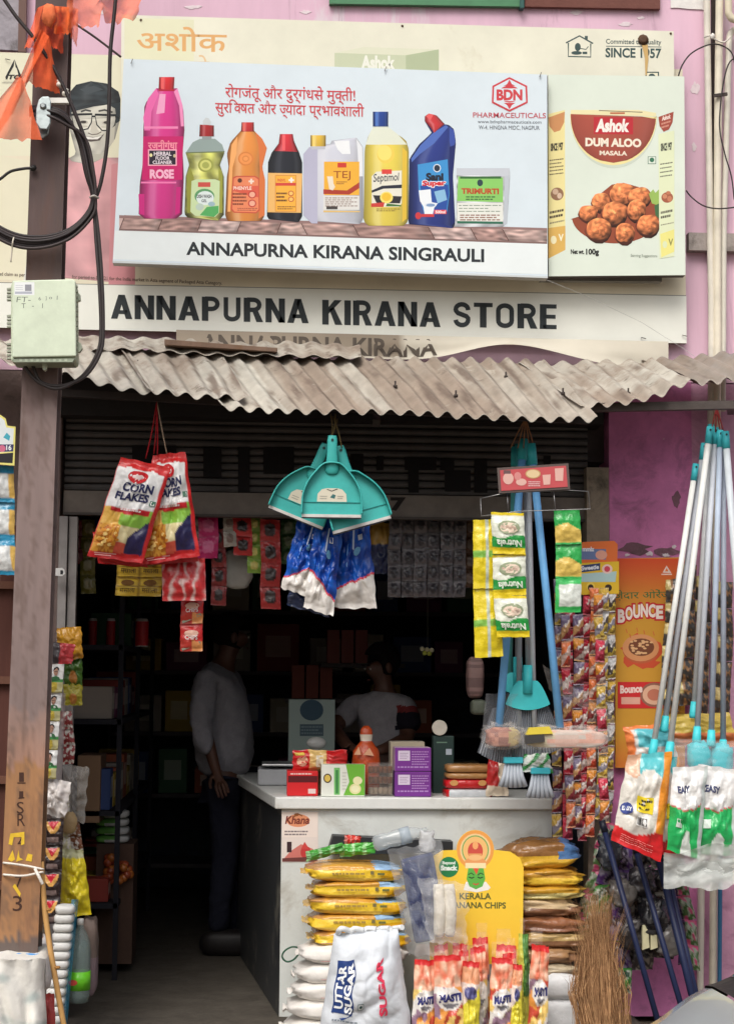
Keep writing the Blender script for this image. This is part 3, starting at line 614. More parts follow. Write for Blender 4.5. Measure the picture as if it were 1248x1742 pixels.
A.cyl([(411, 208), (432, 208), (432, 224), (410, 224)], (206, 50, 52)); A.rect(413, 209, 417, 223, (232, 110, 100)); A.poly([(396, 302), (402, 299), (434, 299), (441, 303), (442, 358), (436, 363), (398, 362), (392, 356)], (206, 90, 66)); A.poly([(398, 304), (403, 301), (433, 301), (439, 305), (440, 356), (435, 361), (399, 360), (395, 355)], (236, 140, 98))
A.poly([(396, 316), (440, 316), (440, 336), (420, 332), (396, 324)], (222, 96, 74)); A.text('PHENYLE', 397, 317, 428, 323, (250, 222, 206), .03); A.ell(408, 307, 4, 4, (96, 56, 42), 8); A.rect(426, 304, 429, 313, (246, 226, 210)); A.rect(423, 307, 432, 310, (246, 226, 210)); A.ell(429, 331, 7, 6.5, (200, 70, 60)); A.ell(429, 331, 5, 4.7, (240, 176, 150)); A.ell(429, 346, 7, 6.5, (200, 70, 60)); A.ell(429, 346, 5, 4.7, (240, 176, 150)); A.smalls(396, 327, 420, 350, 4, (130, 66, 48), 3); A.smalls(404, 353, 438, 359, 2, (180, 96, 70), 4)
A = A.cut('printed_orange_bottle', sd_)
A.cyl([(477, 228), (498, 228), (500, 240), (509, 260), (514, 276), (514, 368), (508, 378), (460, 377), (454, 368), (456, 276), (462, 260), (474, 244)], (36, 40, 50), hs=.12); A.cyl([(476, 228), (498, 228), (500, 242), (507, 258), (466, 257), (474, 244)], (226, 54, 66)); A.rect(480, 230, 485, 256, (240, 100, 104)); A.poly([(456, 294), (514, 295), (512, 362), (455, 361)], (240, 188, 112)); A.rect(468, 298, 504, 360, (214, 132, 52)); A.rect(469, 299, 503, 359, (246, 182, 70)); A.rect(469, 311, 503, 316, (214, 74, 62)); A.text('PHENYL', 472, 304, 486, 309, (206, 56, 50), .02); A.rect(494, 302, 497, 311, (240, 238, 230)); A.rect(491, 305, 500, 308, (240, 238, 230))
for cy in (329, 339): A.ell(495, cy, 5, 4.6, (196, 80, 50)); A.ell(495, cy, 3.6, 3.3, (246, 196, 110))
A.smalls(470, 326, 488, 344, 3, (96, 60, 40), 6); A.smalls(472, 350, 502, 357, 2, (150, 100, 50), 8)
A = A.cut('printed_black_bottle', sd_)
A.cyl([(516, 262), (526, 250), (560, 248), (566, 236), (606, 234), (617, 250), (618, 372), (612, 381), (530, 380), (516, 366)], (216, 220, 232), k=.2); A.poly([(516, 262), (526, 250), (540, 252), (540, 380), (530, 380), (516, 366)], (186, 186, 208)); A.poly([(568, 240), (594, 239), (596, 262), (582, 262), (574, 254)], (240, 244, 246)); A.poly([(606, 236), (616, 250), (617, 300), (610, 300), (608, 256)], (232, 236, 240)); A.cyl([(528, 230), (554, 230), (554, 249), (528, 249)], (238, 196, 72)); A.rect(531, 230, 536, 249, (246, 216, 120)); A.rect(530, 249, 553, 254, (196, 198, 206))
A.rect(551, 275, 611, 332, (240, 180, 62)); A.poly([(550, 322), (590, 324), (611, 310), (611, 320), (594, 331), (550, 330)], (176, 62, 46)); A.text('TEJ', 567, 291, 596, 307, (156, 76, 36), .0); A.rect(574, 277, 589, 285, (206, 60, 50)); A.poly([(556, 300), (566, 300), (567, 312), (570, 318), (566, 324), (560, 322)], (236, 226, 206)); A.smalls(572, 308, 590, 314, 2, (156, 96, 50), 5); A.rect(550, 333, 611, 357, (226, 226, 222)); A.smalls(553, 335, 608, 352, 5, (160, 140, 130), 9); A.rect(555, 351, 574, 356, (70, 66, 64)); A.poly([(550, 358), (612, 359), (612, 361), (550, 361)], (232, 200, 120))
A = A.cut('printed_jerrycan', sd_)
A.cyl([(634, 216), (660, 216), (672, 226), (690, 238), (695, 254), (694, 376), (686, 384), (626, 384), (618, 376), (620, 254), (626, 232)], (244, 222, 92), k=.3); A.poly([(634, 216), (660, 216), (676, 228), (692, 246), (622, 246), (628, 228)], (226, 232, 214)); A.ell(656, 262, 15, 16, (238, 210, 92)); A.ell(654, 260, 12, 13, (246, 226, 120)); A.poly([(684, 250), (692, 258), (691, 372), (684, 378)], (226, 190, 66)); A.cyl([(634, 190), (660, 190), (660, 215), (634, 215)], (36, 72, 156)); A.rect(638, 191, 643, 214, (80, 120, 196)); A.poly([(632, 300), (640, 292), (683, 290), (683, 346), (678, 352), (632, 352)], (232, 230, 214)); A.rect(649, 288, 666, 296, (220, 70, 64)); A.text('Septimol', 635, 296, 678, 314, (40, 44, 60), .01, -.06, ital=.03)
A.poly([(632, 324), (650, 316), (683, 314), (683, 320), (652, 321), (632, 328)], (40, 44, 58)); A.poly([(634, 332), (683, 334), (680, 346), (640, 345)], (46, 44, 50)); A.ell(657, 336, 11, 10, (246, 226, 120)); A.ell(657, 335, 8, 7, (240, 196, 60)); A.poly([(631, 346), (654, 344), (652, 352), (631, 352)], (206, 66, 60)); A.poly([(658, 346), (682, 349), (682, 351), (656, 351)], (70, 120, 60)); A.smalls(640, 354, 680, 360, 2, (150, 130, 60), 12)
A = A.cut('printed_yellow_bottle', sd_)
A.cyl([(722, 206), (734, 224), (760, 210), (772, 220), (775, 242), (770, 300), (774, 380), (770, 388), (700, 386), (694, 380), (696, 270), (712, 246), (734, 226)], (42, 60, 140), hs=.2); A.poly([(735, 227), (758, 213), (762, 216), (738, 244), (714, 262), (700, 276), (699, 270), (714, 248)], (82, 112, 190)); A.poly([(764, 216), (772, 222), (774, 242), (768, 262), (764, 240)], (60, 84, 168)); A.poly([(764, 250), (774, 246), (770, 300), (773, 378), (766, 384)], (28, 40, 104)); A.cyl([(722, 206), (722, 198), (729, 193), (742, 196), (756, 211), (738, 226), (731, 216)], (214, 56, 62)); A.poly([(724, 198), (729, 193), (737, 195), (732, 204)], (234, 100, 100))
A.poly([(710, 280), (761, 271), (764, 330), (760, 360), (722, 366), (712, 330)], (64, 150, 214)); A.poly([(714, 316), (762, 314), (763, 330), (758, 364), (724, 366)], (42, 82, 164)); A.poly([(738, 326), (756, 322), (760, 340), (744, 346)], (140, 190, 224))
A.ell(743, 286, 6.5, 7, (226, 232, 240)); A.ell(743, 286, 5, 5.5, (40, 52, 70)); A.text('Sani', 724, 294, 754, 308, (30, 34, 50), .06, -.02); A.text('Super', 717, 306, 759, 320, (250, 250, 250), .13, -.02); A.text('Super', 718, 307, 758, 319, (214, 48, 58), .05, -.02)
A.poly([(712, 324), (732, 322), (734, 344), (744, 346), (738, 354), (736, 364), (722, 366), (720, 352), (714, 342)], (238, 244, 248)); A.ell(732, 349, 10, 4, (222, 232, 240)); A.ell(732, 349, 7.5, 2.6, (130, 160, 200)); A.ell(711, 367, 5, 6, (206, 60, 66)); A.rect(716, 364, 738, 369, (206, 60, 66)); A.rect(738, 357, 759, 364, (226, 80, 84)); A.text('500ml', 740, 358, 757, 363, (250, 240, 240), .03)
A = A.cut('printed_blue_bottle', sd_)
A.cyl([(776, 286), (866, 286), (867, 300), (862, 380), (854, 386), (772, 386), (776, 370)], (222, 226, 230), k=.15, vn=.3); A.poly([(776, 286), (866, 286), (866, 300), (776, 298)], (200, 206, 214)); A.poly([(858, 300), (866, 298), (862, 380), (856, 384)], (192, 200, 208)); A.poly([(779, 300), (855, 302), (855, 344), (777, 342)], (140, 206, 106)); A.rect(782, 300, 852, 304, (60, 110, 60)); A.ell(816, 311, 5, 6, (46, 70, 76), 10); A.text('TRIMURTI', 784, 320, 848, 330, (190, 76, 46), .05, .01); A.smalls(792, 333, 842, 341, 2, (60, 100, 60), 14); A.rect(777, 345, 855, 380, (232, 234, 226)); A.smalls(780, 347, 852, 362, 3, (130, 150, 130), 15, h=.28); A.smalls(782, 364, 850, 376, 3, (150, 110, 96), 16); A.poly([(777, 376), (855, 377), (855, 381), (777, 380)], (50, 110, 86))
A = A.cut('printed_packet', sd_)
RD = (206, 66, 74)
A.text('रोगजंतू और दुर्गंधसे मु~क्ती!', 383, 142, 604, 172, RD, .008, .03, True)
A.text('सुरि~कषत और ~ज्यादा प्रभावशाली', 366, 168, 619, 198, RD, .008, .03, True)
A = A.cut('hindi_slogan', sd_)
A.poly([(866, 131), (896, 146), (897, 175), (866, 190), (836, 175), (837, 146)], RD); A.poly([(866, 134.5), (893, 148), (894, 173), (866, 186.5), (839, 173), (840, 148)], (218, 231, 238)); A.ell(866, 160, 19, 14.5, RD); A.poly([(856, 146), (862, 143), (866, 135), (870, 143), (876, 146)], RD); A.poly([(856, 175), (862, 179), (866, 186), (870, 179), (876, 175)], RD); A.rect(843, 150.5, 889, 172, (218, 231, 238)); A.text('BDN', 844, 152, 888, 171, RD, .05)
A = A.cut('company_logo', sd_)
A.text('PHARMACEUTICALS', 804, 191, 928, 200, (196, 84, 96), .01, .01); A.text('www.bdnpharmaceuticals.com', 812, 204, 920, 211, (90, 96, 106), .0, .01); A.text('W-4, HINGNA MIDC, NAGPUR', 814, 213, 917, 221, (90, 96, 106), .0, .01)
A = A.cut('company_lettering', sd_)
A.text('ANNAPURNA KIRANA SINGRAULI', 317, 411, 823, 434, (44, 50, 54), .03, .0245)
A.build('print', 'print', sd_)
for x, y in ((224, 106), (655, 119), (918, 129)):
    m = MB(); m.tube([P(x, y, -.241), P(x - 1, y + 2, -.25), P(x + 2, y - 6, -.25)], .0016, (96, 90, 84), 5); m.build('wire_tie', 'darkmetal', sd_)

# masala board
sm_ = board('masala_signboard', [(931.5, 127), (1163, 130), (1165, 468), (932.5, 470)], -.19, .05, (222, 232, 218), 'pale green signboard of a masala packet beside the bottles sign', edge=(70, 60, 54))
A = Art(-.19)
A.poly([(932, 194), (960, 187), (961, 425), (932, 440)], (238, 226, 160)); A.poly([(932, 200), (960, 190), (959, 208), (952, 222), (942, 225), (934, 215)], (206, 146, 96)); A.poly([(932, 388), (961, 384), (961, 425), (932, 440)], (222, 180, 96)); A.ell(941, 408, 5, 7, (240, 232, 190)); A.text('V', 949, 398, 958, 410, (244, 240, 210), .04); A.text('SINCE 1957', 936, 244, 957, 258, (50, 46, 40), .06, -.1); A.smalls(934, 270, 958, 300, 5, (96, 84, 64), 21, -.12, .3); A.ell(947, 330, 11, 11, (150, 112, 84)); A.ell(944, 326, 5, 5, (206, 176, 150)); A.ell(951, 333, 4, 5, (216, 190, 166)); A.smalls(934, 358, 958, 374, 2, (80, 70, 56), 22, -.2); A.smalls(934, 376, 959, 384, 1, (150, 140, 110), 23, -.2, .3)
A = A.cut('printed_side_panel', sm_)
A.poly([(970, 187), (1085, 187), (1115, 192), (1115, 198), (970, 194)], (236, 228, 180)); A.line([(1018, 188), (1092, 191)], 1.3, (110, 100, 84)); A.rect(1037, 191, 1062, 194, (190, 110, 76))
def arc(cx, cy, rx, ry, a0, a1, n=24): return [(cx + rx * math.cos(R(a0 + (a1 - a0) * k / n)), cy + ry * math.sin(R(a0 + (a1 - a0) * k / n))) for k in range(n + 1)]
A.poly([(969, 195)] + [(1117, 200)] + arc(1043, 198, 74, 88, 0, 180), (206, 216, 200)); A.poly([(969, 194)] + [(1116, 199)] + arc(1042.5, 197, 73.5, 84, 0, 180), (240, 226, 160)); A.cyl([(970, 194), (1115, 199)] + arc(1042.5, 197, 72.5, 80, 2, 178), (180, 86, 70), .12, .5, 20, 10, .0)
A.rect(1009, 199, 1076, 228, (190, 46, 56), 1, 1, .01); A.text('Ashok', 1013, 202, 1070, 225, (246, 240, 232), .05, .0, ital=.04); A.text('DUM ALOO', 995, 234, 1090, 249, (244, 234, 214), .05, .02); A.text('MASALA', 1019, 256, 1066, 264, (240, 226, 206), .04, .02)
A = A.cut('masala_emblem', sm_)
A.rect(1101, 266, 1115, 279, (96, 130, 110)); A.rect(1102, 267, 1114, 278, (222, 232, 218)); A.ell(1108, 272, 4, 4, (60, 120, 90))
A.poly([(970, 374)] + [(985, 368)] + [(1000, 362), (1020, 330), (1040, 314), (1060, 311), (1085, 318), (1108, 330), (1120, 340), (1120, 390)] + arc(1046, 368, 74, 46, 20, 175), (150, 76, 52))
rr = random.Random(5)
for x, y, a, b in ((1058, 330, 22, 19), (1088, 334, 20, 16), (1022, 343, 16, 16), (1000, 362, 16, 14), (1045, 362, 22, 20), (1082, 357, 16, 18), (1018, 390, 22, 19), (1062, 396, 17, 17), (1102, 382, 20, 18)):
    A.orb(x, y + 3, a * 1.08, b * 1.05, (110, 56, 40), 14, 2); A.orb(x, y, a, b, (206, 122, 76), 22, 7, x, .62)
A.poly([(1103, 330), (1110, 322), (1114, 328), (1120, 322), (1120, 350), (1108, 346)], (156, 190, 96)); A.poly([(1112, 350), (1120, 346), (1120, 372), (1114, 366)], (70, 110, 70))
A.poly([(970, 376)] + arc(1046, 366, 76, 50, 170, 15)[::1] + [(1120, 420), (970, 420)], (222, 232, 218)) if False else None
A = A.cut('printed_potatoes', sm_)
A.text('Net wt.', 970, 424, 993, 432, (44, 44, 42), .04, .01); A.text('100g', 996, 423, 1018, 436, (40, 40, 38), .04); A.text('Serving Suggestions', 1072, 432, 1117, 438, (130, 140, 126), .0, .02)
A = A.cut('weight_lettering', sm_)
A.poly([(1119, 199), (1145, 190), (1143, 208), (1137, 220), (1128, 224), (1121, 214)], (164, 78, 64)); A.text('Ashok', 1125, 198, 1140, 206, (240, 220, 210), .05, -.3); A.smalls(1124, 208, 1140, 220, 2, (214, 150, 130), 24, -.3); A.poly([(1119, 228), (1146, 222), (1146, 436), (1121, 440)], (226, 234, 196)); A.text('SINCE 1957', 1123, 244, 1142, 258, (60, 64, 54), .06, -.12); A.smalls(1122, 276, 1143, 304, 4, (96, 100, 84), 25, -.15, .28); A.ell(1134, 336, 10, 9, (166, 96, 70)); A.ell(1130, 334, 4, 4, (206, 140, 104)); A.ell(1138, 338, 4, 5, (200, 130, 96)); A.ell(1136, 328, 4, 3, (196, 124, 90)); A.smalls(1123, 358, 1143, 374, 2, (100, 100, 84), 26, -.2); A.smalls(1123, 380, 1145, 386, 1, (150, 150, 126), 27, -.2, .3); A.poly([(1122, 398), (1146, 390), (1146, 428), (1124, 438)], (236, 230, 140)); A.ell(1130, 416, 4, 6, (222, 232, 190)); A.text('V', 1136, 406, 1144, 418, (140, 140, 80), .03)
A.build('print', 'print', sm_)
m = MB(); m.prism([(924, 470), (1125, 472), (1125, 479), (918, 477)], -.13, .04, (120, 116, 108)); m.build('support_rail', 'darkmetal', sm_)
m = MB(); m.tube([P(929, 476, -.25), P(1000, 505, -.14), P(1090, 548, -.11), P(1160, 592, -.2), P(1180, 606, -.3)], .0009, (190, 190, 186), 4); m.build('stay_wire', 'darkmetal', label='thin stay wire slanting from the bottles signboard to the awning', cat='wire')
# ---------------------------------------------------------------- steel utility pole with box, cables and flag
YP = -1.3
def pcx(y): return 89.5 - 33.5 * y / 1000 * (1 + .00009 * (y - 800))
def pxl(y): return pcx(y) - 29 - 3 * y / 1700
def pxr(y): return pcx(y) + 29 + 3 * y / 1700
pole = thing('utility_pole', P(pcx(1830), 1830, YP), 'rusty steel utility pole with a painted ochre band, carrying the cable box', 'pole')
pole.location.z = -.03; pole['_o'] = tuple(pole.location)
def pcol(u, v):
    y = -420 + 2260 * v + 26 * N(u * 3, v * 60) + 12 * N(u * 9, v * 120); g = max(0, N(u * 6 + 3, v * 26) + .8 * N(u * 19, v * 170) - .05); c = pcol0(y); return mix(c, (96, 78, 70), min(.45, g * .9))
def pcol0(y):
    if y < 560: return (92, 76, 74)
    if y < 690: return mix((92, 76, 74), (128, 108, 104), (y - 560) / 130)
    if y < 1210: return (136, 118, 114)
    if y < 1300: return mix((150, 126, 118), (170, 130, 110), (y - 1210) / 90)
    if y < 1590: return (166, 122, 84)
    return (104, 92, 86)
def flange(Y, th, w=1.0):
    m = MB()
    def fn(u, v):
        y = -420 + 2260 * v; c = pcx(y); p = P(c, y, YP); hw = (pxr(y) - pxl(y)) / 2 * S(YP) * w
        return Vector((p.x + (2 * u - 1) * hw, Y, p.z))
    m.grid(fn, 12, 260, pcol, False)
    m.grid(lambda u, v: fn(1 - u, v) + Vector((0, th, 0)), 2, 40, (110, 92, 88), False)
    for sd2 in (0, 1): m.grid(lambda u, v: fn(sd2, v) + Vector((0, th * (u if sd2 else 1 - u), 0)), 1, 60, lambda u, v: mix(pcol(sd2, v), (210, 200, 196), .35), False)
    return m
flange(YP, .009).build('front_flange', 'steel', pole); flange(YP + .12, .009).build('rear_flange', 'steel', pole)
m = MB(); a = P(pcx(-420), -420, YP); b = P(pcx(1840), 1840, YP)
m.bar(a + Vector((0, .064, 0)), b + Vector((0, .064, 0)), .008, .109, (100, 84, 80)); m.build('web', 'steel', pole)
A = Art(YP - .001); D = (74, 52, 44); YE = (226, 188, 60)
for t, x0, y0, x1, y1, b in (('1', 33, 1314, 41, 1330, .0), ('1', 33, 1346, 40, 1357, .0), ('S', 29, 1364, 41, 1384, .0), ('R', 30, 1384, 43, 1405, .0), ('3', 22, 1524, 38, 1550, .0), ('2', 30, 1416, 40, 1436, .0), ('7', 26, 1490, 38, 1512, .0)): A.text(t, x0, y0, x1, y1, D, b)
A.line([(30, 1332), (44, 1332)], 2, D); A.line([(32, 1358), (42, 1357)], 2, D)
for g in ([(15, 1436), (18, 1418), (42, 1415), (42, 1436), (36, 1438), (37, 1424), (24, 1424), (21, 1438)], [(14, 1462), (22, 1446), (26, 1462), (20, 1466)], [(28, 1466), (32, 1446), (34, 1459), (40, 1462)], [(44, 1464), (48, 1452), (56, 1454), (54, 1466)], [(22, 1508), (26, 1503), (36, 1520), (34, 1526)]): A.poly(g, YE)
A.build('paint_marks', 'matte', pole)

bx = thing('cable_box', P(75, 618, YP - .14), 'pale green plastic cable box marked FT-6301 on the pole', 'box')
m = MB(); m.prism([(22, 480), (126, 478), (128, 482), (129, 612), (125, 616), (22, 616), (19, 612), (19, 484)], YP - .14, .12, (206, 218, 192), (188, 200, 172)); m.build('body', 'plastic', bx, bevel=.004)
m = MB(); m.prism([(21, 477), (124, 474.5), (129, 478), (130, 606), (21, 608)], YP - .158, .022, (216, 228, 204), (196, 206, 182)); m.build('lid', 'plastic', bx, bevel=.005)
m = MB(); m.prism([(20, 610), (127, 610), (124, 616), (24, 616)], YP - .15, .12, (150, 160, 140)); m.build('bottom_seal', 'plastic', bx)
m = MB()
for k in range(9): m.prism([(33 + k * 9.6, 610.5), (38 + k * 9.6, 610.5), (37.5 + k * 9.6, 615), (33.5 + k * 9.6, 615)], YP - .1505, .006, (176, 186, 164))
m.build('seal_ribs', 'plastic', bx).__setitem__('kind', 'stuff')
for k, y in enumerate(list(range(490, 512, 6)) + list(range(536, 560, 6)) + list(range(584, 610, 6))):
    m = MB(); m.prism([(12, y), (21, y - 1), (21, y + 2.5), (12, y + 3)], YP - .135, .02, (158, 164, 146)); m.build('hinge_tooth', 'plastic', bx)
for k in range(15):
    m = MB(); m.prism([(127.5, 484 + k * 8.2), (132, 485 + k * 8.2), (132, 488 + k * 8.2), (127.5, 489 + k * 8.2)], YP - .14, .02, (168, 176, 156)); m.build('hinge_tooth', 'plastic', bx)
for q in ([(130, 580), (138, 584), (140, 592), (136, 598), (130, 598)], [(130, 496), (136, 500), (137, 510), (130, 512)], [(72, 617), (80, 617), (79, 628), (76, 630), (73, 628)]):
    m = MB(); m.prism(q, YP - .11, .03, (196, 206, 184)); m.build('lug', 'plastic', bx)
A = Art(YP - .158); A.rect(25, 480, 59, 502, (236, 240, 240)); A.rect(26, 496, 55, 500, (180, 184, 196)); A.rect(43, 484, 54, 495, (150, 152, 160)); A.smalls(27, 484, 40, 494, 3, (190, 194, 200), 3, h=.3)
H = (112, 122, 112)
A.text('FT-', 29, 505, 53, 514, H, -.005, ital=.05); A.text('6', 66, 505, 70, 511, H); A.text('3', 78, 504, 80, 511, H); A.text('0', 84, 505, 89, 509, H); A.line([(98, 503), (97.5, 510)], 1.1, H); A.text('T', 37, 516, 44, 524, H); A.line([(55, 521), (58, 521)], 1.1, H); A.line([(73, 516), (72.5, 524)], 1.1, H)
A.build('sticker_and_handwriting', 'print', bx)

def cable(name, pts, r, label, col=(44, 36, 36), Y=YP - .06, group=None, cat='cable', n=10, nn=8, mat='rubber'):
    m = MB(); m.tube(pc(pts, Y, n), r, col, nn); return m.build(name, mat, label=label, cat=cat, group=group)
rr = random.Random(3)
for k in range(6):
    o = (k - 2.5) * 3.2; yo = rr.uniform(-3, 3); Yk = YP - .05 - .012 * (k % 3)
    m = MB(); m.tube(curve([P(52, 189 + o * .9, YP - .03), P(80, 189 + o * .9, Yk - .02), P(112, 203 + o * 1.05, Yk - .02), P(140 + o * .8, 240 + yo, Yk), P(153 + o * .85, 295, Yk), P(160 + o * .35, 336, Yk), P(152 + o * .8, 366, Yk), P(118 + o * .4, 398 + o * .8, Yk), P(70, 412 + o * 1.2, Yk), P(20, 406 + o * 1.3, Yk), P(-40, 372 + o * 1.3, Yk)], 8), .0062, (54, 44, 44) if k % 2 else (40, 33, 34), 8)
    m.build('coiled_cable', 'rubber', label='black cable in the coiled bundle clamped to the pole', cat='cable', group='coiled cables on the pole')
cable('drop_cable', [(200, -60), (196, 10), (188, 90), (186, 180), (182, 250), (172, 310), (161, 342)], .0075, 'black cable hanging beside the printed portrait down to the coil')
cable('feeder_cable', [(-30, -60), (22, 20), (62, 70), (100, 130), (135, 210), (154, 270), (160, 335)], .0072, 'black cable running from the upper corner across the pole to the coil')
for k, o in enumerate((0, 5)):
    cable('box_cable', [(160, 336), (163 + o, 400), (169 + o, 480), (172 + o * .8, 560), (166 + o, 600), (140 + o, 640), (100 + o, 661 - o), (66 + o, 650), (46 + 2.5 * o, 628), (38 + 3 * o, 612)], .0066, ('outer' if k else 'inner') + ' black cable looping from the coil into the underside of the cable box', (58, 52, 52))
cable('tied_cable', [(-30, 322), (0, 305), (18, 292), (40, 287), (55, 286)], .0058, 'short black cable end knotted to the pole edge', (38, 36, 34))
m = MB(); m.blob(P(57, 286, YP - .02), (.013, .013, .012), (40, 38, 36), wob=.3); m.build('cable_knot', 'rubber', label='black knot where a short cable is tied to the pole', cat='knot')
cable('bracing_rod', [(118, 34), (160, 62), (206, 97)], .005, 'thin dark rod slanting behind the orange flag to the signboard', (60, 44, 44), Y=-.5)
m = MB(); m.tube(curve([P(153, 336, YP - .085), P(160, 333, YP - .095), P(168, 337, YP - .08)], 4), .004, (190, 184, 176), 6); m.build('cable_tie', 'plastic', label='pale tie round the cable bundle below the coil', cat='cable tie')
m = MB(); m.tube(curve([P(24, 404, YP - .08), P(22, 412, YP - .1), P(21, 424, YP - .085), P(19, 446, YP - .08)], 4), .003, (214, 206, 190), 6); m.build('string_tie', 'plastic', label='white string tied round the low part of the cable coil', cat='string')
cl = thing('cable_clamp', P(74, 225, YP - .03), 'grey metal clamp holding the cable bundle to the pole', 'clamp')
m = MB(); m.prism([(66, 170), (72, 164), (84, 164), (87, 172), (86, 210), (80, 220), (68, 219), (61, 208), (62, 184)], YP - .1, .012, (176, 186, 186)); m.build('plate', 'bare', cl, bevel=.003)
m = MB(); m.prism([(60, 205), (86, 208), (82, 228), (72, 236), (66, 232)], YP - .06, .012, (150, 158, 158)); m.build('lower_jaw', 'bare', cl, bevel=.003)
m = MB(); m.lathe(P(74, 181, YP - .1), [(.013, 0), (.013, .006), (.008, .006), (.008, .014)], (150, 156, 156), 6, (0, -1, 0)); m.build('bolt', 'bare', cl)
m = MB(); m.bar(P(80, 172, YP - .05), P(120, 172, YP - .05), .02, .02, (232, 230, 222)); m.build('bracket_bar', 'plastic', cl)
for x, y in ((102, 143), (112, 158)):
    m = MB(); m.lathe(P(x, y, YP - .05) - Vector((0, 0, .012)), [(.004, 0), (.013, .003), (.014, .012), (.009, .02), (.012, .026), (.004, .03)], (226, 222, 210), 10); m.build('insulator', 'plastic', cl)

fl = thing('orange_flag', P(86, 40, YP - .04), 'torn orange cloth flag knotted round the top of the pole', 'flag')
def drape(name, q, Y, col, fold=.02, nf=3, seed=0, rag=0.0, nu=30, nv=36, parent=fl, mat='flag', tap=0.0, Y2=None):
    TL, TR, BR, BL = q
    def fn(u, v):
        x = (TL[0] * (1 - u) + TR[0] * u) * (1 - v) + (BL[0] * (1 - u) + BR[0] * u) * v; y = (TL[1] * (1 - u) + TR[1] * u) * (1 - v) + (BL[1] * (1 - u) + BR[1] * u) * v
        y += rag * v * v * (N(u * 5 + seed, 1) + .6 * N(u * 13 + seed, 2)); x += rag * .4 * N(v * 4 + seed, u * 2)
        return P(x, y, (Y if Y2 is None else Y + (Y2 - Y) * v) - fold * math.sin(u * math.pi * nf + seed + v * 2) * (.3 + .7 * v) - fold * .6 * N(u * 3 + seed, v * 3))
    m = MB(); m.grid(fn, nu, nv, col); return m.build(name, mat, parent)
OR = (238, 104, 60)
drape('front_fall', [(70, 58), (84, 60), (102, 160), (44, 140)], YP - .06, OR, .018, 2.4, 1, 6)
drape('long_streamer', [(70, 50), (84, 62), (24, 190), (-24, 260)], YP - .10, OR, .012, 2, 2, 3)
drape('side_fall', [(30, 128), (40, 136), (72, 238), (-50, 236)], YP - .12, (240, 116, 76), .02, 2.6, 3, 8)
drape('bow_loop', [(64, 14), (80, 6), (78, 80), (42, 82)], YP - .05, OR, .02, 2, 4, 6)
drape('bow_loop', [(90, 10), (118, 12), (122, 58), (92, 58)], YP - .07, (242, 112, 56), .025, 3, 5, 6)
drape('bow_tail', [(80, 40), (108, 46), (108, 92), (74, 70)], YP - .045, (226, 92, 58), .02, 3, 6, 6)
drape('torn_tail', [(112, -40), (250, -40), (232, 30), (116, 50)], YP - .03, (240, 132, 96), .03, 4, 7, 34)
drape('torn_tail', [(114, 10), (134, 16), (132, 78), (120, 62)], YP - .02, (240, 128, 90), .01, 2, 8, 10)
m = MB(); m.blob(P(84, 26, YP - .09), (.028, .025, .045), (240, 128, 84), 12, 8, .35, 2); m.build('knot', 'cloth', fl)

# pipes and loose wires at the far side of the facade
def pipe(name, pts, Y, r, col, label, mat='plastic', n=6):
    m = MB(); m.tube(pc(pts, Y, n), r, col, 12); return m.build(name, mat, label=label, cat='pipe', group='pipes beside the shop')
pipe('drain_pipe', [(1200, -80), (1204, 200), (1207, 400), (1209, 620), (1200, 1100), (1192, 1500), (1189, 1800)], -.06, .016, (226, 220, 206), 'cream drain pipe closest to the signboards')
pipe('drain_pipe', [(1224, -80), (1221, 150), (1219, 400), (1219, 620), (1216, 1100), (1213, 1500), (1211, 1800)], -.07, .0185, (232, 224, 204), 'cream drain pipe in the middle of the three')
pipe('drain_pipe', [(1300, 42), (1262, 46), (1244, 54), (1239, 70), (1238, 110), (1234, 250), (1230, 400), (1229, 560), (1228, 700)], -.05, .015, (222, 218, 204), 'cream drain pipe bending away under the upper elbow')
pipe('elbow_pipe', [(1238, -60), (1238, 10), (1240, 26), (1252, 34), (1300, 33)], -.1, .017, (226, 216, 190), 'cream elbow pipe in the top corner')
pipe('water_pipe', [(1225, 1180), (1224, 1500), (1222, 1800)], -.1, .010, (52, 110, 150), 'thin blue water pipe low beside the car', n=3)
m = MB(); m.bar(P(1213, -80, -.012), P(1213, 640, -.012), .022, .02, (54, 44, 42)); m.build('wall_channel', 'darkmetal', label='dark channel on the wall between two cream pipes', cat='channel')
cable('loose_wire', [(1153, 129), (1160, 110), (1176, 90), (1205, 76), (1228, 78), (1246, 95), (1252, 140)], .0035, 'black wire looping from the masala signboard over the pipes', Y=-.13)
cable('loose_wire', [(1166, 324), (1176, 336), (1196, 350), (1222, 355), (1262, 351)], .0033, 'black wire sagging across the pipes beside the masala signboard', Y=-.13)
cable('loose_wire', [(1262, 96), (1240, 106), (1228, 150), (1223, 215), (1232, 262), (1243, 300), (1248, 340)], .0033, 'black wire hanging down along the pipes', Y=-.12)
m = MB(); m.bar(P(1213, 163, -.1), P(1236, 160, -.1), .014, .012, (70, 60, 56)); m.build('pipe_clip', 'darkmetal', label='dark clip holding two pipes below the white knot', cat='clip')
m = MB(); m.tube(curve([P(1196, 64, -.09), P(1208, 60, -.1), P(1214, 66, -.1), P(1230, 72, -.1), P(1242, 62, -.09)], 5), .004, (226, 220, 210), 6); m.blob(P(1211, 62, -.1), (.012, .01, .014), (230, 226, 218), wob=.4); m.build('string_knot', 'cloth', label='white string knotted round the pipes under the corner', cat='string')
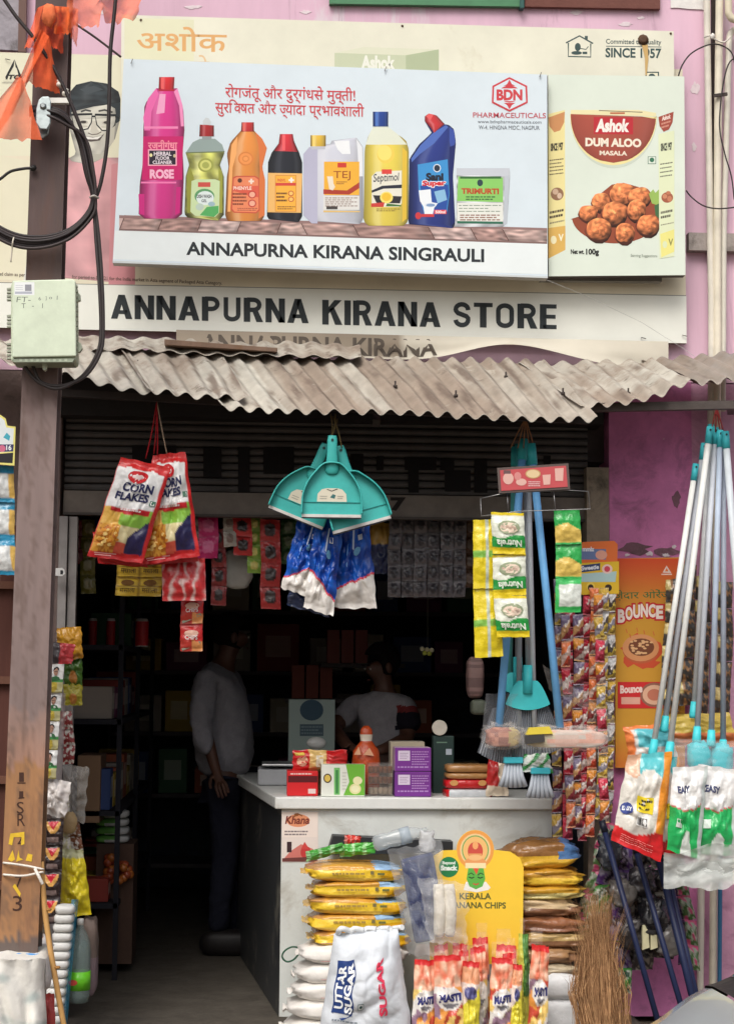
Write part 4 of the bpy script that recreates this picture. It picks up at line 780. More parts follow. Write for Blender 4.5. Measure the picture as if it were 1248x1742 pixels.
# ---------------------------------------------------------------- goods hanging from the awning
def strip(name, label, x0, y0, x1, y1, n, w, Y, col, th=.012, part='sachet', nu=6, nv=8, wob=1.5, art=None, group=None, cat='sachet strip', w1=None, mat='pouch', seed=0, gap=.0):
    root = thing(name, P(x0, y0, Y), label, cat, group); rr = random.Random(seed + int(x0)); w1 = w1 or w
    js = [(rr.uniform(-wob, wob), rr.uniform(-wob, wob)) for _ in range(n + 1)]
    for i in range(n):
        a, b = i / n, (i + 1 - gap) / n; wa, wb = w + (w1 - w) * a, w + (w1 - w) * b
        xa, ya, xb, yb = x0 + (x1 - x0) * a + js[i][0], y0 + (y1 - y0) * a, x0 + (x1 - x0) * b + js[i + 1][0], y0 + (y1 - y0) * b
        sk = js[i][1] * .5
        f = col[i % len(col)] if isinstance(col, list) else col
        o, mp = pouch(part, [(xa - wa / 2, ya + sk), (xa + wa / 2, ya - sk), (xb + wb / 2, yb - sk), (xb - wb / 2, yb + sk)], Y + .01 * math.sin(i * 1.7 + seed), th, f, root, mat, nu, nv, seed + i * 1.31, .005, .1, .4)
        if art: art(mp, o, i)
    return root
def cord(pts, r, col, name='cord', parent=None, **kw):
    m = MB(); m.tube(curve(pts, 5), r, col, 5); return m.build(name, 'cloth', parent, **kw)

# corn flakes bags
def cf(u, v):
    n = .02 * N(u * 6, v * 6)
    if v < .09 + n: return (214, 44, 44)
    if v > .93 + n: return (206, 40, 44)
    if u > .955 or u < .02: return (214, 48, 48)
    if v < .50 - .02 * u: return (236, 236, 234)
    if v < .545 - .03 * abs(u - .5) and .12 < u < .9: return (206, 40, 48)
    if v > .80 + .55 * (1 - u) - .25 and u > .62: return (44, 40, 84)
    if v < .66: return (150, 204, 80) if (u > .35 + n) else (240, 190, 90)
    if u > .42: return (238, 226, 176) if v < .82 else (222, 96, 74)
    return (232, 168, 66) if N(u * 22, v * 22) > -.1 else (196, 116, 40)
def cf_art(mp, o, part=0):
    A = Art(mp=mp, eps=.0003); A.ell(.46, .165, .2, .065, (206, 36, 44), 14, 2); A.ell(.46, .165, .12, .035, (240, 220, 216), 10, 2); A.poly([(.42, .115), (.5, .1), (.46, .13)], (206, 36, 44))
    A.text('CORN', .22, .23, .84, .32, (44, 48, 90), .04); A.text('FLAKES', .14, .33, .8, .41, (44, 48, 90), .04); A.smalls(.3, .485, .75, .52, 1, (240, 220, 220), 3); A.rect(.84, .38, .94, .43, (90, 130, 110)); A.rect(.855, .387, .925, .423, (236, 236, 232)); A.ell(.89, .405, .022, .012, (50, 110, 80), 8)
    A.rect(.1, .945, .5, .955, (236, 180, 176)); A.rect(.12, .965, .42, .973, (236, 180, 176))
    rr = random.Random(4)
    for k in range(22):
        x, y = rr.uniform(.08, .44), rr.uniform(.72, .88); A.ell(x, y, rr.uniform(.03, .055), rr.uniform(.012, .02), rr.choice(((246, 198, 96), (226, 150, 50), (250, 214, 130), (206, 126, 46))), 7)
    A.build('print', 'print', o)
bags = []
for k, (q, Y, lb) in enumerate((([(263, 774), (313, 769), (338, 946), (240, 962)], -.56, 'corn flakes bag partly tucked behind the front one'), ([(208, 778), (289, 795), (240, 958), (151, 946)], -.64, 'front corn flakes bag with red top hung on a cord'))):
    o, mp = pouch('corn_flakes_bag', q, Y, .085, cf, None, nu=26, nv=40, seed=k + 1, edge=.012, crimp=.05, label=lb, cat='snack bag', group='corn flakes bags'); cf_art(mp, o); bags.append(o)
for k, q in enumerate(([(226, 790), (300, 790), (335, 955), (250, 962)], [(160, 905), (250, 915), (250, 966), (170, 958)])):
    pouch('corn_flakes_bag', q, -.50 - .02 * k, .06, (202, 40, 44) if k else cf, None, nu=16, nv=20, seed=k + 7, label=('corn flakes bag hidden at the back of the pair, ends showing' if k == 0 else 'red bag bottom showing below the front corn flakes bag'), cat='snack bag', group='corn flakes bags')
cd = thing('hanging_cord', P(267, 682, -.6), 'red cord holding the corn flakes bags to the awning', 'cord')
for x, y in ((248, 780), (262, 772), (268, 775), (284, 772)): cord([P(267, 684, -.6), P((267 + x) / 2 + 1, 735, -.6), P(x, y, -.58)], .003, (150, 34, 40) if x < 280 else (160, 140, 120), 'strand', cd)

# things hanging below the corn flakes
def yel(u, v): return (214, 180, 60) if (u * 2) % 1 > .06 and (v * 2) % 1 > .06 else (150, 120, 40)
def yart(mp, o, i):
    A = Art(mp=mp, eps=.0003)
    for c in (0, .5):
        A.ell(c + .25, .32, .15, .16, (120, 84, 36), 10); A.text('मसाला', c + .08, .6, c + .42, .82, (70, 50, 36), .0, dv=True)
    A.build('print', 'print', o)
strip('yellow_sachet_sheet', 'yellow double sachet sheet hanging under the corn flakes bags', 238, 948, 236, 1014, 2, 76, -.35, yel, .012, art=yart, nu=10)
def redstick(u, v): n = .35 * N(u * 4, v * 4); return mix((204, 52, 54), (230, 196, 190), min(1, max(0, .1 + .9 * math.sin(u * 24 + n * 12 + 3 * v) + 1.6 * n)))
strip('red_stick_packets', 'clear packets of red and white sticks beside the yellow sachets', 312, 950, 314, 1022, 1, 72, -.45, redstick, .05, 'packet', 22, 16, seed=5)
def rchip(u, v): return (206, 44, 44) if v < .55 + .1 * u else ((226, 150, 90) if u > .5 else (190, 60, 50))
def rart(mp, o, i):
    A = Art(mp=mp, eps=.0003); A.ell(.5, .35, .35, .12, (236, 190, 170), 10); A.text('CHIPS', .2, .42, .8, .58, (240, 226, 220), .03); A.poly([(.05, .9), (.9, .62), (.95, .7), (.1, .98)], (150, 150, 130)); A.build('print', 'print', o)
strip('red_sachet_strip', 'strip of two red snack sachets hanging over the man in white shirt', 327, 1014, 325, 1108, 2, 36, -.38, rchip, .03, nv=12, nu=10, art=rart)

# dustpans
def make_dustpan():
    root = thing('dustpan', (0, 0, 0), '', 'dustpan', 'teal dustpans')
    T = (66, 184, 178); TD = (46, 156, 152); k = .00241
    out = [(-7, 4), (7, 4), (9, 14), (8, 40), (12, 52), (26, 64), (40, 82), (49, 104), (51, 128), (51, 140), (-51, 140), (-51, 128), (-49, 104), (-40, 82), (-26, 64), (-12, 52), (-8, 40), (-9, 14)]
    L = lambda x, y, d: Vector((x * k, d, -y * k))
    m = MB(); body = [(x, y) for x, y in out if y >= 52]; n = len(body)
    m.add([L(x, y, -.0) for x, y in body] + [L(x, y, .004) for x, y in body], [tuple(range(n)), tuple(range(2 * n - 1, n - 1, -1))], T); m.build('pan', 'plastic', root)
    rim = [L(x, y, -.0) for x, y in out if y >= 52 and not (y == 140)]
    left = [p for p in rim if p.x < 0]; right = [p for p in rim if p.x >= 0]
    path = left[0:1] and (list(reversed(right)) + left if False else None)
    rp = [L(51, 139, 0)] + [L(x, y, 0) for x, y in reversed(out[4:9])] + [L(x, y, 0) for x, y in reversed(out[11:14])] + [L(-51, 139, 0)]
    rp = [L(x, y, 0) for x, y in [(51, 139), (51, 128), (49, 104), (40, 82), (26, 64), (12, 52), (-12, 52), (-26, 64), (-40, 82), (-49, 104), (-51, 128), (-51, 139)]]
    m = MB()
    for i in range(len(rp) - 1):
        a, b = rp[i], rp[i + 1]; d0 = .035 if 1 < i < 9 else .03
        m.add([a + Vector((0, .004, 0)), b + Vector((0, .004, 0)), b + Vector((0, -.03, 0)), a + Vector((0, -.03, 0))], [(0, 1, 2, 3)], TD)
    m.tube(curve([p + Vector((0, -.03, 0)) for p in rp], 3), .0035, T, 6); m.build('rim', 'plastic', root)
    m = MB(); m.tube(curve([L(0, 4, -.012), L(0, 16, -.014), L(0, 38, -.012), L(0, 56, -.006), L(0, 70, .0)], 5), [.017, .018, .019, .02, .021, .021, .021, .021, .021, .021, .022, .023, .024, .025, .026, .028, .03, .03, .028, .024, .018][:21], T, 12, True, .45); m.build('handle', 'plastic', root)
    m = MB(); m.lathe(L(0, 12, -.024), [(.006, 0), (.006, .002)], (20, 60, 60), 10, (0, -1, 0)); m.build('hang_hole', 'plastic', root)
    m = MB(); m.box(L(-50.5, 139, -.006), L(50.5, 144, .008), (214, 210, 206)); m.box(L(-50.5, 144.2, -.004), L(50.5, 146, .008), (40, 40, 46)); m.build('rubber_lip', 'rubber', root)
    m = MB(); m.bar(L(-51, 118, -.002), L(51, 118, -.002), .003, .004, TD); m.build('crease', 'plastic', root)
    A = Art(mp=lambda a, b, h: L(a, b, -.002 - h), eps=.0004); A.poly([(-25, 118), (-24, 104), (-17, 96), (-8, 94), (10, 94), (18, 96), (25, 104), (26, 118)], (216, 210, 190)); A.poly([(-3, 110), (2, 104), (7, 106), (5, 112)], (60, 110, 110)); A.line([(-8, 96), (0, 99), (10, 95)], 1.4, (70, 70, 66)); A.smalls(-20, 106, -8, 114, 2, (150, 150, 140), 1, h=.3); A.smalls(10, 106, 20, 113, 2, (150, 150, 140), 2, h=.3); A.build('label', 'print', root)
    return root
def place_copy(root, loc, rot, label, scale=1.0, skip=None):
    r = root.copy(); COL.objects.link(r); r.location = loc; r.rotation_euler = rot; r['label'] = label; r.scale = (scale,) * 3
    for ch in list(root.children):
        if skip and ch.name.startswith(skip): continue
        c = ch.copy(); COL.objects.link(c); c.parent = r
        for g in ch.children:
            d = g.copy(); COL.objects.link(d); d.parent = c
    return r
dp = make_dustpan()
place_copy(dp, P(556, 752, -.62), (R(4), R(22), R(-4)), 'teal dustpan tilted to one side behind the front dustpan')
place_copy(dp, P(575, 756, -.66), (R(-3), R(-16.5), R(5)), 'teal dustpan tilted the other way, lowest of the three', 1.03, 'label')
dp.location = P(565, 738, -.72); dp['label'] = 'front teal dustpan hanging upright with a cream label'
cd = thing('hanging_cord', P(568, 706, -.68), 'frayed string tying the dustpans to the awning', 'cord')
for a, b in (((562, 704), (564, 742)), ((570, 704), (565, 742)), ((566, 708), (581, 762)), ((574, 712), (557, 756))): cord([P(a[0], a[1], -.68), P((a[0] + b[0]) / 2 + 2, (a[1] + b[1]) / 2, -.7), P(b[0], b[1], -.69)], .003, (120, 104, 70), 'strand', cd)
cd['_o'] = cd['_o']

# blue bags under the dustpans
def blu(s):
    def f(u, v):
        e = .70 + .26 * (u - .5) * s + .012 * N(u * 5 + s, 3)
        if v < e: return mix((26, 100, 206), (16, 60, 150), min(1, max(0, .5 + 1.5 * N(u * 4 + s, v * 6))))
        if v < e + .025: return (214, 70, 84)
        return (226, 222, 216)
    return f
for k, (q, Y, lb) in enumerate((([(512, 878), (552, 884), (530, 1020), (482, 1000)], -.50, 'first blue and white bag below the tilted dustpan'), ([(542, 880), (580, 884), (562, 1048), (520, 1034)], -.55, 'middle blue and white bag below the dustpans'), ([(580, 886), (622, 874), (636, 1036), (568, 1034)], -.48, 'widest blue and white bag below the unlabelled dustpan'), ([(500, 980), (560, 990), (556, 1050), (492, 1030)], -.42, 'crumpled navy bag end behind the blue bags'))):
    o, mp = pouch('blue_bag', q, Y, .05, blu((-1, 1, -.6, 0)[k]) if k < 3 else (58, 70, 104), None, nu=30, nv=44, seed=k + 20, edge=.022, wrk=.8, label=lb, cat='bag', group='blue bags under the dustpans')
    if k < 3:
        A = Art(mp=mp, eps=.0004); A.poly([(.5, .1), (.56, .1), (.5, .36), (.45, .34)], (200, 216, 240)); A.poly([(.28, .3), (.32, .28), (.28, .56), (.25, .54)], (120, 170, 232)); A.rect(.62, .2, .76, .26, (226, 232, 240)); A.ell(.6, .38, .1, .05, (110, 170, 210), 8); A.build('print', 'print', o)

# wipers and brooms hung in one bundle
def stick(root, a, b, r, col, cap=None, name='pole'):
    m = MB(); m.tube([a, b], r, col, 12); m.build(name, 'plastic', root)
    if cap:
        d = (b - a).normalized(); m = MB(); m.tube([a - d * .012, a + d * cap[1]], r * 1.22, cap[0], 12); m.build('pole_cap', 'plastic', root)
TL_ = (52, 178, 184)
BL = (120, 188, 246); GR = (188, 194, 200)
def wiper(label, a, b, Y, col, head, hcol, r=.0165):
    root = thing('floor_wiper', P(b[0], b[1], Y), label, 'wiper', 'floor wipers in the hanging bundle')
    stick(root, P(a[0], a[1], Y + .1), P(b[0], b[1], Y), r, col, (TL_, .08))
    hx0, hy0, hx1, hy1 = head
    m = MB(); bag(m, (P(hx0, hy0, Y) + P(hx1, hy1, Y)) / 2, ((hx1 - hx0) * S(Y), .05, (hy1 - hy0) * S(Y)), hcol, .5, .5, 34, 16, 3, .2); m.build('head', 'matte', root)
    m = MB(); bag(m, (P(hx0, hy0, Y) + P(hx1, hy1, Y)) / 2, ((hx1 - hx0) * S(Y) * 1.12, .07, (hy1 - hy0) * S(Y) * 1.35), (226, 222, 218), .6, .6, 40, 18, 5, .45); m.build('plastic_wrap', 'film', root)
    return root
wiper('floor wiper with blue pole passing behind the yellow sachets', (890, 752), (848, 1236), -.55, BL, (826, 1238, 882, 1270), lambda x, y, z: mix((196, 140, 120), (150, 100, 88), min(1, max(0, .5 + 2 * N(x * 5, z * 3)))) if x < .7 else (180, 160, 110))
w2 = wiper('floor wiper with blue pole and long peach head in plastic', (903, 760), (952, 1238), -.62, BL, (896, 1242, 1026, 1272), lambda x, y, z: mix((226, 172, 152), (206, 196, 186), min(1, max(0, .4 + 2 * N(x * 7, z * 4)))) if x > .3 else (216, 204, 170))
m = MB(); m.prism([(900, 1238), (934, 1236), (940, 1248), (894, 1250)], -.66, .03, (226, 204, 70)); m.build('clip', 'plastic', w2)
m = MB(); m.prism([(892, 1252), (925, 1249), (926, 1262), (893, 1266)], -.665, .01, (64, 62, 60)); m.build('blade_slot', 'plastic', w2)
def broom(label, a, b, Y, col, fan, fY, shell):
    root = thing('plastic_broom', P(b[0], b[1], Y), label, 'broom', 'brooms in the hanging bundle')
    stick(root, P(a[0], a[1], Y + .05), P(b[0], b[1], Y), .0115, col, (TL_, .07))
    cx, cy, w0, w1, h = fan
    def fn(u, v): 
        x = cx + (u - .5) * (w0 + (w1 - w0) * v); y = cy + h * (v ** 1.0) - 26 * (2 * u - 1) ** 2 * v + 6 * (2 * u - 1) ** 2
        return P(x, y, fY - .02 * math.cos((u - .5) * 3) + .006 * math.sin(u * 150))
    m = MB(); m.grid(fn, 110, 4, lambda u, v: (150, 156, 164) if int(u * 55) % 2 else (96, 100, 108)); m.grid(lambda u, v: fn(1 - u, v) + Vector((0, .035, 0)), 110, 4, (110, 114, 122)); m.build('bristles', 'plastic', root)
    sx, sy, sw, shh = shell
    m = MB(); m.grid(lambda u, v: P(sx + (u - .5) * sw * (.42 + .58 * v ** .7), sy + shh * v - 10 * (2 * u - 1) ** 2 * v, fY - .03 - .02 * math.cos((u - .5) * 3)), 14, 8, (70, 204, 208)); m.grid(lambda u, v: P(sx - (u - .5) * sw * (.42 + .58 * v ** .7), sy + shh * v - 10 * (2 * u - 1) ** 2 * v, fY + .03), 14, 8, (60, 190, 196)); m.build('shell', 'plastic', root)
    m = MB(); m.tube([P(sx, sy - 26, fY - .04), P(sx, sy + 22, fY - .05)], .02, (66, 200, 206), 10); m.build('socket', 'plastic', root)
    return root
b1 = broom('grey poled broom with wide grey bristles in the hanging bundle', (893, 756), (898, 1160), -.42, GR, (898, 1196, 70, 128, 92), -.46, (897, 1158, 76, 50))
A = Art(-.505); A.ell(899, 1192, 8, 15, (214, 224, 230), 14); A.build('label', 'print', b1)
broom('grey poled broom whose dark bristles spread behind the blue pole', (880, 760), (880, 1160), -.34, (150, 156, 164), (868, 1200, 60, 110, 100), -.38, (880, 1144, 64, 36))
for k, (a, b, Y, c) in enumerate((((897, 765), (909, 1262), -.50, GR), ((884, 768), (882, 1270), -.48, (158, 166, 172)), ((874, 765), (866, 1150), -.40, (90, 172, 170)))):
    root = thing('broom_stick', P(b[0], b[1], Y), ('grey stick hanging straight through the middle of the wiper bundle', 'grey stick running down beside the blue pole of the bundle', 'teal stick half hidden behind the yellow sachets')[k], 'broom stick', 'sticks in the hanging bundle'); stick(root, P(*a, Y + .08), P(*b, Y), .0115, c, (TL_, .075))
m = MB(); m.grid(lambda u, v: P(826 + 60 * u + (-10 + 14 * u) * v, 1180 + 100 * v + 26 * u * v, -.5 - .01 * N(u * 4, v * 4)), 10, 12, (206, 208, 214)); m.build('plastic_sleeve', 'film', label='clear plastic sleeve over the broom bristles', cat='sleeve')
m = MB(); m.grid(lambda u, v: P(934 + 110 * u - 60 * (1 - u) * (1 - v) * .2, 1130 + 90 * u + 44 * v * (1 - u * .7), -.52 - .01 * N(u * 4, v * 4)), 12, 8, (206, 196, 190)); m.build('plastic_sleeve', 'film', label='loose clear plastic sleeve slanting beside the long peach wiper head', cat='sleeve')
for k, (x, y, lb) in enumerate(((872, 1294, 'small hand brush with teal top, higher of the pair over the counter'), (918, 1312, 'small hand brush with teal top, lower of the pair over the counter'))):
    root = thing('hand_brush', P(x, y + 50, -.5), lb, 'brush', 'small hand brushes')
    m = MB(); m.box(P(x - 15, y - 6, -.52), P(x + 15, y + 4, -.48), (72, 204, 222)); m.build('top', 'plastic', root, bevel=.004)
    m = MB(); m.tube([P(x, y - 40, -.5), P(x, y - 4, -.5)], .006, (90, 100, 100), 8); m.build('handle', 'plastic', root)
    for j in range(6):
        t = (j - 2.5) / 2.5; m = MB(); m.tube([P(x + t * 12, y + 4, -.5), P(x + t * 15, y + 26, -.505), P(x + t * 21, y + 46 - 2 * abs(t), -.5)], [.006, .009, .011], (186, 194, 204), 8); m.build('bristle_tuft', 'plastic', root)
def gp(u, v): return (60, 150, 80) if (u + v * .7) % .5 < .2 else (226, 232, 226)
pouch('green_packet', [(892, 1284), (930, 1280), (938, 1316), (890, 1312)], -.5, .03, gp, nu=12, seed=41, label='green and white packet between the two small brushes', cat='packet')
cd = thing('hanging_cord', P(893, 712, -.6), 'string tying the wipers and brooms to the awning', 'cord')
for x in (868, 880, 890, 900, 908): cord([P(893, 712, -.6), P((893 + x) / 2, 735, -.58), P(x, 762, -.5)], .0026, (150, 110, 80), 'strand', cd)

# wire rack with a dull red header card
rk = thing('wire_rack', P(905, 860, -.7), 'wire sachet rack with a dull red picture card above the yellow sachets', 'rack')
m = MB(); m.prism([(845, 796), (966, 788), (969, 832), (848, 839)], -.74, .006, (96, 84, 80)); m.prism([(850, 800), (962, 792), (965, 828), (852, 835)], -.743, .002, (196, 84, 88)); m.build('header_card', 'print', rk)
A = Art(-.744); CR = (222, 178, 166)
A.ell(906, 806, 13, 8, (196, 160, 110)); A.ell(906, 806, 11, 6.5, (226, 200, 156)); A.ell(864, 814, 9, 10, CR); A.rect(856, 800, 868, 806, (110, 84, 84)); A.ell(886, 820, 9, 6, CR); A.ell(880, 810, 6, 7, (212, 140, 136)); A.poly([(922, 808), (936, 807), (935, 824), (924, 825)], CR); A.poly([(943, 797), (958, 796), (957, 818), (944, 818)], CR); A.smalls(898, 818, 918, 828, 3, (226, 190, 190), 7); A.build('print', 'print', rk)
for k, pts in enumerate(([(817, 848), (862, 838), (967, 834), (1000, 836), (1003, 866), (940, 868), (880, 870), (818, 878), (817, 848)], [(862, 838), (864, 872)], [(941, 836), (944, 868)])):
    m = MB(); m.tube([P(x, y, -.72) for x, y in pts], .0022, (150, 150, 150), 6); m.build('wire', 'bare', rk)
def nut(u, v):
    if v < .08 or v > .90: return (232, 206, 40)
    if v > .58 + .05 * math.sin(u * 6): return (40, 150, 66) if v < .84 else (232, 206, 40)
    return (222, 226, 210)
def nart(mp, o, i):
    A = Art(mp=mp, eps=.0003); A.ell(.52, .36, .36, .17, (150, 160, 130), 12, 3); A.ell(.52, .37, .30, .13, (226, 206, 186), 12, 3); A.text('Nutrela', .9, .82, .12, .66, (226, 238, 220), .03); 
    for k in range(6): A.ell(.3 + .08 * k, .34 + .04 * (k % 2), .05, .03, (206, 178, 160), 6)
    A.build('print', 'print', o)
strip('yellow_sachet_strip', 'strip of yellow, white and green food sachets facing the street on the wire rack', 862, 872, 872, 1084, 3, 54, -.74, nut, .03, nu=14, nv=20, art=nart, wob=3)
def nub(u, v): return (196, 206, 190) if abs(u - .52) < .05 else ((130, 186, 80) if .44 < v < .56 else (226, 204, 40))
strip('yellow_sachet_strip', 'yellow backs of a sachet strip folded over the wire rack, lowest end curling', 828, 884, 830, 1118, 2, 42, -.70, nub, .03, nu=14, nv=22, w1=46, wob=3)
def grn(u, v): return (48, 166, 78) if v < .5 - .12 * math.sin(u * 4) or v > .93 else (222, 190, 96)
def grn2(u, v): return (216, 222, 214) if .16 < v < .84 and u > .1 else (60, 180, 90)
strip('green_sachet_strip', 'strip of three green sachets hanging from the end of the wire rack', 966, 868, 968, 1042, 3, 42, -.70, [grn, grn, grn2], .025, nu=12, nv=14, wob=3)
# ---------------------------------------------------------------- goods on the side wall
def candy(c1, c2, c3, sd):
    def f(u, v):
        n = .18 * N(u * 3 + sd, v * 4, sd); d = v + .35 * (u - .5) + n
        if v < .05 or v > .96: return mix(c1, (240, 230, 226), .4)
        if d < .36: return c1
        if d < .46 and u > .25: return (238, 232, 226)  # slanting white glint of the glossy wrapper, painted into its colour
        return c2 if d < .72 else (c3 if d < .9 else mix(c3, (60, 40, 44), .4))
    return f
CS = [[(214, 60, 84), (196, 70, 90), (150, 36, 52)], [(122, 110, 140), (206, 160, 110), (150, 60, 70)], [(236, 130, 74), (222, 190, 176), (206, 84, 60)], [(206, 170, 70), (150, 146, 160), (226, 196, 90)], [(190, 190, 190), (90, 84, 80), (226, 200, 90)], [(186, 36, 56), (230, 214, 206), (200, 50, 70)], [(226, 150, 60), (140, 60, 60), (206, 190, 180)]]
rq = random.Random(44)
for k, (x0, y0, x1, y1, n, kd, c) in enumerate(((950, 985, 946, 1425, 11, (1, 3, 1), 'purple'), (967, 1030, 966, 1430, 10, (0, 5, 0), 'red'), (984, 1045, 980, 1412, 9, (1, 6, 1), 'plum'), (998, 1010, 988, 1432, 11, (0, 5, 5), 'pink'), (1011, 1000, 1004, 1425, 11, (2, 2, 6), 'orange'), (1026, 1000, 1020, 1395, 10, (3, 4, 3), 'gold'), (1040, 1005, 1034, 1385, 10, (4, 3, 4), 'white-dotted gold'), (958, 1000, 972, 1410, 9, (5, 1, 2), 'mixed'), (1016, 1010, 1028, 1402, 10, (6, 3, 0), 'tan'))):
    strip('sweet_packet_strip', 'strip of small %s sweet packets by the biscuit poster, number %s from the counter' % (c, ('one', 'three', 'four', 'five', 'six', 'eight', 'nine', 'two', 'seven')[k]), x0, y0, x1, y1, n, rq.uniform(13.5, 16), -.16 - .025 * (k % 3) - .05 * (k > 6), [candy(*CS[q], q + k) for q in kd], .03, 'packet', 9, 16, 2.2, group='sweet packet strips', seed=k, cat='packet strip', gap=.04)
for k, (q, c, lb) in enumerate((([(986, 930), (990, 922), (1044, 920), (1050, 926), (1049, 962), (986, 962)], (232, 120, 60), 'orange header card of sweets behind the yellow one'), ([(984, 958), (1052, 955), (1052, 1010), (984, 1012)], (226, 186, 50), 'yellow header card of sweets in front of the orange one'))):
    m = MB(); m.prism(q, -.14 - .03 * k, .004, c); o = m.build('header_card', 'print', label=lb, cat='card')
    A = Art(-.14 - .03 * k)
    if k == 0: A.rect(988, 934, 1030, 952, (110, 130, 176)); A.ell(1022, 944, 10, 8, (230, 170, 150)); A.text('mmlz', 990, 930, 1010, 938, (230, 232, 240), .05)
    else: A.poly([(986, 962), (1020, 958), (1020, 970), (986, 974)], (50, 66, 110)); A.text('Sweetie', 988, 963, 1018, 971, (230, 232, 240), .04, -.1); A.poly([(986, 976), (1048, 972), (1046, 990), (986, 990)], (176, 206, 206)); A.ell(1032, 968, 9, 8, (236, 200, 190)); A.ell(1032, 968, 5, 5, (206, 70, 90)); A.ell(1004, 998, 7, 8, (236, 206, 90)); A.ell(1004, 1000, 5, 6, (50, 40, 34)); A.ell(1034, 1000, 6, 6, (60, 46, 38))
    A.build('print', 'print', o)
bp = board('biscuit_poster', [(1046, 950), (1164, 948), (1164, 1306), (1046, 1306)], -.05, .012, (226, 170, 62), 'orange biscuit poster reading BOUNCE on the purple wall', 'poster', edge=(160, 90, 40))
A = Art(-.05)
A.rect(1046.5, 950, 1163.5, 1305.5, lambda u, v: mix((222, 84, 46), (206, 152, 54), min(1, v / .24)) if v < .24 else ((206, 152, 54) if v < .84 else mix((206, 152, 54), (226, 130, 56), (v - .84) / .16)), 1, 44)
A.text('ज़ेदार ओरेंज', 1043, 1004, 1140, 1022, (54, 112, 66), .006, -.02, True); A.poly([(1126, 974), (1133, 962), (1141, 975)], (244, 220, 206)); A.rect(1124, 976, 1142, 978, (244, 220, 206)); A.poly([(1130, 972), (1133, 966), (1136, 972)], (226, 120, 60))
def arch(t, x0, x1, yc, h, col, bold, grow=0):
    n = len(t); w = (x1 - x0) / n
    for i, ch in enumerate(t):
        u = (i + .5) / n; dy = -12 * math.sin(math.pi * (u * .8)) + 2; A.text(ch, x0 + w * i - grow, yc - h + dy - grow, x0 + w * (i + .94) + grow, yc + dy + grow, col, bold)
arch('BOUNCE', 1050, 1128, 1060, 23, (196, 40, 46), .12, 3); arch('BOUNCE', 1050, 1128, 1060, 23, (240, 226, 216), .05)
rr = random.Random(9)
A.poly([(1092 + (34 + rr.uniform(-9, 13)) * math.cos(t * .26), 1110 + (28 + rr.uniform(-7, 9)) * math.sin(t * .26)) for t in range(24)], (206, 84, 52)); A.ell(1089, 1105, 31, 24, (190, 96, 60), 24); A.ell(1089, 1102, 31, 23, (216, 150, 100), 24); A.ell(1090, 1101, 22, 15, (120, 70, 46), 20)
for k in range(26): A.ell(1090 + rr.uniform(-17, 17), 1101 + rr.uniform(-11, 11), 3.2, 1.8, (226, 180, 130), 6)
for x, y in ((1064, 1070), (1082, 1068), (1094, 1072), (1110, 1074), (1070, 1078)): A.line([(x, y), (x + 2, y + 7)], 1.6, (206, 110, 60))
A.rect(1050, 1160, 1130, 1205, (206, 46, 48)); A.ell(1112, 1182, 24, 21, (150, 100, 84)); A.ell(1112, 1182, 20, 17, (226, 180, 150)); A.ell(1112, 1182, 12, 10, (196, 120, 96)); A.text('Bounce', 1054, 1166, 1092, 1180, (244, 216, 206), .05, -.05); A.rect(1056, 1186, 1088, 1198, (226, 170, 150))
A.build('print', 'print', bp)
# chain of dark sachets behind the mop poles
def dk(u, v): return (206, 186, 120) if (u < .3 and v < .5) else ((70, 66, 62) if N(u * 4, v * 4) > -.1 else (150, 110, 70))
for k, (x, y0, y1, Y) in enumerate(((1143, 985, 1210, -.12), (1172, 960, 1200, -.14), (1196, 980, 1220, -.12), (1236, 990, 1260, -.15))):
    strip('dark_sachet_strip', 'strip of dark wrinkled sachets behind the mop poles, %s of four' % ('first', 'second', 'third', 'last')[k], x, y0, x - 6, y1, 6, 24, Y, dk, .03, nu=7, nv=8, wob=4, group='dark sachet strips', seed=k)

# mops: white and grey poles leaning together, bagged heads below
def mop(label, a, b, Y, col, r=.0125, sock=True, cap=.06):
    root = thing('mop', P(b[0], b[1], Y), label, 'mop', 'mops with white and grey poles'); pa, pb = P(a[0], a[1], Y + .06), P(b[0], b[1], Y); d = (pb - pa).normalized()
    m = MB(); m.tube([pa, pb], r, col, 12); m.build('pole', 'plastic', root)
    m = MB(); m.tube([pa - d * .015, pa + d * cap], r * 1.15, (66, 190, 200), 12); m.build('pole_cap', 'plastic', root)
    m = MB(); m.lathe(pa + Vector((0, -r * 1.2, 0)), [(.005, 0), (.005, .001)], (30, 50, 54), 8, (0, -1, 0)); m.build('hang_hole', 'plastic', root)
    if sock: m = MB(); m.tube([pb - d * .01, pb + d * .05, pb + d * .06], [r * 1.25, r * 1.6, r * 1.3], (72, 206, 214), 12); m.build('socket', 'plastic', root)
    return root
WH, GY, GB = (234, 236, 232), (196, 202, 210), (176, 190, 208)
mop('white mop pole hanging lowest, nearest the shop opening', (1182, 795), (1112, 1262), -.5, WH)
mop('white mop pole second from the shop opening', (1206, 732), (1139, 1266), -.54, WH, .013)
mop('grey mop pole between the two white ones', (1196, 760), (1131, 1222), -.46, GY)
mop('pale mop pole with socket above the teal heads', (1208, 728), (1180, 1198), -.44, (214, 218, 218))
mop('grey mop pole ending in the first bright teal head', (1216, 733), (1185, 1240), -.50, GY)
mop('blue-grey mop pole ending in the second bright teal head', (1224, 738), (1209, 1246), -.52, GB)
mop('dark grey mop pole beside the second teal head', (1230, 745), (1229, 1262), -.48, (164, 174, 188))
mop('pale mop pole slanting out at the edge of the photo', (1233, 740), (1268, 1200), -.55, (206, 214, 220), .015)
cd = thing('hanging_cord', P(1218, 690, -.5), 'red string tying the mops to the beam', 'cord')
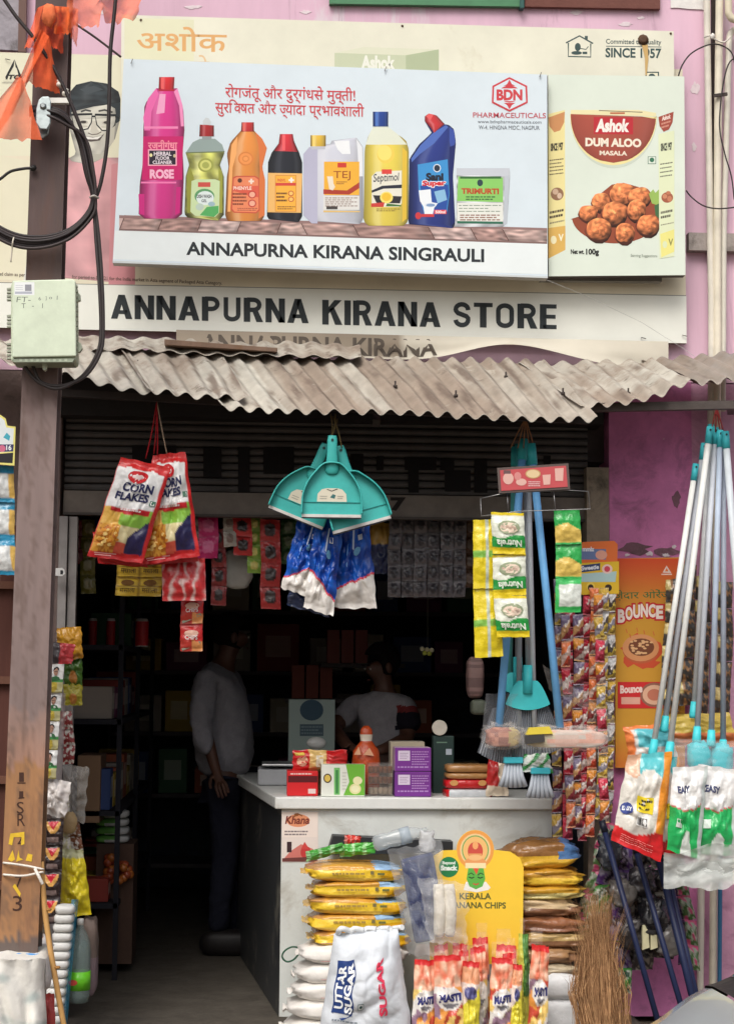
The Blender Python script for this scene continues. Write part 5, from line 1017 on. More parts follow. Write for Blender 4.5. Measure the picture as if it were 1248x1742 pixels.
for x in (1208, 1216, 1224, 1230): cord([P(1218, 692, -.5), P(x, 735, -.46)], .003, (150, 60, 60), 'strand', cd)
for k, (x, y) in enumerate(((1188, 1288), (1226, 1292))):
    m = MB(); bag(m, P(x, y, -.5), (.1, .08, .13), (70, 200, 210), .7, .8, 16, 10, k, .25); m.build('teal_mop_bundle', 'plastic', label=('bright teal mop head in clear plastic, nearer the shop' if k == 0 else 'bright teal mop head in clear plastic, nearer the edge'), cat='mop head', group='teal mop heads')
pouch('mop_head_wrap', [(1148, 1256), (1256, 1262), (1262, 1330), (1150, 1318)], -.56, .06, (214, 230, 230), mat='film', seed=60, label='clear plastic wrapped over the teal mop heads', cat='wrap')
def orb(u, v): return (232, 130, 70) if u < .12 or v < .1 or v > .85 else ((96, 190, 200) if v < .55 and u > .2 else (230, 222, 214))
pouch('orange_mop_bag', [(1062, 1236), (1136, 1232), (1150, 1300), (1075, 1300)], -.34, .06, orb, nu=16, nv=16, seed=61, edge=.02, label='orange and teal mop bag behind the white mop poles', cat='bag')
pouch('orange_mop_bag', [(1130, 1216), (1236, 1212), (1250, 1270), (1140, 1268)], -.30, .06, lambda u, v: (226, 196, 90) if v < .6 else (228, 130, 76), nu=16, nv=14, seed=62, edge=.02, label='yellow and orange bag lying across behind the grey mop poles', cat='bag')
def mb1(u, v):
    if v > .80 + .05 * math.sin(u * 5): return (214, 40, 44)
    if u > .84: return (236, 150, 50)
    if v < .2 + .05 * math.sin(u * 9): return (90, 190, 196) if u > .3 else (214, 170, 140)
    return (228, 224, 214)
o, mp = pouch('mop_refill_bag', [(1070, 1285), (1140, 1278), (1120, 1466), (1042, 1430)], -.6, .07, mb1, nu=22, nv=30, seed=63, edge=.015, label='front mop refill bag with yellow label and red bottom', cat='bag', group='mop refill bags')
A = Art(mp=mp, eps=.0004); A.rect(.33, .44, .72, .6, (236, 212, 50), 4, 4); A.smalls(.38, .46, .68, .58, 3, (60, 56, 40), 5); A.rect(.36, .64, .62, .74, (236, 236, 232), 3, 3)
for k in range(9): A.rect(.38 + .025 * k, .65, .39 + .025 * k + .006 * (k % 3), .73, (50, 50, 50))
A.ell(.13, .6, .12, .07, (70, 84, 150), 12, 2); A.text('EASY', .04, .575, .22, .625, (236, 240, 244), .05); A.smalls(.15, .88, .8, .96, 4, (236, 150, 146), 6, h=.3); A.build('print', 'print', o)
o, mp = pouch('mop_refill_bag', [(1122, 1290), (1152, 1286), (1160, 1460), (1112, 1452)], -.54, .05, mb1, nu=14, nv=26, seed=64, edge=.015, label='second mop refill bag tucked beside the front one', cat='bag', group='mop refill bags')
A = Art(mp=mp, eps=.0004); A.rect(.3, .46, .8, .62, (236, 212, 50), 4, 4); A.smalls(.35, .48, .75, .6, 3, (60, 56, 40), 5); A.build('print', 'print', o)
def gw(u, v):
    e = .44 + .05 * math.sin(u * 4)
    if u > .9: return (206, 216, 212)
    if v < e: return (232, 232, 230)
    if v < e + .015: return (206, 90, 90)
    return (40, 178, 96) if (u - .55) ** 2 * 2 + (v - .95) ** 2 > .05 else (226, 232, 226)
for k, (q, Y) in enumerate((([(1146, 1306), (1200, 1302), (1186, 1462), (1136, 1446)], -.62), ([(1190, 1300), (1254, 1310), (1246, 1458), (1182, 1452)], -.58))):
    o, mp = pouch('green_white_bag', q, Y, .07, gw, nu=20, nv=28, seed=70 + k, edge=.015, label=('green and white mop bag with dark lettering, beside the refill bags' if k == 0 else 'green and white mop bag nearer the edge of the photo'), cat='bag', group='green and white mop bags')
    A = Art(mp=mp, eps=.0004); A.text('EASY', .12, .22, .5, .3, (70, 76, 110), .05); A.rect(.12, .6, .3, .7, (222, 236, 226), 2, 2); A.build('print', 'print', o)
pouch('pink_bag', [(1240, 1340), (1290, 1340), (1290, 1440), (1236, 1440)], -.5, .06, (206, 176, 190), nu=12, nv=12, seed=75, label='pale pink bag at the edge beside the green and white bags', cat='bag')
m = MB(); bag(m, P(1214, 1484, -.58), (.34, .10, .085), (196, 200, 196), .6, .7, 40, 20, 8, .4, Matrix.Rotation(R(-8), 3, 'Y')); pbu = m.build('plastic_bundle', 'sack', label='crumpled grey-white plastic bundle under the green and white bags', cat='bundle')
def wrp(u, v, s_=1): return P(1128 + 160 * u, 1450 - 20 * u + (62 + 16 * u) * v + 10 * N(u * 3, v * 2) + (8 * N(u * 7, 3)) * (v > .5), -.63 + s_ * .05 - .05 * math.sin(math.pi * v) * s_ + .03 * N(u * 5 + s_, v * 4) + .014 * N(u * 13, v * 11, s_))
m = MB(); m.grid(wrp, 44, 26, (214, 218, 214)); m.grid(lambda u, v: wrp(1 - u, v, -1), 30, 18, (206, 210, 206)); m.build('loose_wrap', 'haze_film', pbu)

# low clutter: navy poles, snack strips, grass broom
for k, (a, b, r) in enumerate((((1025, 1404), (1116, 1730), .0125), ((1079, 1440), (1158, 1712), .0125), ((1118, 1452), (1178, 1700), .016), ((1128, 1452), (1190, 1720), .012))):
    root = thing('navy_pole', P(b[0], b[1], -.5), ('navy pole slanting across the snack strips, closest to the grass broom', 'navy pole second from the grass broom', 'thick navy pole leaning above the car', 'thin navy pole close behind the thick one')[k], 'pole', 'navy poles leaning on the wall')
    pa, pb = P(a[0], a[1], -.34), P(b[0], b[1], -.52); pb = pa + (pb - pa) * ((pa.z + .02) / (pa.z - pb.z)); m = MB(); m.tube([pa, pb], r, (30, 40, 74), 10); m.build('shaft', 'plastic', root)
    m = MB(); m.tube([pa - (pb - pa).normalized() * .02, pa + (pb - pa).normalized() * .03], r * 1.2, (24, 28, 46), 10); m.build('end_cap', 'plastic', root)
def snk(a, b, c):
    def f(u, v):
        n = N(u * 2.6 + a[0], v * 3.2 + b[1] * .1, c[2] * .3) + .25 * N(u * 9, v * 9)
        return a if n > .12 or v < .08 else (b if n > -.16 else c)
    return f
sk = [snk((60, 130, 56), (170, 176, 160), (40, 66, 44)), snk((80, 50, 110), (120, 110, 130), (40, 32, 50)), snk((196, 80, 120), (150, 160, 140), (70, 104, 56)), snk((170, 166, 158), (110, 98, 86), (60, 58, 58)), snk((40, 38, 42), (130, 124, 116), (52, 46, 48))]
for k, (x0, y0, x1, y1, n, w, kd, nm) in enumerate(((1040, 1400, 985, 1600, 5, 26, 2, 'pink and green strip leaning against the grass broom'), (1048, 1420, 1010, 1590, 4, 34, 0, 'green strip fanning out above the grass broom'), (1062, 1400, 1050, 1600, 5, 30, 1, 'purple strip below the refill bag'), (1080, 1440, 1070, 1640, 5, 36, 3, 'grey-white strip between the navy poles'), (1098, 1430, 1096, 1650, 5, 34, 4, 'dark strip behind the middle navy pole'), (1124, 1440, 1130, 1630, 5, 34, 3, 'pale strip close above the car'), (1150, 1450, 1165, 1640, 5, 24, 1, 'purple strip beside the pipes'), (1058, 1560, 1060, 1690, 3, 26, 0, 'green strip low behind the first navy pole'), (1160, 1480, 1182, 1650, 4, 18, 2, 'pink strip closest to the pipes'))):
    strip('snack_strip', nm[0].upper() * 0 + nm.replace('strip', 'strip of snack packets', 1), x0, y0, x1, y1, n, w, -.2 - .03 * (k % 3), [sk[kd], sk[(kd + (k % 2)) % 5], sk[kd]], .03, 'packet', 7, 9, 5, group='snack strips on the side wall', seed=k + 30)
for k, (x, y, sx, sz, c) in enumerate(((1036, 1450, .10, .16, (40, 44, 52)), (1092, 1500, .12, .12, (52, 50, 54)), (1112, 1560, .12, .16, (34, 34, 38)), (1058, 1520, .11, .12, (104, 100, 96)), (1136, 1600, .10, .14, (120, 116, 112)), (1074, 1590, .10, .13, (56, 52, 52)))):
    m = MB(); bag(m, P(x, y, -.32 + .03 * (k % 2)), (sx, .08, sz), lambda a, b, d, c=c: mix(c, (190, 186, 180), .25 if N(a * 5, d * 5, k) > .2 else 0), .8, .8, 24, 16, k + 60, .5); m.build('crumpled_bag', 'pouch', label=('navy-black', 'dark grey', 'black', 'dusty grey', 'light grey', 'brownish grey')[k] + ' crumpled bag in the tangle behind the navy poles', cat='bag', group='crumpled bags behind the navy poles')
m = MB()
for k in range(2): m.prism([(1092 + 14 * k, 1574), (1101 + 14 * k, 1572), (1104 + 14 * k, 1612), (1092 + 14 * k, 1616)], -.34, .02, (226, 220, 180))
m.build('yellow_packet_pair', 'pouch', label='two small cream packets hanging between the navy poles', cat='packet')
gb = thing('grass_broom', P(1020, 1850, -.55), 'big brown grass broom standing upright before the snack strips', 'broom'); gb.location.z = 0; gb['_o'] = tuple(gb.location)
rr = random.Random(12); m = MB()
for k in range(1250):
    t = rr.gauss(0, .48); t = max(-1.15, min(1.15, t)); dpt = rr.uniform(-.06, .06); top = 1488 + 105 * abs(t) ** 1.2 + abs(rr.gauss(0, 62)); ln = rr.gauss(0, 13) - 12 * t; x = 1016 + 42 * t
    a = P(1026 + 34 * t + rr.gauss(0, 7), 1850, -.55 + dpt * .7); b = P(x + rr.gauss(0, 5), 1690, -.55 + dpt); c = P(x + ln * .4, 1690 * .42 + top * .58, -.55 + dpt * 1.1); d = P(x + ln * 1.3 + rr.gauss(0, 6), top, -.56 + dpt * 1.4); a.z = max(a.z, 0)
    s_ = Vector((rr.uniform(.0006, .0014), 0, 0)); cc = mix((112, 78, 52), (214, 168, 122), rr.random())
    m.add([a - s_, a + s_, b - s_, b + s_, c - s_ * .8, c + s_ * .8, d], [(0, 1, 3, 2), (2, 3, 5, 4), (4, 5, 6)], cc)
m.build('bristles', 'straw', gb, kind='stuff')
m = MB(); m.lathe(P(1020, 1850, -.55) * 1.0 + Vector((0, 0, .03)), [(.09, 0), (.092, .03)], (70, 110, 70), 16, fl=.7); m.build('binding', 'cloth', gb)

# ---------------------------------------------------------------- counter and what stands on it
YC = -.05
ct = thing('shop_counter', P(700, 1718, YC), 'long white laminate counter across the shop opening', 'counter'); ct.location.z = .004; ct['_o'] = tuple(ct.location)
ZT = zy(1357, YC, 700); xa, xb = xp(468, YC, 1357), xp(940, YC, 1357)
def vprism(m, pts, z0, z1, col):
    n = len(pts); vs = [Vector((x, y, z0)) for x, y in pts] + [Vector((x, y, z1)) for x, y in pts]
    return m.add(vs, [tuple(range(n - 1, -1, -1)), tuple(range(n, 2 * n))] + [(i, (i + 1) % n, (i + 1) % n + n, i + n) for i in range(n)], col)
bx2, by2 = xa - .22, 1.9
m = MB(); vprism(m, [(xa, YC), (xb, YC), (xb, .55), (xa + .5, .55), (bx2 + .5, by2), (bx2, by2)], ZT - .052, ZT, (226, 228, 224)); m.build('top', 'counter', ct, bevel=.006)
m = MB(); vprism(m, [(xa + .03, YC + .03), (xb - .0, YC + .03), (xb - .0, YC + .05), (xa + .03, YC + .05)], .006, ZT - .053, (216, 220, 216)); m.build('front_panel', 'counter', ct)
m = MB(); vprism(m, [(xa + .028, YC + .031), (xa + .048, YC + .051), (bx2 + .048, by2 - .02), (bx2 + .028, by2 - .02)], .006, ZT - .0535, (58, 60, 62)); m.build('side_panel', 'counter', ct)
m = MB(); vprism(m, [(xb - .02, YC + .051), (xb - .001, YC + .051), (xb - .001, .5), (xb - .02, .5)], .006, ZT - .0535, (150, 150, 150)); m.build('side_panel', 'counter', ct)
st = MB(); st.prism([(479, 1381), (541, 1381), (541, 1466), (479, 1467)], YC + .028, .002, (228, 216, 208)); st = st.build('paper_sticker', 'print', ct, label='paper advert with an orange logo stuck to the counter corner')
A = Art(YC + .028); A.rect(480, 1382, 540, 1424, (236, 222, 212)); A.ell(507, 1396, 20, 11, (226, 150, 110)); A.text('Khana', 486, 1388, 527, 1402, (120, 50, 40), .03, ital=.06); A.line([(500, 1390), (506, 1384), (514, 1388)], 2.4, (150, 90, 50)); A.ell(504, 1386, 4, 2.6, (150, 90, 50)); A.smalls(484, 1412, 524, 1422, 2, (130, 120, 120), 3); A.poly([(480, 1464), (494, 1448), (512, 1436), (532, 1444), (540, 1452), (540, 1465)], (206, 120, 110)); A.rect(488, 1432, 496, 1450, (60, 40, 44)); A.ell(520, 1450, 9, 11, (196, 60, 60)); A.poly([(512, 1444), (518, 1432), (526, 1444)], (206, 70, 66)); A.poly([(480, 1460), (520, 1458), (540, 1462), (540, 1466), (480, 1466)], (110, 60, 56)); A.build('print', 'print', st)

def crate(name, x0, y0, x1, y1, Y, dep, col, side, label, cat='box', art=None, mat='print', group=None, bev=.003, zb=None):
    a = P(x0, y1, Y); b = P(x1, y0, Y); z0 = a.z if zb is None else zb
    m = MB(); m.box((a.x, Y, z0), (b.x, Y + dep, b.z), side); m.c[2] = col
    o = m.build(name, mat, label=label, cat=cat, group=group, bevel=bev)
    if art: A = Art(Y - .0006); art(A); A.build('print', 'print', o)
    return o
def yb(Y): # photo row of the counter top at depth Y
    return HZ + (1.5 - ZT) * F / (Y + CD) + 1.0
Yf = .02
crate('biscuit_box', 488, 1312, 541, 1353, Yf, .14, (206, 36, 40), (190, 40, 44), 'red biscuit box with a dark band at the counter corner', art=lambda A: (A.rect(490, 1320, 540, 1331, (90, 20, 26)), A.rect(524, 1342, 537, 1350, (226, 200, 196)), A.smalls(494, 1314, 530, 1319, 1, (240, 200, 196), 2)), zb=ZT + .001)
def bis(u, v): return (206, 40, 42) if u < .3 or u > .62 else (226, 190, 120)
o, mp = pouch('biscuit_packet', [(500, 1276), (588, 1276), (588, 1312), (500, 1312)], .1, .07, bis, nu=20, nv=12, seed=80, label='shiny red and gold biscuit packet lying on the red box', cat='packet'); A = Art(mp=mp, eps=.0004); A.ell(.16, .5, .1, .26, (226, 180, 150), 12, 2); A.rect(.42, .25, .56, .8, (226, 214, 190), 3, 3); A.rect(.03, .1, .2, .22, (232, 206, 90), 2, 1); A.build('print', 'print', o)
crate('flour_packet', 520, 1282, 546, 1353, .17, .08, (196, 170, 130), (170, 150, 120), 'tan packet standing behind the red biscuit box', 'packet', zb=ZT + .001)
def wg(A):
    A.poly([(588, 1300), (620, 1300), (620, 1353), (584, 1353), (594, 1330)], (112, 180, 60)); A.rect(568, 1306, 578, 1352, (120, 190, 110)); A.rect(571, 1310, 575, 1350, (60, 130, 70)); A.ell(557, 1324, 7, 8, (70, 50, 40)); A.ell(557, 1324, 5, 6, (220, 190, 90)); A.ell(604, 1342, 10, 9, (226, 220, 160)); A.ell(608, 1328, 8, 7, (236, 230, 180)); A.ell(604, 1342, 7, 6, (236, 232, 190)); A.smalls(582, 1312, 590, 1345, 6, (190, 190, 180), 5, h=.3)
crate('biscuit_box', 546, 1301, 621, 1354, -.01, .09, (226, 228, 218), (190, 200, 180), 'white and green biscuit box at the front of the counter', art=wg, zb=ZT + .001)
tray = thing('cookie_trays', P(646, 1352, .02), 'three clear trays of brown cookies stacked between the green and purple boxes', 'tray')
for k in range(3):
    y1 = 1352 - 18 * k; m = MB(); m.box(P(626, y1, .02), P(668, y1 - 16.5, .02) + Vector((0, .12, 0)), (210, 206, 200)); m.build('tray', 'film', tray)
    for j in range(5): m = MB(); m.lathe(P(631 + 8 * j, y1 - 1, .07), [(.006, 0), (.011, .002), (.011, .028), (.006, .031)], (112, 66, 42) if k else (150, 132, 112), 10); m.build('cookie', 'matte', tray)
pb = MB(); pb = thing('orange_pouch', P(620, 1300, .2), 'orange plastic pouch with a tied neck behind the cookie trays', 'pouch')
m = MB(); m.lathe(P(622, 1352, .2) * 1.0, [(.055, 0), (.064, .03), (.062, .10), (.066, .15), (.060, .20), (.034, .235), (.026, .245), (.03, .275), (.026, .30), (.010, .315)], [(206, 84, 40)] * 6 + [(232, 220, 200)] + [(206, 84, 40)] * 2, 16, fl=.7); m.build('body', 'pouch', pb)
A = Art(.14); A.poly([(602, 1284), (610, 1270), (614, 1284)], (240, 180, 140)); A.poly([(618, 1284), (628, 1272), (636, 1286)], (240, 180, 140)); A.build('print', 'print', pb)
def pu(A, y): A.rect(677, y + 5, 697, y + 22, (220, 206, 226)); A.smalls(680, y + 8, 694, y + 20, 4, (150, 120, 160), 2, h=.3); A.smalls(700, y + 5, 729, y + 30, 6, (190, 150, 206), 3, h=.35); A.smalls(676, y + 30, 728, y + 36, 1, (180, 140, 200), 4, h=.4)
crate('purple_box', 671, 1313, 733, 1356, .0, .13, (118, 52, 142), (100, 50, 126), 'lower purple carton on the counter', art=lambda A: pu(A, 1313), group='purple cartons', zb=ZT + .001)
crate('purple_box', 671, 1272, 733, 1312, .002, .13, (122, 54, 146), (196, 170, 190), 'upper purple carton, stacked on the other', art=lambda A: pu(A, 1272), group='purple cartons')
crate('cream_carton', 664, 1262, 722, 1290, .2, .12, (196, 184, 160), (206, 196, 176), 'cream carton behind the purple boxes', zb=ZT + .001)
mr = thing('round_mirror', P(752, 1290, .25), 'round white mirror on a dark green stand behind the cartons', 'mirror')
m = MB(); m.box(P(736, 1352, .25), P(772, 1252, .25) + Vector((0, .08, 0)), (44, 66, 62)); m.build('stand', 'plastic', mr, bevel=.004); m = MB(); m.lathe(P(747, 1238, .25), [(.0, 0), (.034, .0), (.036, .006), (.034, .012)], (226, 220, 206), 20, (0, -1, 0)); m.build('disc', 'plastic', mr); A = Art(.249); A.rect(758, 1274, 768, 1284, (190, 200, 210)); A.rect(742, 1262, 760, 1264, (120, 150, 130)); A.build('label', 'print', mr)
for k, (y0, y1, c, nm, lb) in enumerate(((1340, 1356, (196, 200, 204), 'silver_packet', 'flat silver and red packet at the bottom of the biscuit stack'), (1324, 1340, (196, 40, 42), 'red_packet', 'flat red packet in the middle of the biscuit stack'), (1313, 1324, (176, 130, 80), 'biscuit_pack', 'thin brown biscuit pack under the top one'), (1299, 1313, (170, 124, 76), 'biscuit_pack', 'puffy brown biscuit pack on top of the stack'))):
    m = MB(); w_ = 82 if k < 2 else 78
    def cc(x, y, z, c=c, k=k):
        if k < 2: return (196, 30, 36) if abs(x - .5) > .42 else c
        return c
    bag(m, P(795, (y0 + y1) / 2 + .5, .08), (w_ * S(.08), .16, (y1 - y0) * S(.08) * 1.03), cc, .4, .35, 28, 10, k, .05); o = m.build(nm, 'pouch', label=lb, cat='packet', group='biscuit stack')
    if k == 1: A = Art(-.004); A.ell(772, 1332, 7, 5, (206, 150, 90)); A.ell(820, 1332, 7, 5, (206, 150, 90)); A.build('print', 'print', o)
pouch('red_white_bag', [(832, 1288), (858, 1286), (862, 1354), (828, 1354)], .0, .05, lambda u, v: (186, 44, 44) if u < .55 and v < .75 else (222, 206, 184), nu=12, nv=14, seed=84, label='red and cream bag behind the higher hand brush', cat='bag')
sc_ = thing('weighing_scale', P(500, 1300, .8), 'pale weighing scale with a flat pan on the side counter', 'scale')
zc = ZT + .002
m = MB(); p = P(494, 1290, .8); m.box((p.x - .16, .72, zc), (p.x + .13, .98, zc + .08), (176, 178, 182)); m.build('body', 'plastic', sc_, bevel=.01); m = MB(); m.box((p.x - .14, .70, zc + .095), (p.x + .15, 1.0, zc + .105), (206, 208, 210)); m.build('pan', 'bare', sc_, bevel=.003); m = MB(); m.box((p.x + .12, .9, zc), (p.x + .14, .94, zc + .18), (200, 200, 200)); m.blob((p.x + .13, .9, zc + .2), (.05, .03, .03), (214, 214, 210)); m.build('display', 'plastic', sc_)
crate('display_box', 490, 1190, 570, 1300, 1.25, .1, (150, 166, 160), (120, 130, 126), 'pale box with a dark round emblem on the side counter', art=lambda A: (A.ell(530, 1208, 20, 18, (50, 76, 92)), A.rect(510, 1232, 550, 1252, (70, 90, 100)), A.smalls(512, 1234, 548, 1250, 3, (110, 130, 136), 2)), zb=ZT + .001)

# ---------------------------------------------------------------- stock piled in front of the counter
def ybag(k):
    def f(x, y, z):
        if z > .72 or y > .4 and z > .62: return (150, 186, 220) if x > .70 else ((206, 152, 60) if x > .15 else (190, 140, 80))
        if x > .74 and z < .60: return (226, 172, 30)
        return (240, 202, 60) if z > .33 else (236, 196, 84)
    return f
for k in range(5):
    y = 1591 - 27.5 * k; dx = (0, -8, -6, -2, -10)[k]
    m = MB(); bag(m, P(612 + dx, y, -.28) + Vector((0, 0, .0)), (.405, .27, .078), ybag(k), .46, .4, 64, 28, k + 3, .10, Matrix.Rotation(R((1, -1, 2, -1, 1)[k]), 3, 'Y'), .35)
    o = m.build('flour_bag', 'pouch', label=('bottom yellow flour bag of the stack beside the sugar sack', 'second lowest yellow flour bag of the stack', 'middle yellow flour bag of the stack', 'second highest yellow flour bag of the stack', 'topmost yellow flour bag with green sachets on it')[k], cat='flour bag', group='yellow flour bags')
    A = Art(-.425); A.smalls(575 + dx, y + 3, 630 + dx, y + 8, 1, (170, 140, 70), k, h=.7); A.rect(640 + dx, y + 1, 646 + dx, y + 7, (120, 110, 70)); A.rect(652 + dx, y + 4, 664 + dx, y + 8, (110, 110, 60)); A.build('print', 'print', o)
    m = MB()
    p0 = P(533 + dx, y, -.30)
    m.grid(lambda u, v: p0 + Vector((-.03 * u + .006 * N(v * 5, k), (v - .5) * .2, .012 * N(v * 6 + k, u * 3))), 4, 10, (226, 190, 110)); m.build('sealed_end', 'pouch', o)
for k in range(6):
    y = 1618 + 31 * k
    m = MB(); bag(m, P(600 - 6 * k, y, -.3), (.46, .28, .094), (232, 228, 222), .6, .45, 40, 20, k + 12, .09, Matrix.Rotation(R((1, -1, 0, 1, -1, 0)[k]), 3, 'Y'), .45)
    o = m.build('white_bag', 'sack', label=('uppermost', 'second', 'third', 'fourth', 'fifth', 'lowest')[k] + ' plain white bag of the stack under the yellow flour', cat='bag', group='plain white bags')
    m = MB(); p0 = P(520 - 7 * k, y, -.3); m.grid(lambda u, v: p0 + Vector((-.045 * u + .02 * (1 - u), (v - .5) * .14 * (1 - .4 * u), .03 * N(v * 7 + k, u * 3, k) - .01 * u)), 6, 12, (226, 222, 216)); m.build('tied_ear', 'sack', o)
    m = MB(); m.tube([P(546, y - 13, -.445), P(590, y - 14, -.447)], .0012, (206, 150, 150), 5); m.build('stitching', 'cloth', o)
# sugar sack
o, mp = pouch('sugar_sack', [(572, 1588), (672, 1580), (698, 1778), (544, 1778)], -.60, .20, (214, 220, 226), mat='sack', nu=30, nv=40, seed=90, edge=.022, crimp=.02, wrk=.13, label='bulging white sugar sack standing before the stacked bags', cat='sack')
A = Art(mp=mp, eps=.0005)
A.rect(.075, .22, .315, .70, (40, 66, 126), 10, 16); A.poly([(.075, .70), (.315, .70), (.22, .76)], (40, 66, 126)); A.k += 4; A.text('UTTAR', .09, .26, .185, .66, (240, 244, 246), .04, rot=90); A.text('SUGAR', .205, .24, .30, .69, (240, 244, 246), .04, rot=90)
A.text('SUGAR', .655, .22, .755, .72, (222, 60, 90), .045, rot=90); A.rect(.37, .59, .45, .65, (130, 150, 150), 2, 2); A.rect(.38, .597, .44, .643, (230, 234, 236), 2, 2); A.ell(.41, .62, .02, .015, (50, 90, 90), 8); A.text('SUGAR MILLS', .06, .80, .42, .855, (90, 104, 126), .02, .03); A.smalls(.1, .745, .4, .775, 1, (130, 140, 150), 4); A.text('5', .68, .80, .76, .87, (40, 66, 126), .08, rot=90); A.build('print', 'print', o)
m = MB()
for t in range(5): m.tube(curve([P(575 + 22 * t, 1588 - t, -.6), P(580 + 22 * t, 1580, -.63 + .02 * t), P(596 + 22 * t, 1584 - t * 1.6, -.6)], 4), .012, (226, 230, 232), 7)
m.build('rolled_mouth', 'sack', o)
# green sachets, red bit, bottle, black tray on top of the flour
m = MB(); m.prism([(556, 1455), (566, 1422), (770, 1432), (770, 1450)], -.16, .1, (40, 42, 46)); m.build('black_tray', 'plastic', label='black tray behind the flour bags under the counter edge', cat='tray')
for k, (q, c, lb) in enumerate((([(522, 1448), (580, 1434), (582, 1450), (524, 1466)], (70, 150, 60), 'flat green sachet lying at the end of the flour stack'), ([(580, 1436), (634, 1432), (636, 1452), (580, 1458)], (76, 170, 60), 'bright green sachet beside the empty bottle'), ([(588, 1420), (612, 1422), (610, 1436), (588, 1438)], (206, 60, 50), 'small red sachet on the green ones'))):
    pouch('sachet', q, -.34 + .03 * k, .03, lambda u, v, c=c: c if (u * 3) % 1 > .3 else mix(c, (226, 230, 220), .45), nu=14, nv=10, seed=94 + k, label=lb, cat='sachet', group='sachets on the flour stack')
bt = thing('empty_bottle', P(680, 1440, -.36), 'crushed empty clear plastic bottle lying on the flour stack', 'bottle')
ax = (P(730, 1412, -.36) - P(632, 1438, -.36)).normalized()
m = MB(); m.lathe(P(634, 1436, -.36), [(.02, 0), (.034, .012), (.036, .05), (.031, .07), (.036, .1), (.035, .14), (.03, .17), (.018, .205), (.013, .21), (.013, .24)], (206, 214, 216), 14, ax, .8); m.build('body', 'clear', bt); m = MB(); m.lathe(P(634, 1436, -.36) + ax * .12, [(.0365, 0), (.0365, .045)], (190, 206, 220), 14, ax, .8); m.build('label', 'haze_film', bt)
# clear bag with a navy slab, white rolls
m = MB(); m.prism([(682, 1464), (736, 1450), (745, 1500), (738, 1600), (706, 1606)], -.50, .05, (38, 52, 98)); nv_ = m.build('navy_slab', 'cloth', label='navy folded cloth inside the clear bag before the chips card', cat='cloth', bevel=.01)
pouch('clear_bag', [(664, 1446), (744, 1430), (752, 1626), (700, 1626)], -.53, .09, (224, 228, 232), mat='film', nu=20, nv=26, seed=97, edge=.03, wrk=.9, label='tall clear plastic bag round the navy cloth', cat='bag')
m = MB(); bag(m, P(726, 1432, -.48), (.07, .06, .09), (236, 238, 240), .8, .8, 16, 12, 6, .5); m.build('bag_knot', 'haze_film', label='gathered knot of clear plastic above the navy cloth', cat='plastic knot')
for k in range(2):
    m = MB(); m.tube(curve([P(745 + 18 * k, 1504, -.54), P(748 + 18 * k, 1548, -.55), P(746 + 18 * k, 1592, -.54)], 5), [.02, .023, .024, .025, .025, .025, .025, .025, .024, .023, .018], (232, 226, 212), 12); m.build('white_roll', 'cloth', label=('white cloth roll next to the navy cloth' if k == 0 else 'white cloth roll overlapping the yellow chips card'), cat='roll', group='white cloth rolls')
pouch('clear_bag', [(716, 1492), (790, 1502), (786, 1606), (736, 1604)], -.58, .06, (232, 232, 230), mat='film', nu=14, nv=18, seed=99, edge=.03, wrk=.9, label='short clear plastic bag round the two white rolls', cat='bag')
# chips display card
m = MB(); Y = -.42
op = [(731, 1640), (728, 1478), (734, 1458), (752, 1447), (776, 1446)] + arc(808, 1446, 32, 34, 180, 360, 14) + [(842, 1446), (868, 1449), (884, 1460), (890, 1476), (888, 1640)]
m.prism(op, Y, .006, (246, 204, 64)); kc = m.build('chips_display_card', 'print', label='yellow KERALA BANANA CHIPS display card with a painted dancer face', cat='display card')
A = Art(Y)
A.rect(732, 1480, 887, 1638, lambda u, v: mix((246, 206, 66), (240, 196, 60), v), 1, 8); A.ell(808, 1446, 31.5, 33.5, (236, 160, 80), 28); A.ell(808, 1446, 26, 28, (240, 206, 150), 24); A.ell(808, 1446, 23, 25, (120, 170, 96), 24); A.ell(808, 1446, 21, 23, (240, 190, 120), 24); A.ell(808, 1448, 13, 16, (206, 84, 70), 18); A.ell(808, 1438, 5, 7, (240, 170, 110), 12); A.rect(797, 1452, 819, 1462, (226, 160, 100)); A.ell(808, 1466, 18, 8, (232, 160, 100)); A.ell(808, 1459, 12, 5, (240, 190, 130)); A.rect(791, 1468, 826, 1477, (244, 226, 176))
A.poly([(788, 1514), (792, 1500), (826, 1500), (834, 1510), (830, 1514), (810, 1518)], (240, 238, 228)); A.poly([(796, 1477), (822, 1477), (825, 1495), (820, 1508), (809, 1513), (798, 1508), (793, 1495)], (96, 178, 76)); A.poly([(804, 1477), (814, 1477), (810, 1488)], (226, 90, 60)); A.line([(796, 1488), (801, 1485), (806, 1489)], 1.6, (40, 50, 40)); A.line([(812, 1489), (817, 1485), (822, 1488)], 1.6, (40, 50, 40)); A.line([(797, 1492), (802, 1494), (806, 1492)], 2, (40, 60, 40)); A.line([(812, 1492), (816, 1494), (821, 1492)], 2, (40, 60, 40)); A.line([(804, 1503), (809, 1505), (814, 1503)], 2, (206, 60, 60))
A.ell(763, 1475, 17, 17.5, (40, 130, 76), 24); A.text('Beyond', 752, 1465, 774, 1472, (230, 240, 230), .04); A.text('Snack', 749, 1472, 778, 1481, (236, 244, 236), .06)
A.text('KERALA', 781, 1519, 835, 1530, (96, 100, 50), .03); A.text('BANANA CHIPS', 764, 1534, 860, 1545, (96, 100, 50), .03, .01); A.build('print', 'print', kc)
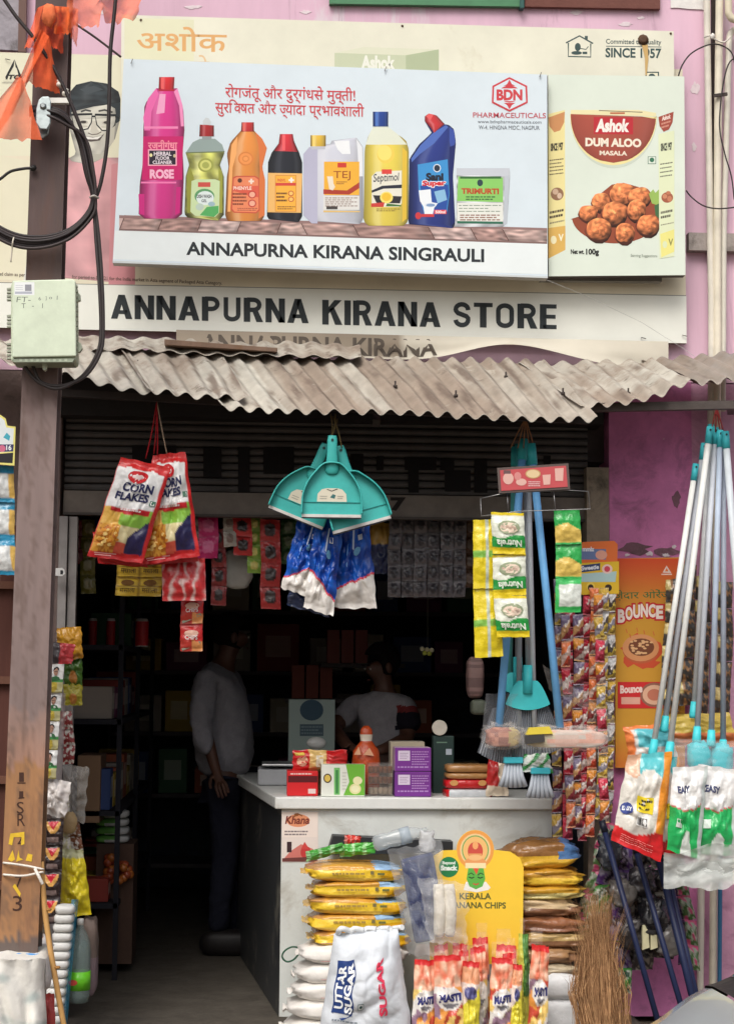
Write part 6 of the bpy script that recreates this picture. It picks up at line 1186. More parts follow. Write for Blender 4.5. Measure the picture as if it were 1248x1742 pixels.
# upright snack packs
def snp(s):
    def f(u, v):
        if v < .05: return (214, 50, 50)
        d = ((u - .55) / .5) ** 2 + ((v - .42) / .12) ** 2
        if s % 3 == 2:
            return (236, 170, 130) if v < .22 else ((90, 90, 140) if ((u - .5) / .4) ** 2 + ((v - .32) / .07) ** 2 < 1 else ((226, 214, 70) if v > .46 - .2 * u else (236, 220, 210)))
        if d < 1: return (120, 118, 124) if v > .465 and d < .6 else (240, 236, 230)
        if v < .3: return mix((240, 196, 168), (226, 120, 90), min(1, max(0, .4 - 1.6 * N(u * 4 + s, v * 9))))
        return ((236, 160, 80), (206, 84, 66), (240, 206, 120), (230, 226, 220), (150, 120, 140))[int((u * 2.2 + v * 7 + s + 1.2 * N(u * 3, v * 6, s)) % 5)]
    return f
for k, (x0, x1, yt, Y) in enumerate(((702, 736, 1632, -.60), (742, 786, 1626, -.62), (782, 810, 1634, -.60), (806, 830, 1612, -.50), (832, 866, 1628, -.62), (858, 880, 1622, -.58), (880, 896, 1588, -.52), (898, 926, 1606, -.57), (744, 766, 1608, -.5), (766, 790, 1604, -.5), (806, 832, 1596, -.46), (840, 872, 1606, -.5), (724, 744, 1646, -.56), (784, 800, 1618, -.54), (868, 884, 1640, -.62))):
    nm = ('end pack beside the sugar sack', 'widest pack with a white round panel', 'slim pack with yellow foot, third along', 'short pack set back in the middle', 'pack under the G of the row, fifth along', 'slim pack after the fifth one', 'thin green and yellow pack turned edgeways', 'last pack, beside the brown bags', 'pack at the back behind the widest one', 'back pack between the second and third', 'tallest back pack under the card', 'back pack under the CHIPS lettering', 'slim pack between the end pack and the widest', 'slim pack behind the yellow-footed one', 'slim front pack just before the edgeways one')[k].replace('under the G of the row, ', '')
    ln = (3, -4, 5, -6, 4, -3, 2, 6, -5, 4, -3, 5, 4, -4, 3)[k]; o, mp = pouch('snack_pack', [(x0 + 2 + ln, yt), (x1 - 2 + ln, yt + ln * .6), (x1 + 2, 1800), (x0 - 1, 1800)], Y, .04, snp(k) if k != 6 else (lambda u, v: (206, 206, 90) if v > .5 or u < .4 else (90, 140, 70)), nu=12, nv=34, seed=100 + k, edge=.012, crimp=.03, wrk=.65, label='upright snack pack: ' + nm, cat='snack pack', group='upright snack packs before the counter')
    if k in (0, 1, 4, 7): A = Art(mp=mp, eps=.0004); A.text('MASTI', .14, .375, .98, .455, (56, 58, 120), .06, -.02); A.build('print', 'print', o)
    m = MB(); m.grid(lambda u, v: P(x0 + 4 + (x1 - x0 - 8) * u + 3 * N(v * 3 + k, u * 2), yt - 26 + 26 * v, Y + .01 * N(u * 5, v * 3 + k)), 6, 6, (236, 214, 206)); m.build('clear_top', 'film', o)
# right stack
def rb(c1, c2, e=None):
    def f(x, y, z): return e if e and x > .72 and z > .4 else (c1 if z > .5 + .12 * N(x * 6, y * 3) else c2)
    return f
Z0 = 0
for k, (y0, y1, c1, c2, e, nm) in enumerate(((1428, 1474, (150, 106, 60), (226, 180, 60), (80, 120, 170), 'topmost bag with blue end of the brown and yellow pile'), (1472, 1503, (196, 146, 50), (226, 186, 60), None, 'second yellow bag from the top of the brown pile'), (1500, 1527, (206, 156, 50), (206, 190, 120), None, 'third yellow bag from the top of the brown pile'), (1524, 1554, (206, 180, 140), (130, 90, 64), None, 'clear bag of brown pulses under the yellow bags'), (1551, 1582, (150, 98, 66), (136, 90, 64), None, 'dark brown pulse bag in the middle of the pile'), (1579, 1608, (196, 166, 110), (150, 110, 80), None, 'pale brown pulse bag below the dark one'), (1605, 1634, (170, 130, 90), (140, 104, 76), None, 'second lowest brown pulse bag'), (1631, 1658, (196, 180, 150), (160, 140, 116), None, 'lowest pale pulse bag above the white bag'))):
    m = MB(); bag(m, P(918 + (k % 3) * 4, (y0 + y1) / 2, -.22), (.33, .26, (y1 - y0) * S(-.22) * 1.08), rb(c1, c2, e), .66, .45, 52, 22, k + 30, .2, Matrix.Rotation(R((-2, 1, -1, 2, 1, -1, 1, 0)[k]), 3, 'Y'), .5)
    m.build('pulse_bag', 'pouch', label=nm, cat='bag', group='bags piled below the brooms')
for k, (y0, y1) in enumerate(((1650, 1694), (1690, 1760))):
    m = MB(); bag(m, P(932, (y0 + y1) / 2, -.26), (.31, .26, (y1 - y0) * S(-.26) * 1.05), (226, 228, 230), .6, .45, 32, 16, k + 50, .1, None, .4); m.build('white_bag', 'sack', label=('smaller white bag on top at the foot of the pulse pile', 'big white bag at the foot of the pulse pile')[k], cat='bag', group='white bags by the grass broom')
m = MB(); m.box(P(505, 1770, -.12), P(985, 1738, -.12) + Vector((0, .06, 0)), (70, 66, 62)); m.v = [Vector((p.x, p.y, min(p.z, .09))) if p.z > .05 else Vector((p.x, p.y, .006)) for p in m.v]; m.build('stock_plinth', 'matte', label='low dark plinth under the stacked bags before the counter', cat='plinth')
m = MB(); m.tube(pc([(508, 1612), (496, 1611), (484, 1618), (480, 1628), (488, 1636), (500, 1632), (510, 1620)], -.12, 5), .004, (40, 90, 66), 6); m.build('green_rope_loop', 'plastic', label='loop of green cord on the counter front beside the white bags', cat='cord')
# ---------------------------------------------------------------- inside the shop
def shelf(name, label, x0, x1, Y, dep, zs, zt, cols):
    root = thing(name, ((x0 + x1) / 2, Y + dep / 2, .004), label, 'shelf')
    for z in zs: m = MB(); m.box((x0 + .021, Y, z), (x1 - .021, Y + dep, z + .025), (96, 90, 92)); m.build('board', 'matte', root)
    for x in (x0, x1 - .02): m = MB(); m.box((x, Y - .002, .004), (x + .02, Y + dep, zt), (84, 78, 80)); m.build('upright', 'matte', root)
    return root
YB = 3.6
wl, wr = XL - .1, XR + .07
zs = [.25, .7, 1.1, 1.5, 1.9, 2.3]
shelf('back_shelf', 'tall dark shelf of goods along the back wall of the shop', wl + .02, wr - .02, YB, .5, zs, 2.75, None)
rr = random.Random(21); pal = [(150, 60, 50), (180, 150, 60), (70, 110, 80), (160, 150, 140), (60, 80, 130), (170, 90, 60), (120, 60, 90), (200, 190, 170)]
k = 0; words = ('first', 'second', 'third', 'fourth', 'fifth', 'sixth', 'seventh', 'eighth', 'ninth', 'tenth')
for j, z in enumerate(zs[1:5]):
    x = wl + .12; i = 0
    while x < wr - .3 and i < 9:
        wd = rr.uniform(.16, .28); h = rr.uniform(.16, .32); c = rr.choice(pal)
        m = MB(); m.box((x, YB + .05, z + .026), (x + wd, YB + .35, z + .026 + h), c); o = m.build('carton', 'print', label='dim carton, %s along the %s shelf of the back wall' % (words[i], ('lowest', 'second', 'third', 'highest')[j]), cat='carton', group='cartons on the back shelf', bevel=.004)
        m = MB(); m.box((x + wd * .2, YB + .047, z + .026 + h * .3), (x + wd * .8, YB + .0495, z + .026 + h * .75), mix(c, (230, 226, 216), .6)); m.build('label_panel', 'print', o)
        x += wd + rr.uniform(.02, .08); i += 1
YS = 1.3
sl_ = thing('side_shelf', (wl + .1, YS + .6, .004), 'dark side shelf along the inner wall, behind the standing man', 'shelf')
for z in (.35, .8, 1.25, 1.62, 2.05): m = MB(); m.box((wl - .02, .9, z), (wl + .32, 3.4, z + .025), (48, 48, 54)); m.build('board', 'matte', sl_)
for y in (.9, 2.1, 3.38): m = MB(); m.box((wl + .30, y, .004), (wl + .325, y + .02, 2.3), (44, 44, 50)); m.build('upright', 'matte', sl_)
for q, (px, nm) in enumerate(((157, 'first'), (188, 'second'), (241, 'third, largest'))):
    p = P(px, 1105, 1.5); r_ = .024 if q < 2 else .036
    m = MB(); m.lathe((p.x, p.y, 1.646), [(r_ * .9, 0), (r_, .006), (r_, .135), (r_ * .8, .15)], [(200, 200, 196), (190, 40, 46), (214, 206, 200)], 14); m.build('drink_can', 'plastic', label='red can on the side shelf, %s from the pole' % nm, cat='can', group='red cans on the side shelf')
for j, z in enumerate((.35, .8, 1.25, 1.62, 2.05)):
    y = .95; i = 0
    while y < 3.2 and i < 9:
        d_ = rr.uniform(.12, .24); h = rr.uniform(.1, .24); c = rr.choice(pal)
        if not (j == 3 and y < 2.0):
            m = MB(); m.box((wl + .04, y, z + .026), (wl + .27, y + d_, z + .026 + h), c); o = m.build('carton', 'print', label='dim carton, %s along the %s board of the side shelf' % (words[i], ('lowest', 'second', 'third', 'fourth', 'top')[j]), cat='carton', group='cartons on the side shelf', bevel=.004)
            m = MB(); m.box((wl + .2705, y + d_ * .15, z + .026 + h * .3), (wl + .272, y + d_ * .85, z + .026 + h * .8), mix(c, (236, 230, 220), .6)); m.build('label_panel', 'print', o)
        y += d_ + rr.uniform(.02, .06); i += 1
for i in range(14):
    x = wl + .5 + i * .135; m = MB(); c = rr.choice(pal); r_ = rr.uniform(.04, .055); h = rr.uniform(.12, .2); m.lathe((x, YB + .1, 2.326), [(r_ * .9, 0), (r_, .01), (r_, h * .8), (r_ * .7, h * .9)], mix(c, (200, 196, 190), .3), 12); o = m.build('jar', 'plastic', label='dim jar on the top board of the back shelf, number %s from the side shelf' % ('one two three four five six seven eight nine ten eleven twelve thirteen fourteen'.split()[i]), cat='jar', group='jars on the back shelf')
    m = MB(); m.lathe((x, YB + .1, 2.326 + h * .9), [(r_ * .75, 0), (r_ * .75, .03)], rr.choice(((190, 40, 40), (220, 180, 50), (60, 110, 70))), 12); m.build('lid', 'plastic', o)
# hanging sachet strips inside the opening
def hs_(c1, c2): return lambda u, v: c1 if (u - .5) ** 2 + (v - .45) ** 2 > .1 else c2
ins = [((214, 50, 120), (240, 120, 170), 354, 878, 950, 2, 32, 'bright pink'), ((150, 60, 60), (60, 50, 50), 372, 900, 1030, 4, 24, 'dark red'), ((206, 60, 60), (50, 40, 40), 412, 880, 945, 2, 30, 'red and black'), ((150, 190, 80), (230, 220, 120), 432, 880, 975, 4, 22, 'light green'), ((190, 60, 60), (60, 46, 46), 460, 884, 1036, 4, 32, 'long red'), ((150, 150, 150), (210, 206, 200), 338, 880, 940, 3, 20, 'pale grey'), ((196, 190, 180), (150, 130, 120), 392, 878, 930, 2, 20, 'silver')]
for k, (c1, c2, x, y0, y1, n, w_, nm) in enumerate(ins): strip('sachet_strip', '%s sachet strip hanging inside below the shutter' % nm, x, y0, x, y1, n, w_, .16 + .03 * (k % 2), hs_(c1, c2), .02, nu=7, nv=8, group='sachet strips under the shutter', seed=k + 60)
for k, (x, y0, y1, n, nm) in enumerate(((128, 884, 960, 3, 'maroon'), (150, 884, 1010, 4, 'olive'), (176, 884, 940, 2, 'navy'), (490, 884, 960, 3, 'dull green'), (800, 884, 1000, 4, 'brown'), (640, 884, 940, 2, 'amber'))):
    cq = {'maroon': (110, 40, 50), 'olive': (120, 116, 50), 'navy': (50, 56, 110), 'dull green': (70, 110, 70), 'brown': (110, 80, 60), 'amber': (190, 140, 60)}[nm]; strip('sachet_strip', '%s sachet strip hanging in the dark behind the shutter' % nm, x, y0, x, y1, n, 24, .5, hs_(cq, mix(cq, (220, 214, 206), .5)), .02, nu=7, nv=8, group='sachet strips under the shutter', seed=k + 95, wob=3)
for k in range(6): strip('sachet_strip', 'dark grey sachet strip under the shutter, %s beyond the blue bags' % words[k], 672 + 22 * k, 880, 670 + 22 * k, 1016, 5, 20, .2 + .02 * (k % 2), hs_((112, 108, 112), (66, 64, 70)), .02, nu=6, nv=7, group='grey sachet strips', seed=k + 80)
pouch('blue_pouch', [(634, 890), (668, 890), (668, 976), (632, 976)], .25, .04, lambda u, v: (40, 50, 90) if v > .4 else (190, 150, 70), nu=12, nv=14, seed=120, label='dark blue and gold pouch inside, next to the blue bags', cat='pouch')
m = MB(); bag(m, P(404, 968, .35), (.14, .1, .19), (196, 196, 190), .7, .7, 18, 12, 3, .2); m.build('white_bag', 'sack', label='pale bag hanging inside between green and red strips', cat='bag')
# dim goods lower down
crate('carton', 130, 1285, 172, 1400, .9, .3, (150, 118, 90), (130, 100, 80), 'brown carton beside the opening, behind the sachets', 'carton')
for k in range(4):
    m = MB(); bag(m, P(192, 1384 + 14 * k, 1.2), (.17, .18, .042), lambda x, y, z: (110, 170, 80) if x < .5 else (210, 210, 206), .6, .5, 18, 10, k, .06); m.build('green_pack', 'pouch', label='%s green and white pack from the top in the dim stack' % words[k], cat='pack', group='green and white packs in the dark')
m = MB(); m.box(P(160, 1640, 1.1), P(228, 1436, 1.1) + Vector((0, .3, 0)), (90, 70, 60)); m.v = [Vector((p.x, p.y, max(p.z, .006))) for p in m.v]; m.build('low_cabinet', 'matte', label='dark low cabinet under the green and white packs', cat='cabinet')
m = MB()
for k in range(26): m.blob(P(182 + rr.uniform(-4, 40), 1478 + rr.uniform(-20, 20), 1.06 + rr.uniform(-.03, .02)), (.022, .022, .022), rr.choice(((190, 110, 50), (170, 80, 50))), 8, 6)
m.build('loose_snacks', 'pouch', label='orange-brown loose snacks in the dark beyond the yellow bag', cat='snacks', kind='stuff')
for k, (x, y, c) in enumerate(((530, 1188, (150, 80, 66)), (590, 1128, (150, 84, 76)))):
    for j in range(3):
        m = MB(); a = P(x - 34 + 24 * j, y, 2.6); m.box((a.x, 2.6, a.z), (a.x + .075, 2.72, a.z + .2), c); m.build('small_carton', 'print', label='%s small reddish carton on the %s ledge behind the counter' % (words[j], 'lower' if k == 0 else 'upper'), cat='carton', group='small reddish cartons behind the counter', bevel=.003)
    m = MB(); a = P(x - 44, y, 2.5); m.box((a.x, 2.5, a.z - .025), (a.x + .5, 2.8, a.z - .001), (90, 84, 84)); m.build('wall_ledge', 'matte', label='%s dark ledge carrying reddish cartons' % ('lower' if k == 0 else 'upper'), cat='ledge')
m = MB()
for k in range(5): m.blob(P(718 + 4 * k, 1104 + (k * 7) % 13, .9), (.012, .01, .012), (190, 196, 90) if k % 2 else (214, 206, 170), 8, 6)
m.tube([P(727, 880, .9), P(727, 1100, .9)], .002, (80, 80, 70), 5); m.build('lime_charm', 'matte', label='string of limes and chillies hanging in the dark above the counter', cat='charm')
for k, (x0, y0, x1, y1, c, lb) in enumerate(((793, 1118, 822, 1188, (120, 96, 92), 'striped brown sack standing behind the brooms'), (800, 1190, 826, 1216, (90, 96, 84), 'dark folded packet under the striped sack'))):
    m = MB(); bag(m, P((x0 + x1) / 2, (y0 + y1) / 2, .1), ((x1 - x0) * S(.1), .1, (y1 - y0) * S(.1)), (lambda x, y, z: (130, 104, 100) if int(z * 16) % 2 else (104, 82, 80)) if k == 0 else c, .5, .5, 18, 14, k, .08); m.build('sack', 'sack', label=lb, cat='sack')
# people
def skinned(verts, edges, root=0, sub=3):
    me = bpy.data.meshes.new('sk'); me.from_pydata([v[0] for v in verts], edges, []); ob = bpy.data.objects.new('sk', me); COL.objects.link(ob)
    md = ob.modifiers.new('s', 'SKIN'); sv = me.skin_vertices[0].data
    for i, v in enumerate(verts): r_ = v[1]; sv[i].radius = (r_, r_) if not isinstance(r_, tuple) else r_; sv[i].use_root = (i == root)
    md.use_smooth_shade = True; md.branch_smoothing = .5; s2 = ob.modifiers.new('u', 'SUBSURF'); s2.levels = sub; s2.render_levels = sub
    dg = bpy.context.evaluated_depsgraph_get(); dg.update(); e = bpy.data.meshes.new_from_object(ob.evaluated_get(dg))
    r_ = ([v.co.copy() for v in e.vertices], [tuple(p.vertices) for p in e.polygons]); bpy.data.objects.remove(ob); bpy.data.meshes.remove(me); bpy.data.meshes.remove(e)
    return r_
def skin_part(name, verts, edges, col, mat, parent, wob=0.0):
    vs, fs = skinned(verts, edges); m = MB()
    if wob: vs = [v + Vector((N(v.x * 12, v.y * 12, v.z * 7) + .8 * N(v.x * 9 + v.z * 22, v.y * 9, v.z * 16), N(v.y * 12 + 5, v.x * 12, v.z * 7) + .8 * N(v.x * 20 - v.z * 24, v.y * 12, v.z * 18), 0)) * wob for v in vs]
    m.add(vs, fs, [col(sum((vs[k] for k in f), Vector()) / len(f)) for f in fs] if callable(col) else col, True); return m.build(name, mat, parent)
SK, HR = (92, 60, 46), (26, 22, 22)
def head_bits(parent, c, face, hr=.105):
    "hair, eyes, ears, brows and mouth on a head at c looking along face"
    f = Vector(face).normalized(); s_ = f.cross(Vector((0, 0, 1))).normalized(); u_ = s_.cross(f); rot = Matrix((s_, f, u_)).transposed()
    m = MB(); m.blob(c + u_ * .03 - f * .018, (hr * .86, hr * 1.02, hr * 1.0), HR, 18, 12, .06, 3, rot); m.v = [p if (p - c).dot(f) < .02 or (p - c).dot(u_) > .065 else p - f * ((p - c).dot(f) - .02) for p in m.v]; m.v = [p if (p - c).dot(u_) > -.055 else p + f * .03 for p in m.v]; m.build('hair', 'cloth', parent)
    for t in (-1, 1):
        m = MB(); m.blob(c + f * .083 + s_ * .032 * t + u_ * .005, (.011, .006, .006), (220, 214, 206), 8, 6, rot=rot); m.blob(c + f * .088 + s_ * .032 * t + u_ * .005, (.005, .004, .005), (30, 22, 20), 8, 6, rot=rot); m.build('eye', 'plastic', parent)
        m = MB(); m.blob(c + s_ * .088 * t - f * .004 - u_ * .008, (.010, .02, .03), SK, 8, 6, rot=rot); m.build('ear', 'skin', parent)
        m = MB(); m.blob(c + f * .086 + s_ * .034 * t + u_ * .026, (.018, .006, .004), HR, 8, 5, rot=rot); m.build('eyebrow', 'cloth', parent)
    m = MB(); m.blob(c + f * .088 - u_ * .055, (.022, .007, .006), (104, 60, 54), 8, 5, rot=rot); m.build('mouth', 'skin', parent)
def hand(vs, es, wi, pos, d, side, sz=1.0):
    "palm and five fingers grown from wrist index wi"
    d = Vector(d).normalized(); s_ = Vector(side).normalized(); n_ = d.cross(s_); pm = pos + d * .06 * sz; vs.append((pm, (.030 * sz, .016 * sz))); pi = len(vs) - 1; es.append((wi, pi))
    for k, (o, ln) in enumerate(((-.028, .068), (-.010, .078), (.010, .074), (.027, .058))):
        b = pm + d * .035 * sz + s_ * o * sz; vs += [(b, .0095 * sz), (b + d * ln * .55 * sz + n_ * .012, .0085 * sz), (b + d * ln * .9 * sz + n_ * .03, .0075 * sz)]; i = len(vs) - 3; es += [(pi, i), (i, i + 1), (i + 1, i + 2)]
    b = pm - d * .02 - s_ * .034 * sz; vs += [(b, .011 * sz), (b + d * .035 - s_ * .02, .0095 * sz), (b + d * .062 - s_ * .022, .008 * sz)]; i = len(vs) - 3; es += [(pi, i), (i, i + 1), (i + 1, i + 2)]
Yp = 1.75
def q_(x, y, dy=0): return P(x, y, Yp + dy)
p1 = thing('person', q_(385, 1640), 'man in a white shirt and dark trousers standing with his side to the street', 'person'); p1.location.z = .004; p1['_o'] = tuple(p1.location)
hc = q_(396, 1083)
vs = [(q_(384, 1300), .13), (q_(378, 1225), .13), (q_(372, 1165), .12), (q_(382, 1122), .06), (q_(389, 1106), .058), (hc + Vector((-.01, 0, -.03)), .085), (hc + Vector((0, 0, .05)), .085), (hc + Vector((.085, 0, -.02)), .018),
      (q_(352, 1150, -.2), .055), (q_(344, 1225, -.26), .043), (q_(366, 1306, -.28), .030), (q_(378, 1150, .2), .055), (q_(380, 1225, .26), .043), (q_(404, 1296, .28), .03),
      (q_(380, 1330, -.09), .085), (q_(384, 1450, -.10), .06), (q_(372, 1575, -.10), .04), (q_(392, 1330, .09), .085), (q_(400, 1450, .10), .06), (q_(392, 1575, .10), .04)]
es = [(0, 1), (1, 2), (2, 3), (3, 4), (4, 5), (5, 6), (5, 7), (2, 8), (8, 9), (9, 10), (2, 11), (11, 12), (12, 13), (0, 14), (14, 15), (15, 16), (0, 17), (17, 18), (18, 19)]
for w_, dd in ((10, (.35, 0, -1)), (13, (.35, 0, -1))): hand(vs, es, w_, vs[w_][0], dd, (1, 0, .3))
for a_ in (16, 19): vs += [(vs[a_][0] + Vector((.0, 0, -.07)), .04), (vs[a_][0] + Vector((.16, 0, -.085)), .03)]; n = len(vs); es += [(a_, n - 2), (n - 2, n - 1)]
skin_part('body', vs, es, SK, 'skin', p1)
sv_ = [(q_(380, 1330), .155), (q_(382, 1280), .178), (q_(384, 1225), .19), (q_(374, 1165), .155), (q_(381, 1122), .078), (q_(350, 1150, -.2), .078), (q_(341, 1225, -.265), .066), (q_(350, 1286, -.28), .052), (q_(378, 1150, .2), .078), (q_(382, 1225, .265), .066), (q_(394, 1276, .28), .05)]
skin_part('shirt', sv_, [(0, 1), (1, 2), (2, 3), (3, 4), (3, 5), (5, 6), (6, 7), (3, 8), (8, 9), (9, 10)], (150, 148, 154), 'cloth', p1, .016)
tv = [(q_(384, 1300), .15), (q_(380, 1335, -.09), .10), (q_(384, 1450, -.10), .078), (q_(370, 1590, -.10), .062), (q_(392, 1335, .09), .10), (q_(400, 1450, .10), .078), (q_(390, 1590, .10), .062)]
skin_part('trousers', tv, [(0, 1), (1, 2), (2, 3), (0, 4), (4, 5), (5, 6)], (40, 42, 54), 'cloth', p1, .008)
for a_ in (16, 19): m = MB(); fp = vs[a_][0]; bag(m, Vector((fp.x + .05, fp.y, .072)), (.31, .13, .14), (34, 30, 30), .7, .7, 18, 10, a_, .04); m.build('shoe', 'rubber', p1)
head_bits(p1, hc, (1, .15, -.1))
Yp = 1.6
p2 = thing('person', q_(650, 1640), 'shopkeeper in a grey shirt with striped sleeve leaning on the counter', 'person'); p2.location.z = .004; p2['_o'] = tuple(p2.location)
hc = q_(647, 1134)
vs = [(q_(660, 1330), .13), (q_(656, 1262), .125), (q_(652, 1208), .12), (q_(654, 1172), .06), (q_(651, 1156), .058), (hc + Vector((0, 0, -.03)), .085), (hc + Vector((0, 0, .05)), .088), (hc + Vector((-.078, -.03, -.025)), .018),
      (q_(688, 1200, -.06), .055), (q_(694, 1256, -.12), .045), (q_(650, 1276, -.35), .032), (q_(606, 1196, .05), .055), (q_(566, 1240, -.10), .045), (q_(592, 1270, -.34), .032),
      (q_(660, 1360, -.09), .085), (q_(660, 1470, -.09), .06), (q_(660, 1590, -.09), .04), (q_(666, 1360, .09), .085), (q_(666, 1470, .09), .06), (q_(666, 1590, .09), .04)]
es = [(0, 1), (1, 2), (2, 3), (3, 4), (4, 5), (5, 6), (5, 7), (2, 8), (8, 9), (9, 10), (2, 11), (11, 12), (12, 13), (0, 14), (14, 15), (15, 16), (0, 17), (17, 18), (18, 19)]
for w_, dd in ((10, (-.9, -.4, -.1)), (13, (.5, -.8, -.1))): hand(vs, es, w_, vs[w_][0], dd, (.3, -.9, 0))
skin_part('body', vs, es, SK, 'skin', p2)
sv_ = [(q_(658, 1300), .155), (q_(654, 1250), .155), (q_(650, 1208), .15), (q_(654, 1176), .08), (q_(690, 1200, -.06), .078), (q_(697, 1246, -.12), .068), (q_(604, 1198, .05), .078), (q_(576, 1230, -.08), .066)]
zz = [q_(0, y).z for y in (1196, 1206, 1238)]
def shc(p): return (160, 156, 160) if p.x < q_(672, 1200).x or p.z > zz[0] else ((130, 56, 56) if p.z > zz[1] else ((34, 32, 40) if p.z > zz[2] else (150, 150, 156)))
skin_part('shirt', sv_, [(0, 1), (1, 2), (2, 3), (2, 4), (4, 5), (2, 6), (6, 7)], shc, 'cloth', p2, .012)
tv = [(q_(660, 1325), .15), (q_(660, 1365, -.09), .10), (q_(660, 1470, -.09), .078), (q_(660, 1600, -.09), .06), (q_(666, 1365, .09), .10), (q_(666, 1470, .09), .078), (q_(666, 1600, .09), .06)]
skin_part('trousers', tv, [(0, 1), (1, 2), (2, 3), (0, 4), (4, 5), (5, 6)], (60, 60, 66), 'cloth', p2, .008)
head_bits(p2, hc, (-1, -.45, -.25))
# ---------------------------------------------------------------- goods round the pole
def bg_(u, v): return (40, 140, 180) if v < .2 or v > .86 else ((226, 186, 100) if u < .25 or u > .78 else (222, 226, 226))
strip('blue_gold_strip', 'strip of blue, gold and white packets hanging beyond the pole', 4, 792, 8, 978, 3, 40, -.95, bg_, .03, nu=10, nv=12, part='packet', wob=3)
strip('blue_gold_strip', 'second strip of blue and gold packets at the edge of the photo', -24, 786, -26, 976, 3, 34, -.98, bg_, .03, nu=8, nv=12, part='packet', wob=3)
m = MB(); m.prism([(-30, 704), (2, 706), (10, 712), (13, 724), (27, 726), (25, 792), (-30, 788)], -1.0, .004, (232, 224, 130)); o = m.build('price_card', 'print', label='white price card with yellow border reading 16 above the blue packets', cat='card')
A = Art(-1.0); A.poly([(-28, 708), (2, 710), (8, 715), (11, 727), (24, 729), (22, 768), (-28, 772)], (222, 230, 232)); A.poly([(-28, 756), (24, 756), (23, 768), (-28, 770)], (60, 60, 100)); A.ell(4, 763, 6, 6, (206, 110, 140)); A.text('16', 11, 757, 20, 766, (240, 244, 246), .03); A.poly([(6, 744), (12, 736), (18, 742), (16, 750)], (70, 170, 190)); A.poly([(0, 772), (23, 770), (22, 788), (-20, 786)], (40, 40, 44)); A.build('print', 'print', o)
rw = thing('wooden_rack', P(8, 1830, -.8), 'dark brown wooden rack standing beyond the pole', 'rack'); rw.location.z = -.03; rw['_o'] = tuple(rw.location)
for x in (-60, 14): m = MB(); a = P(x, 960, -.7); m.box((a.x - .03, -.7, -.02), (a.x + .03, -.64, 2.1), (84, 50, 42)); m.build('post', 'wood', rw)
for y in (988, 1150, 1320, 1500): m = MB(); a = P(-80, y, -.72); b = P(40, y, -.72); m.box((a.x, -.73, a.z - .03), (b.x, -.3, a.z), (104, 70, 56)); m.build('shelf_board', 'wood', rw)
for k, (y, c) in enumerate(((1060, (150, 140, 130)), (1240, (120, 116, 112)), (1400, (110, 90, 84)))): m = MB(); bag(m, P(-18, y, -.55), (.16, .18, .14), c, .6, .5, 16, 10, k, .15); m.build('white_bag', 'sack', label='dull bag on the %s shelf of the wooden rack' % ('upper', 'middle', 'lower')[k], cat='bag', group='bags on the wooden rack')
YL = -.25
pouch('yellow_packet', [(100, 1068), (136, 1066), (139, 1120), (98, 1122)], YL, .03, lambda u, v: (206, 150, 40) if v < .85 else (170, 120, 40), nu=10, seed=130, label='yellow packet hanging beside the shutter rail', cat='packet')
o, mp = pouch('red_card_packet', [(88, 1092), (126, 1096), (120, 1130), (86, 1128)], YL - .06, .02, lambda u, v: (206, 70, 76) if u > .4 else (90, 84, 88), nu=10, nv=10, seed=131, label='grey and red packet below the yellow packet', cat='packet')
for k, (y0, y1, c) in enumerate(((1120, 1166, (70, 110, 40)), (1164, 1200, (170, 160, 50)))): pouch('green_packet', [(110, y0), (138, y0 - 2), (138, y1), (112, y1)], YL + .02, .03, lambda u, v, c=c: c if (u - .5) ** 2 + (v - .7) ** 2 > .06 else (196, 130, 60), nu=12, nv=12, seed=133 + k, label=('dark green packet' if k == 0 else 'yellow-green packet') + ' hanging by the shutter rail', cat='packet', group='green packets by the rail')
def fs_(u, v):
    if v > .93: return (120, 110, 60)
    if v > .62: return (214, 190, 80) if (u - .5) ** 2 * 3 + (v - .78) ** 2 * 6 < .2 else (206, 200, 150)
    if v > .50: return (80, 160, 90)
    return (230, 230, 228)
def fart(mp, o, i):
    A = Art(mp=mp, eps=.0003); A.poly([(.35, .56), (.42, .44), (.62, .40), (.82, .44), (.92, .56)], (60, 110, 70)); A.ell(.62, .27, .13, .13, (170, 130, 110), 12, 2); A.poly([(.44, .26), (.48, .13), (.62, .08), (.76, .13), (.80, .26), (.74, .19), (.52, .19)], (36, 32, 34)); A.rect(.52, .245, .72, .265, (50, 44, 42)); A.build('print', 'print', o)
strip('portrait_sachet_strip', 'strip of four white sachets printed with a portrait, beside the pole', 93, 1130, 80, 1325, 4, 30, -.5, fs_, .02, nu=12, nv=16, art=fart, wob=1)
m = MB(); m.grid(lambda u, v: P(100 + 12 * u - 6 * v, 1180 + 150 * v, -.42 + .012 * N(u * 4, v * 9)), 6, 24, (222, 206, 206)); m.build('clear_strip', 'haze_film', label='empty clear packet strip behind the portrait sachets', cat='strip')
pouch('silver_packet', [(78, 1322), (118, 1330), (108, 1392), (72, 1384)], -.48, .05, (222, 216, 212), nu=14, nv=14, seed=140, edge=.02, wrk=.8, label='crumpled silver packet under the portrait sachets', cat='packet')
pouch('clear_packet', [(112, 1300), (148, 1306), (140, 1400), (116, 1396)], -.3, .04, (170, 166, 160), mat='haze_film', nu=12, nv=14, seed=141, edge=.02, wrk=.8, label='cloudy clear packet hanging next to the silver one', cat='packet')
def bo_(u, v):
    if ((u - .5) / .38) ** 2 + ((v - .12) / .46) ** 2 < 1 and v > .12: return (206, 40, 60) if abs(u - .5) < .30 * (1 - (v - .12) / .34) and v < .42 else (232, 176, 96)
    if .72 < v < .9 and .2 < u < .8: return (150, 130, 126)
    return (48, 36, 36)
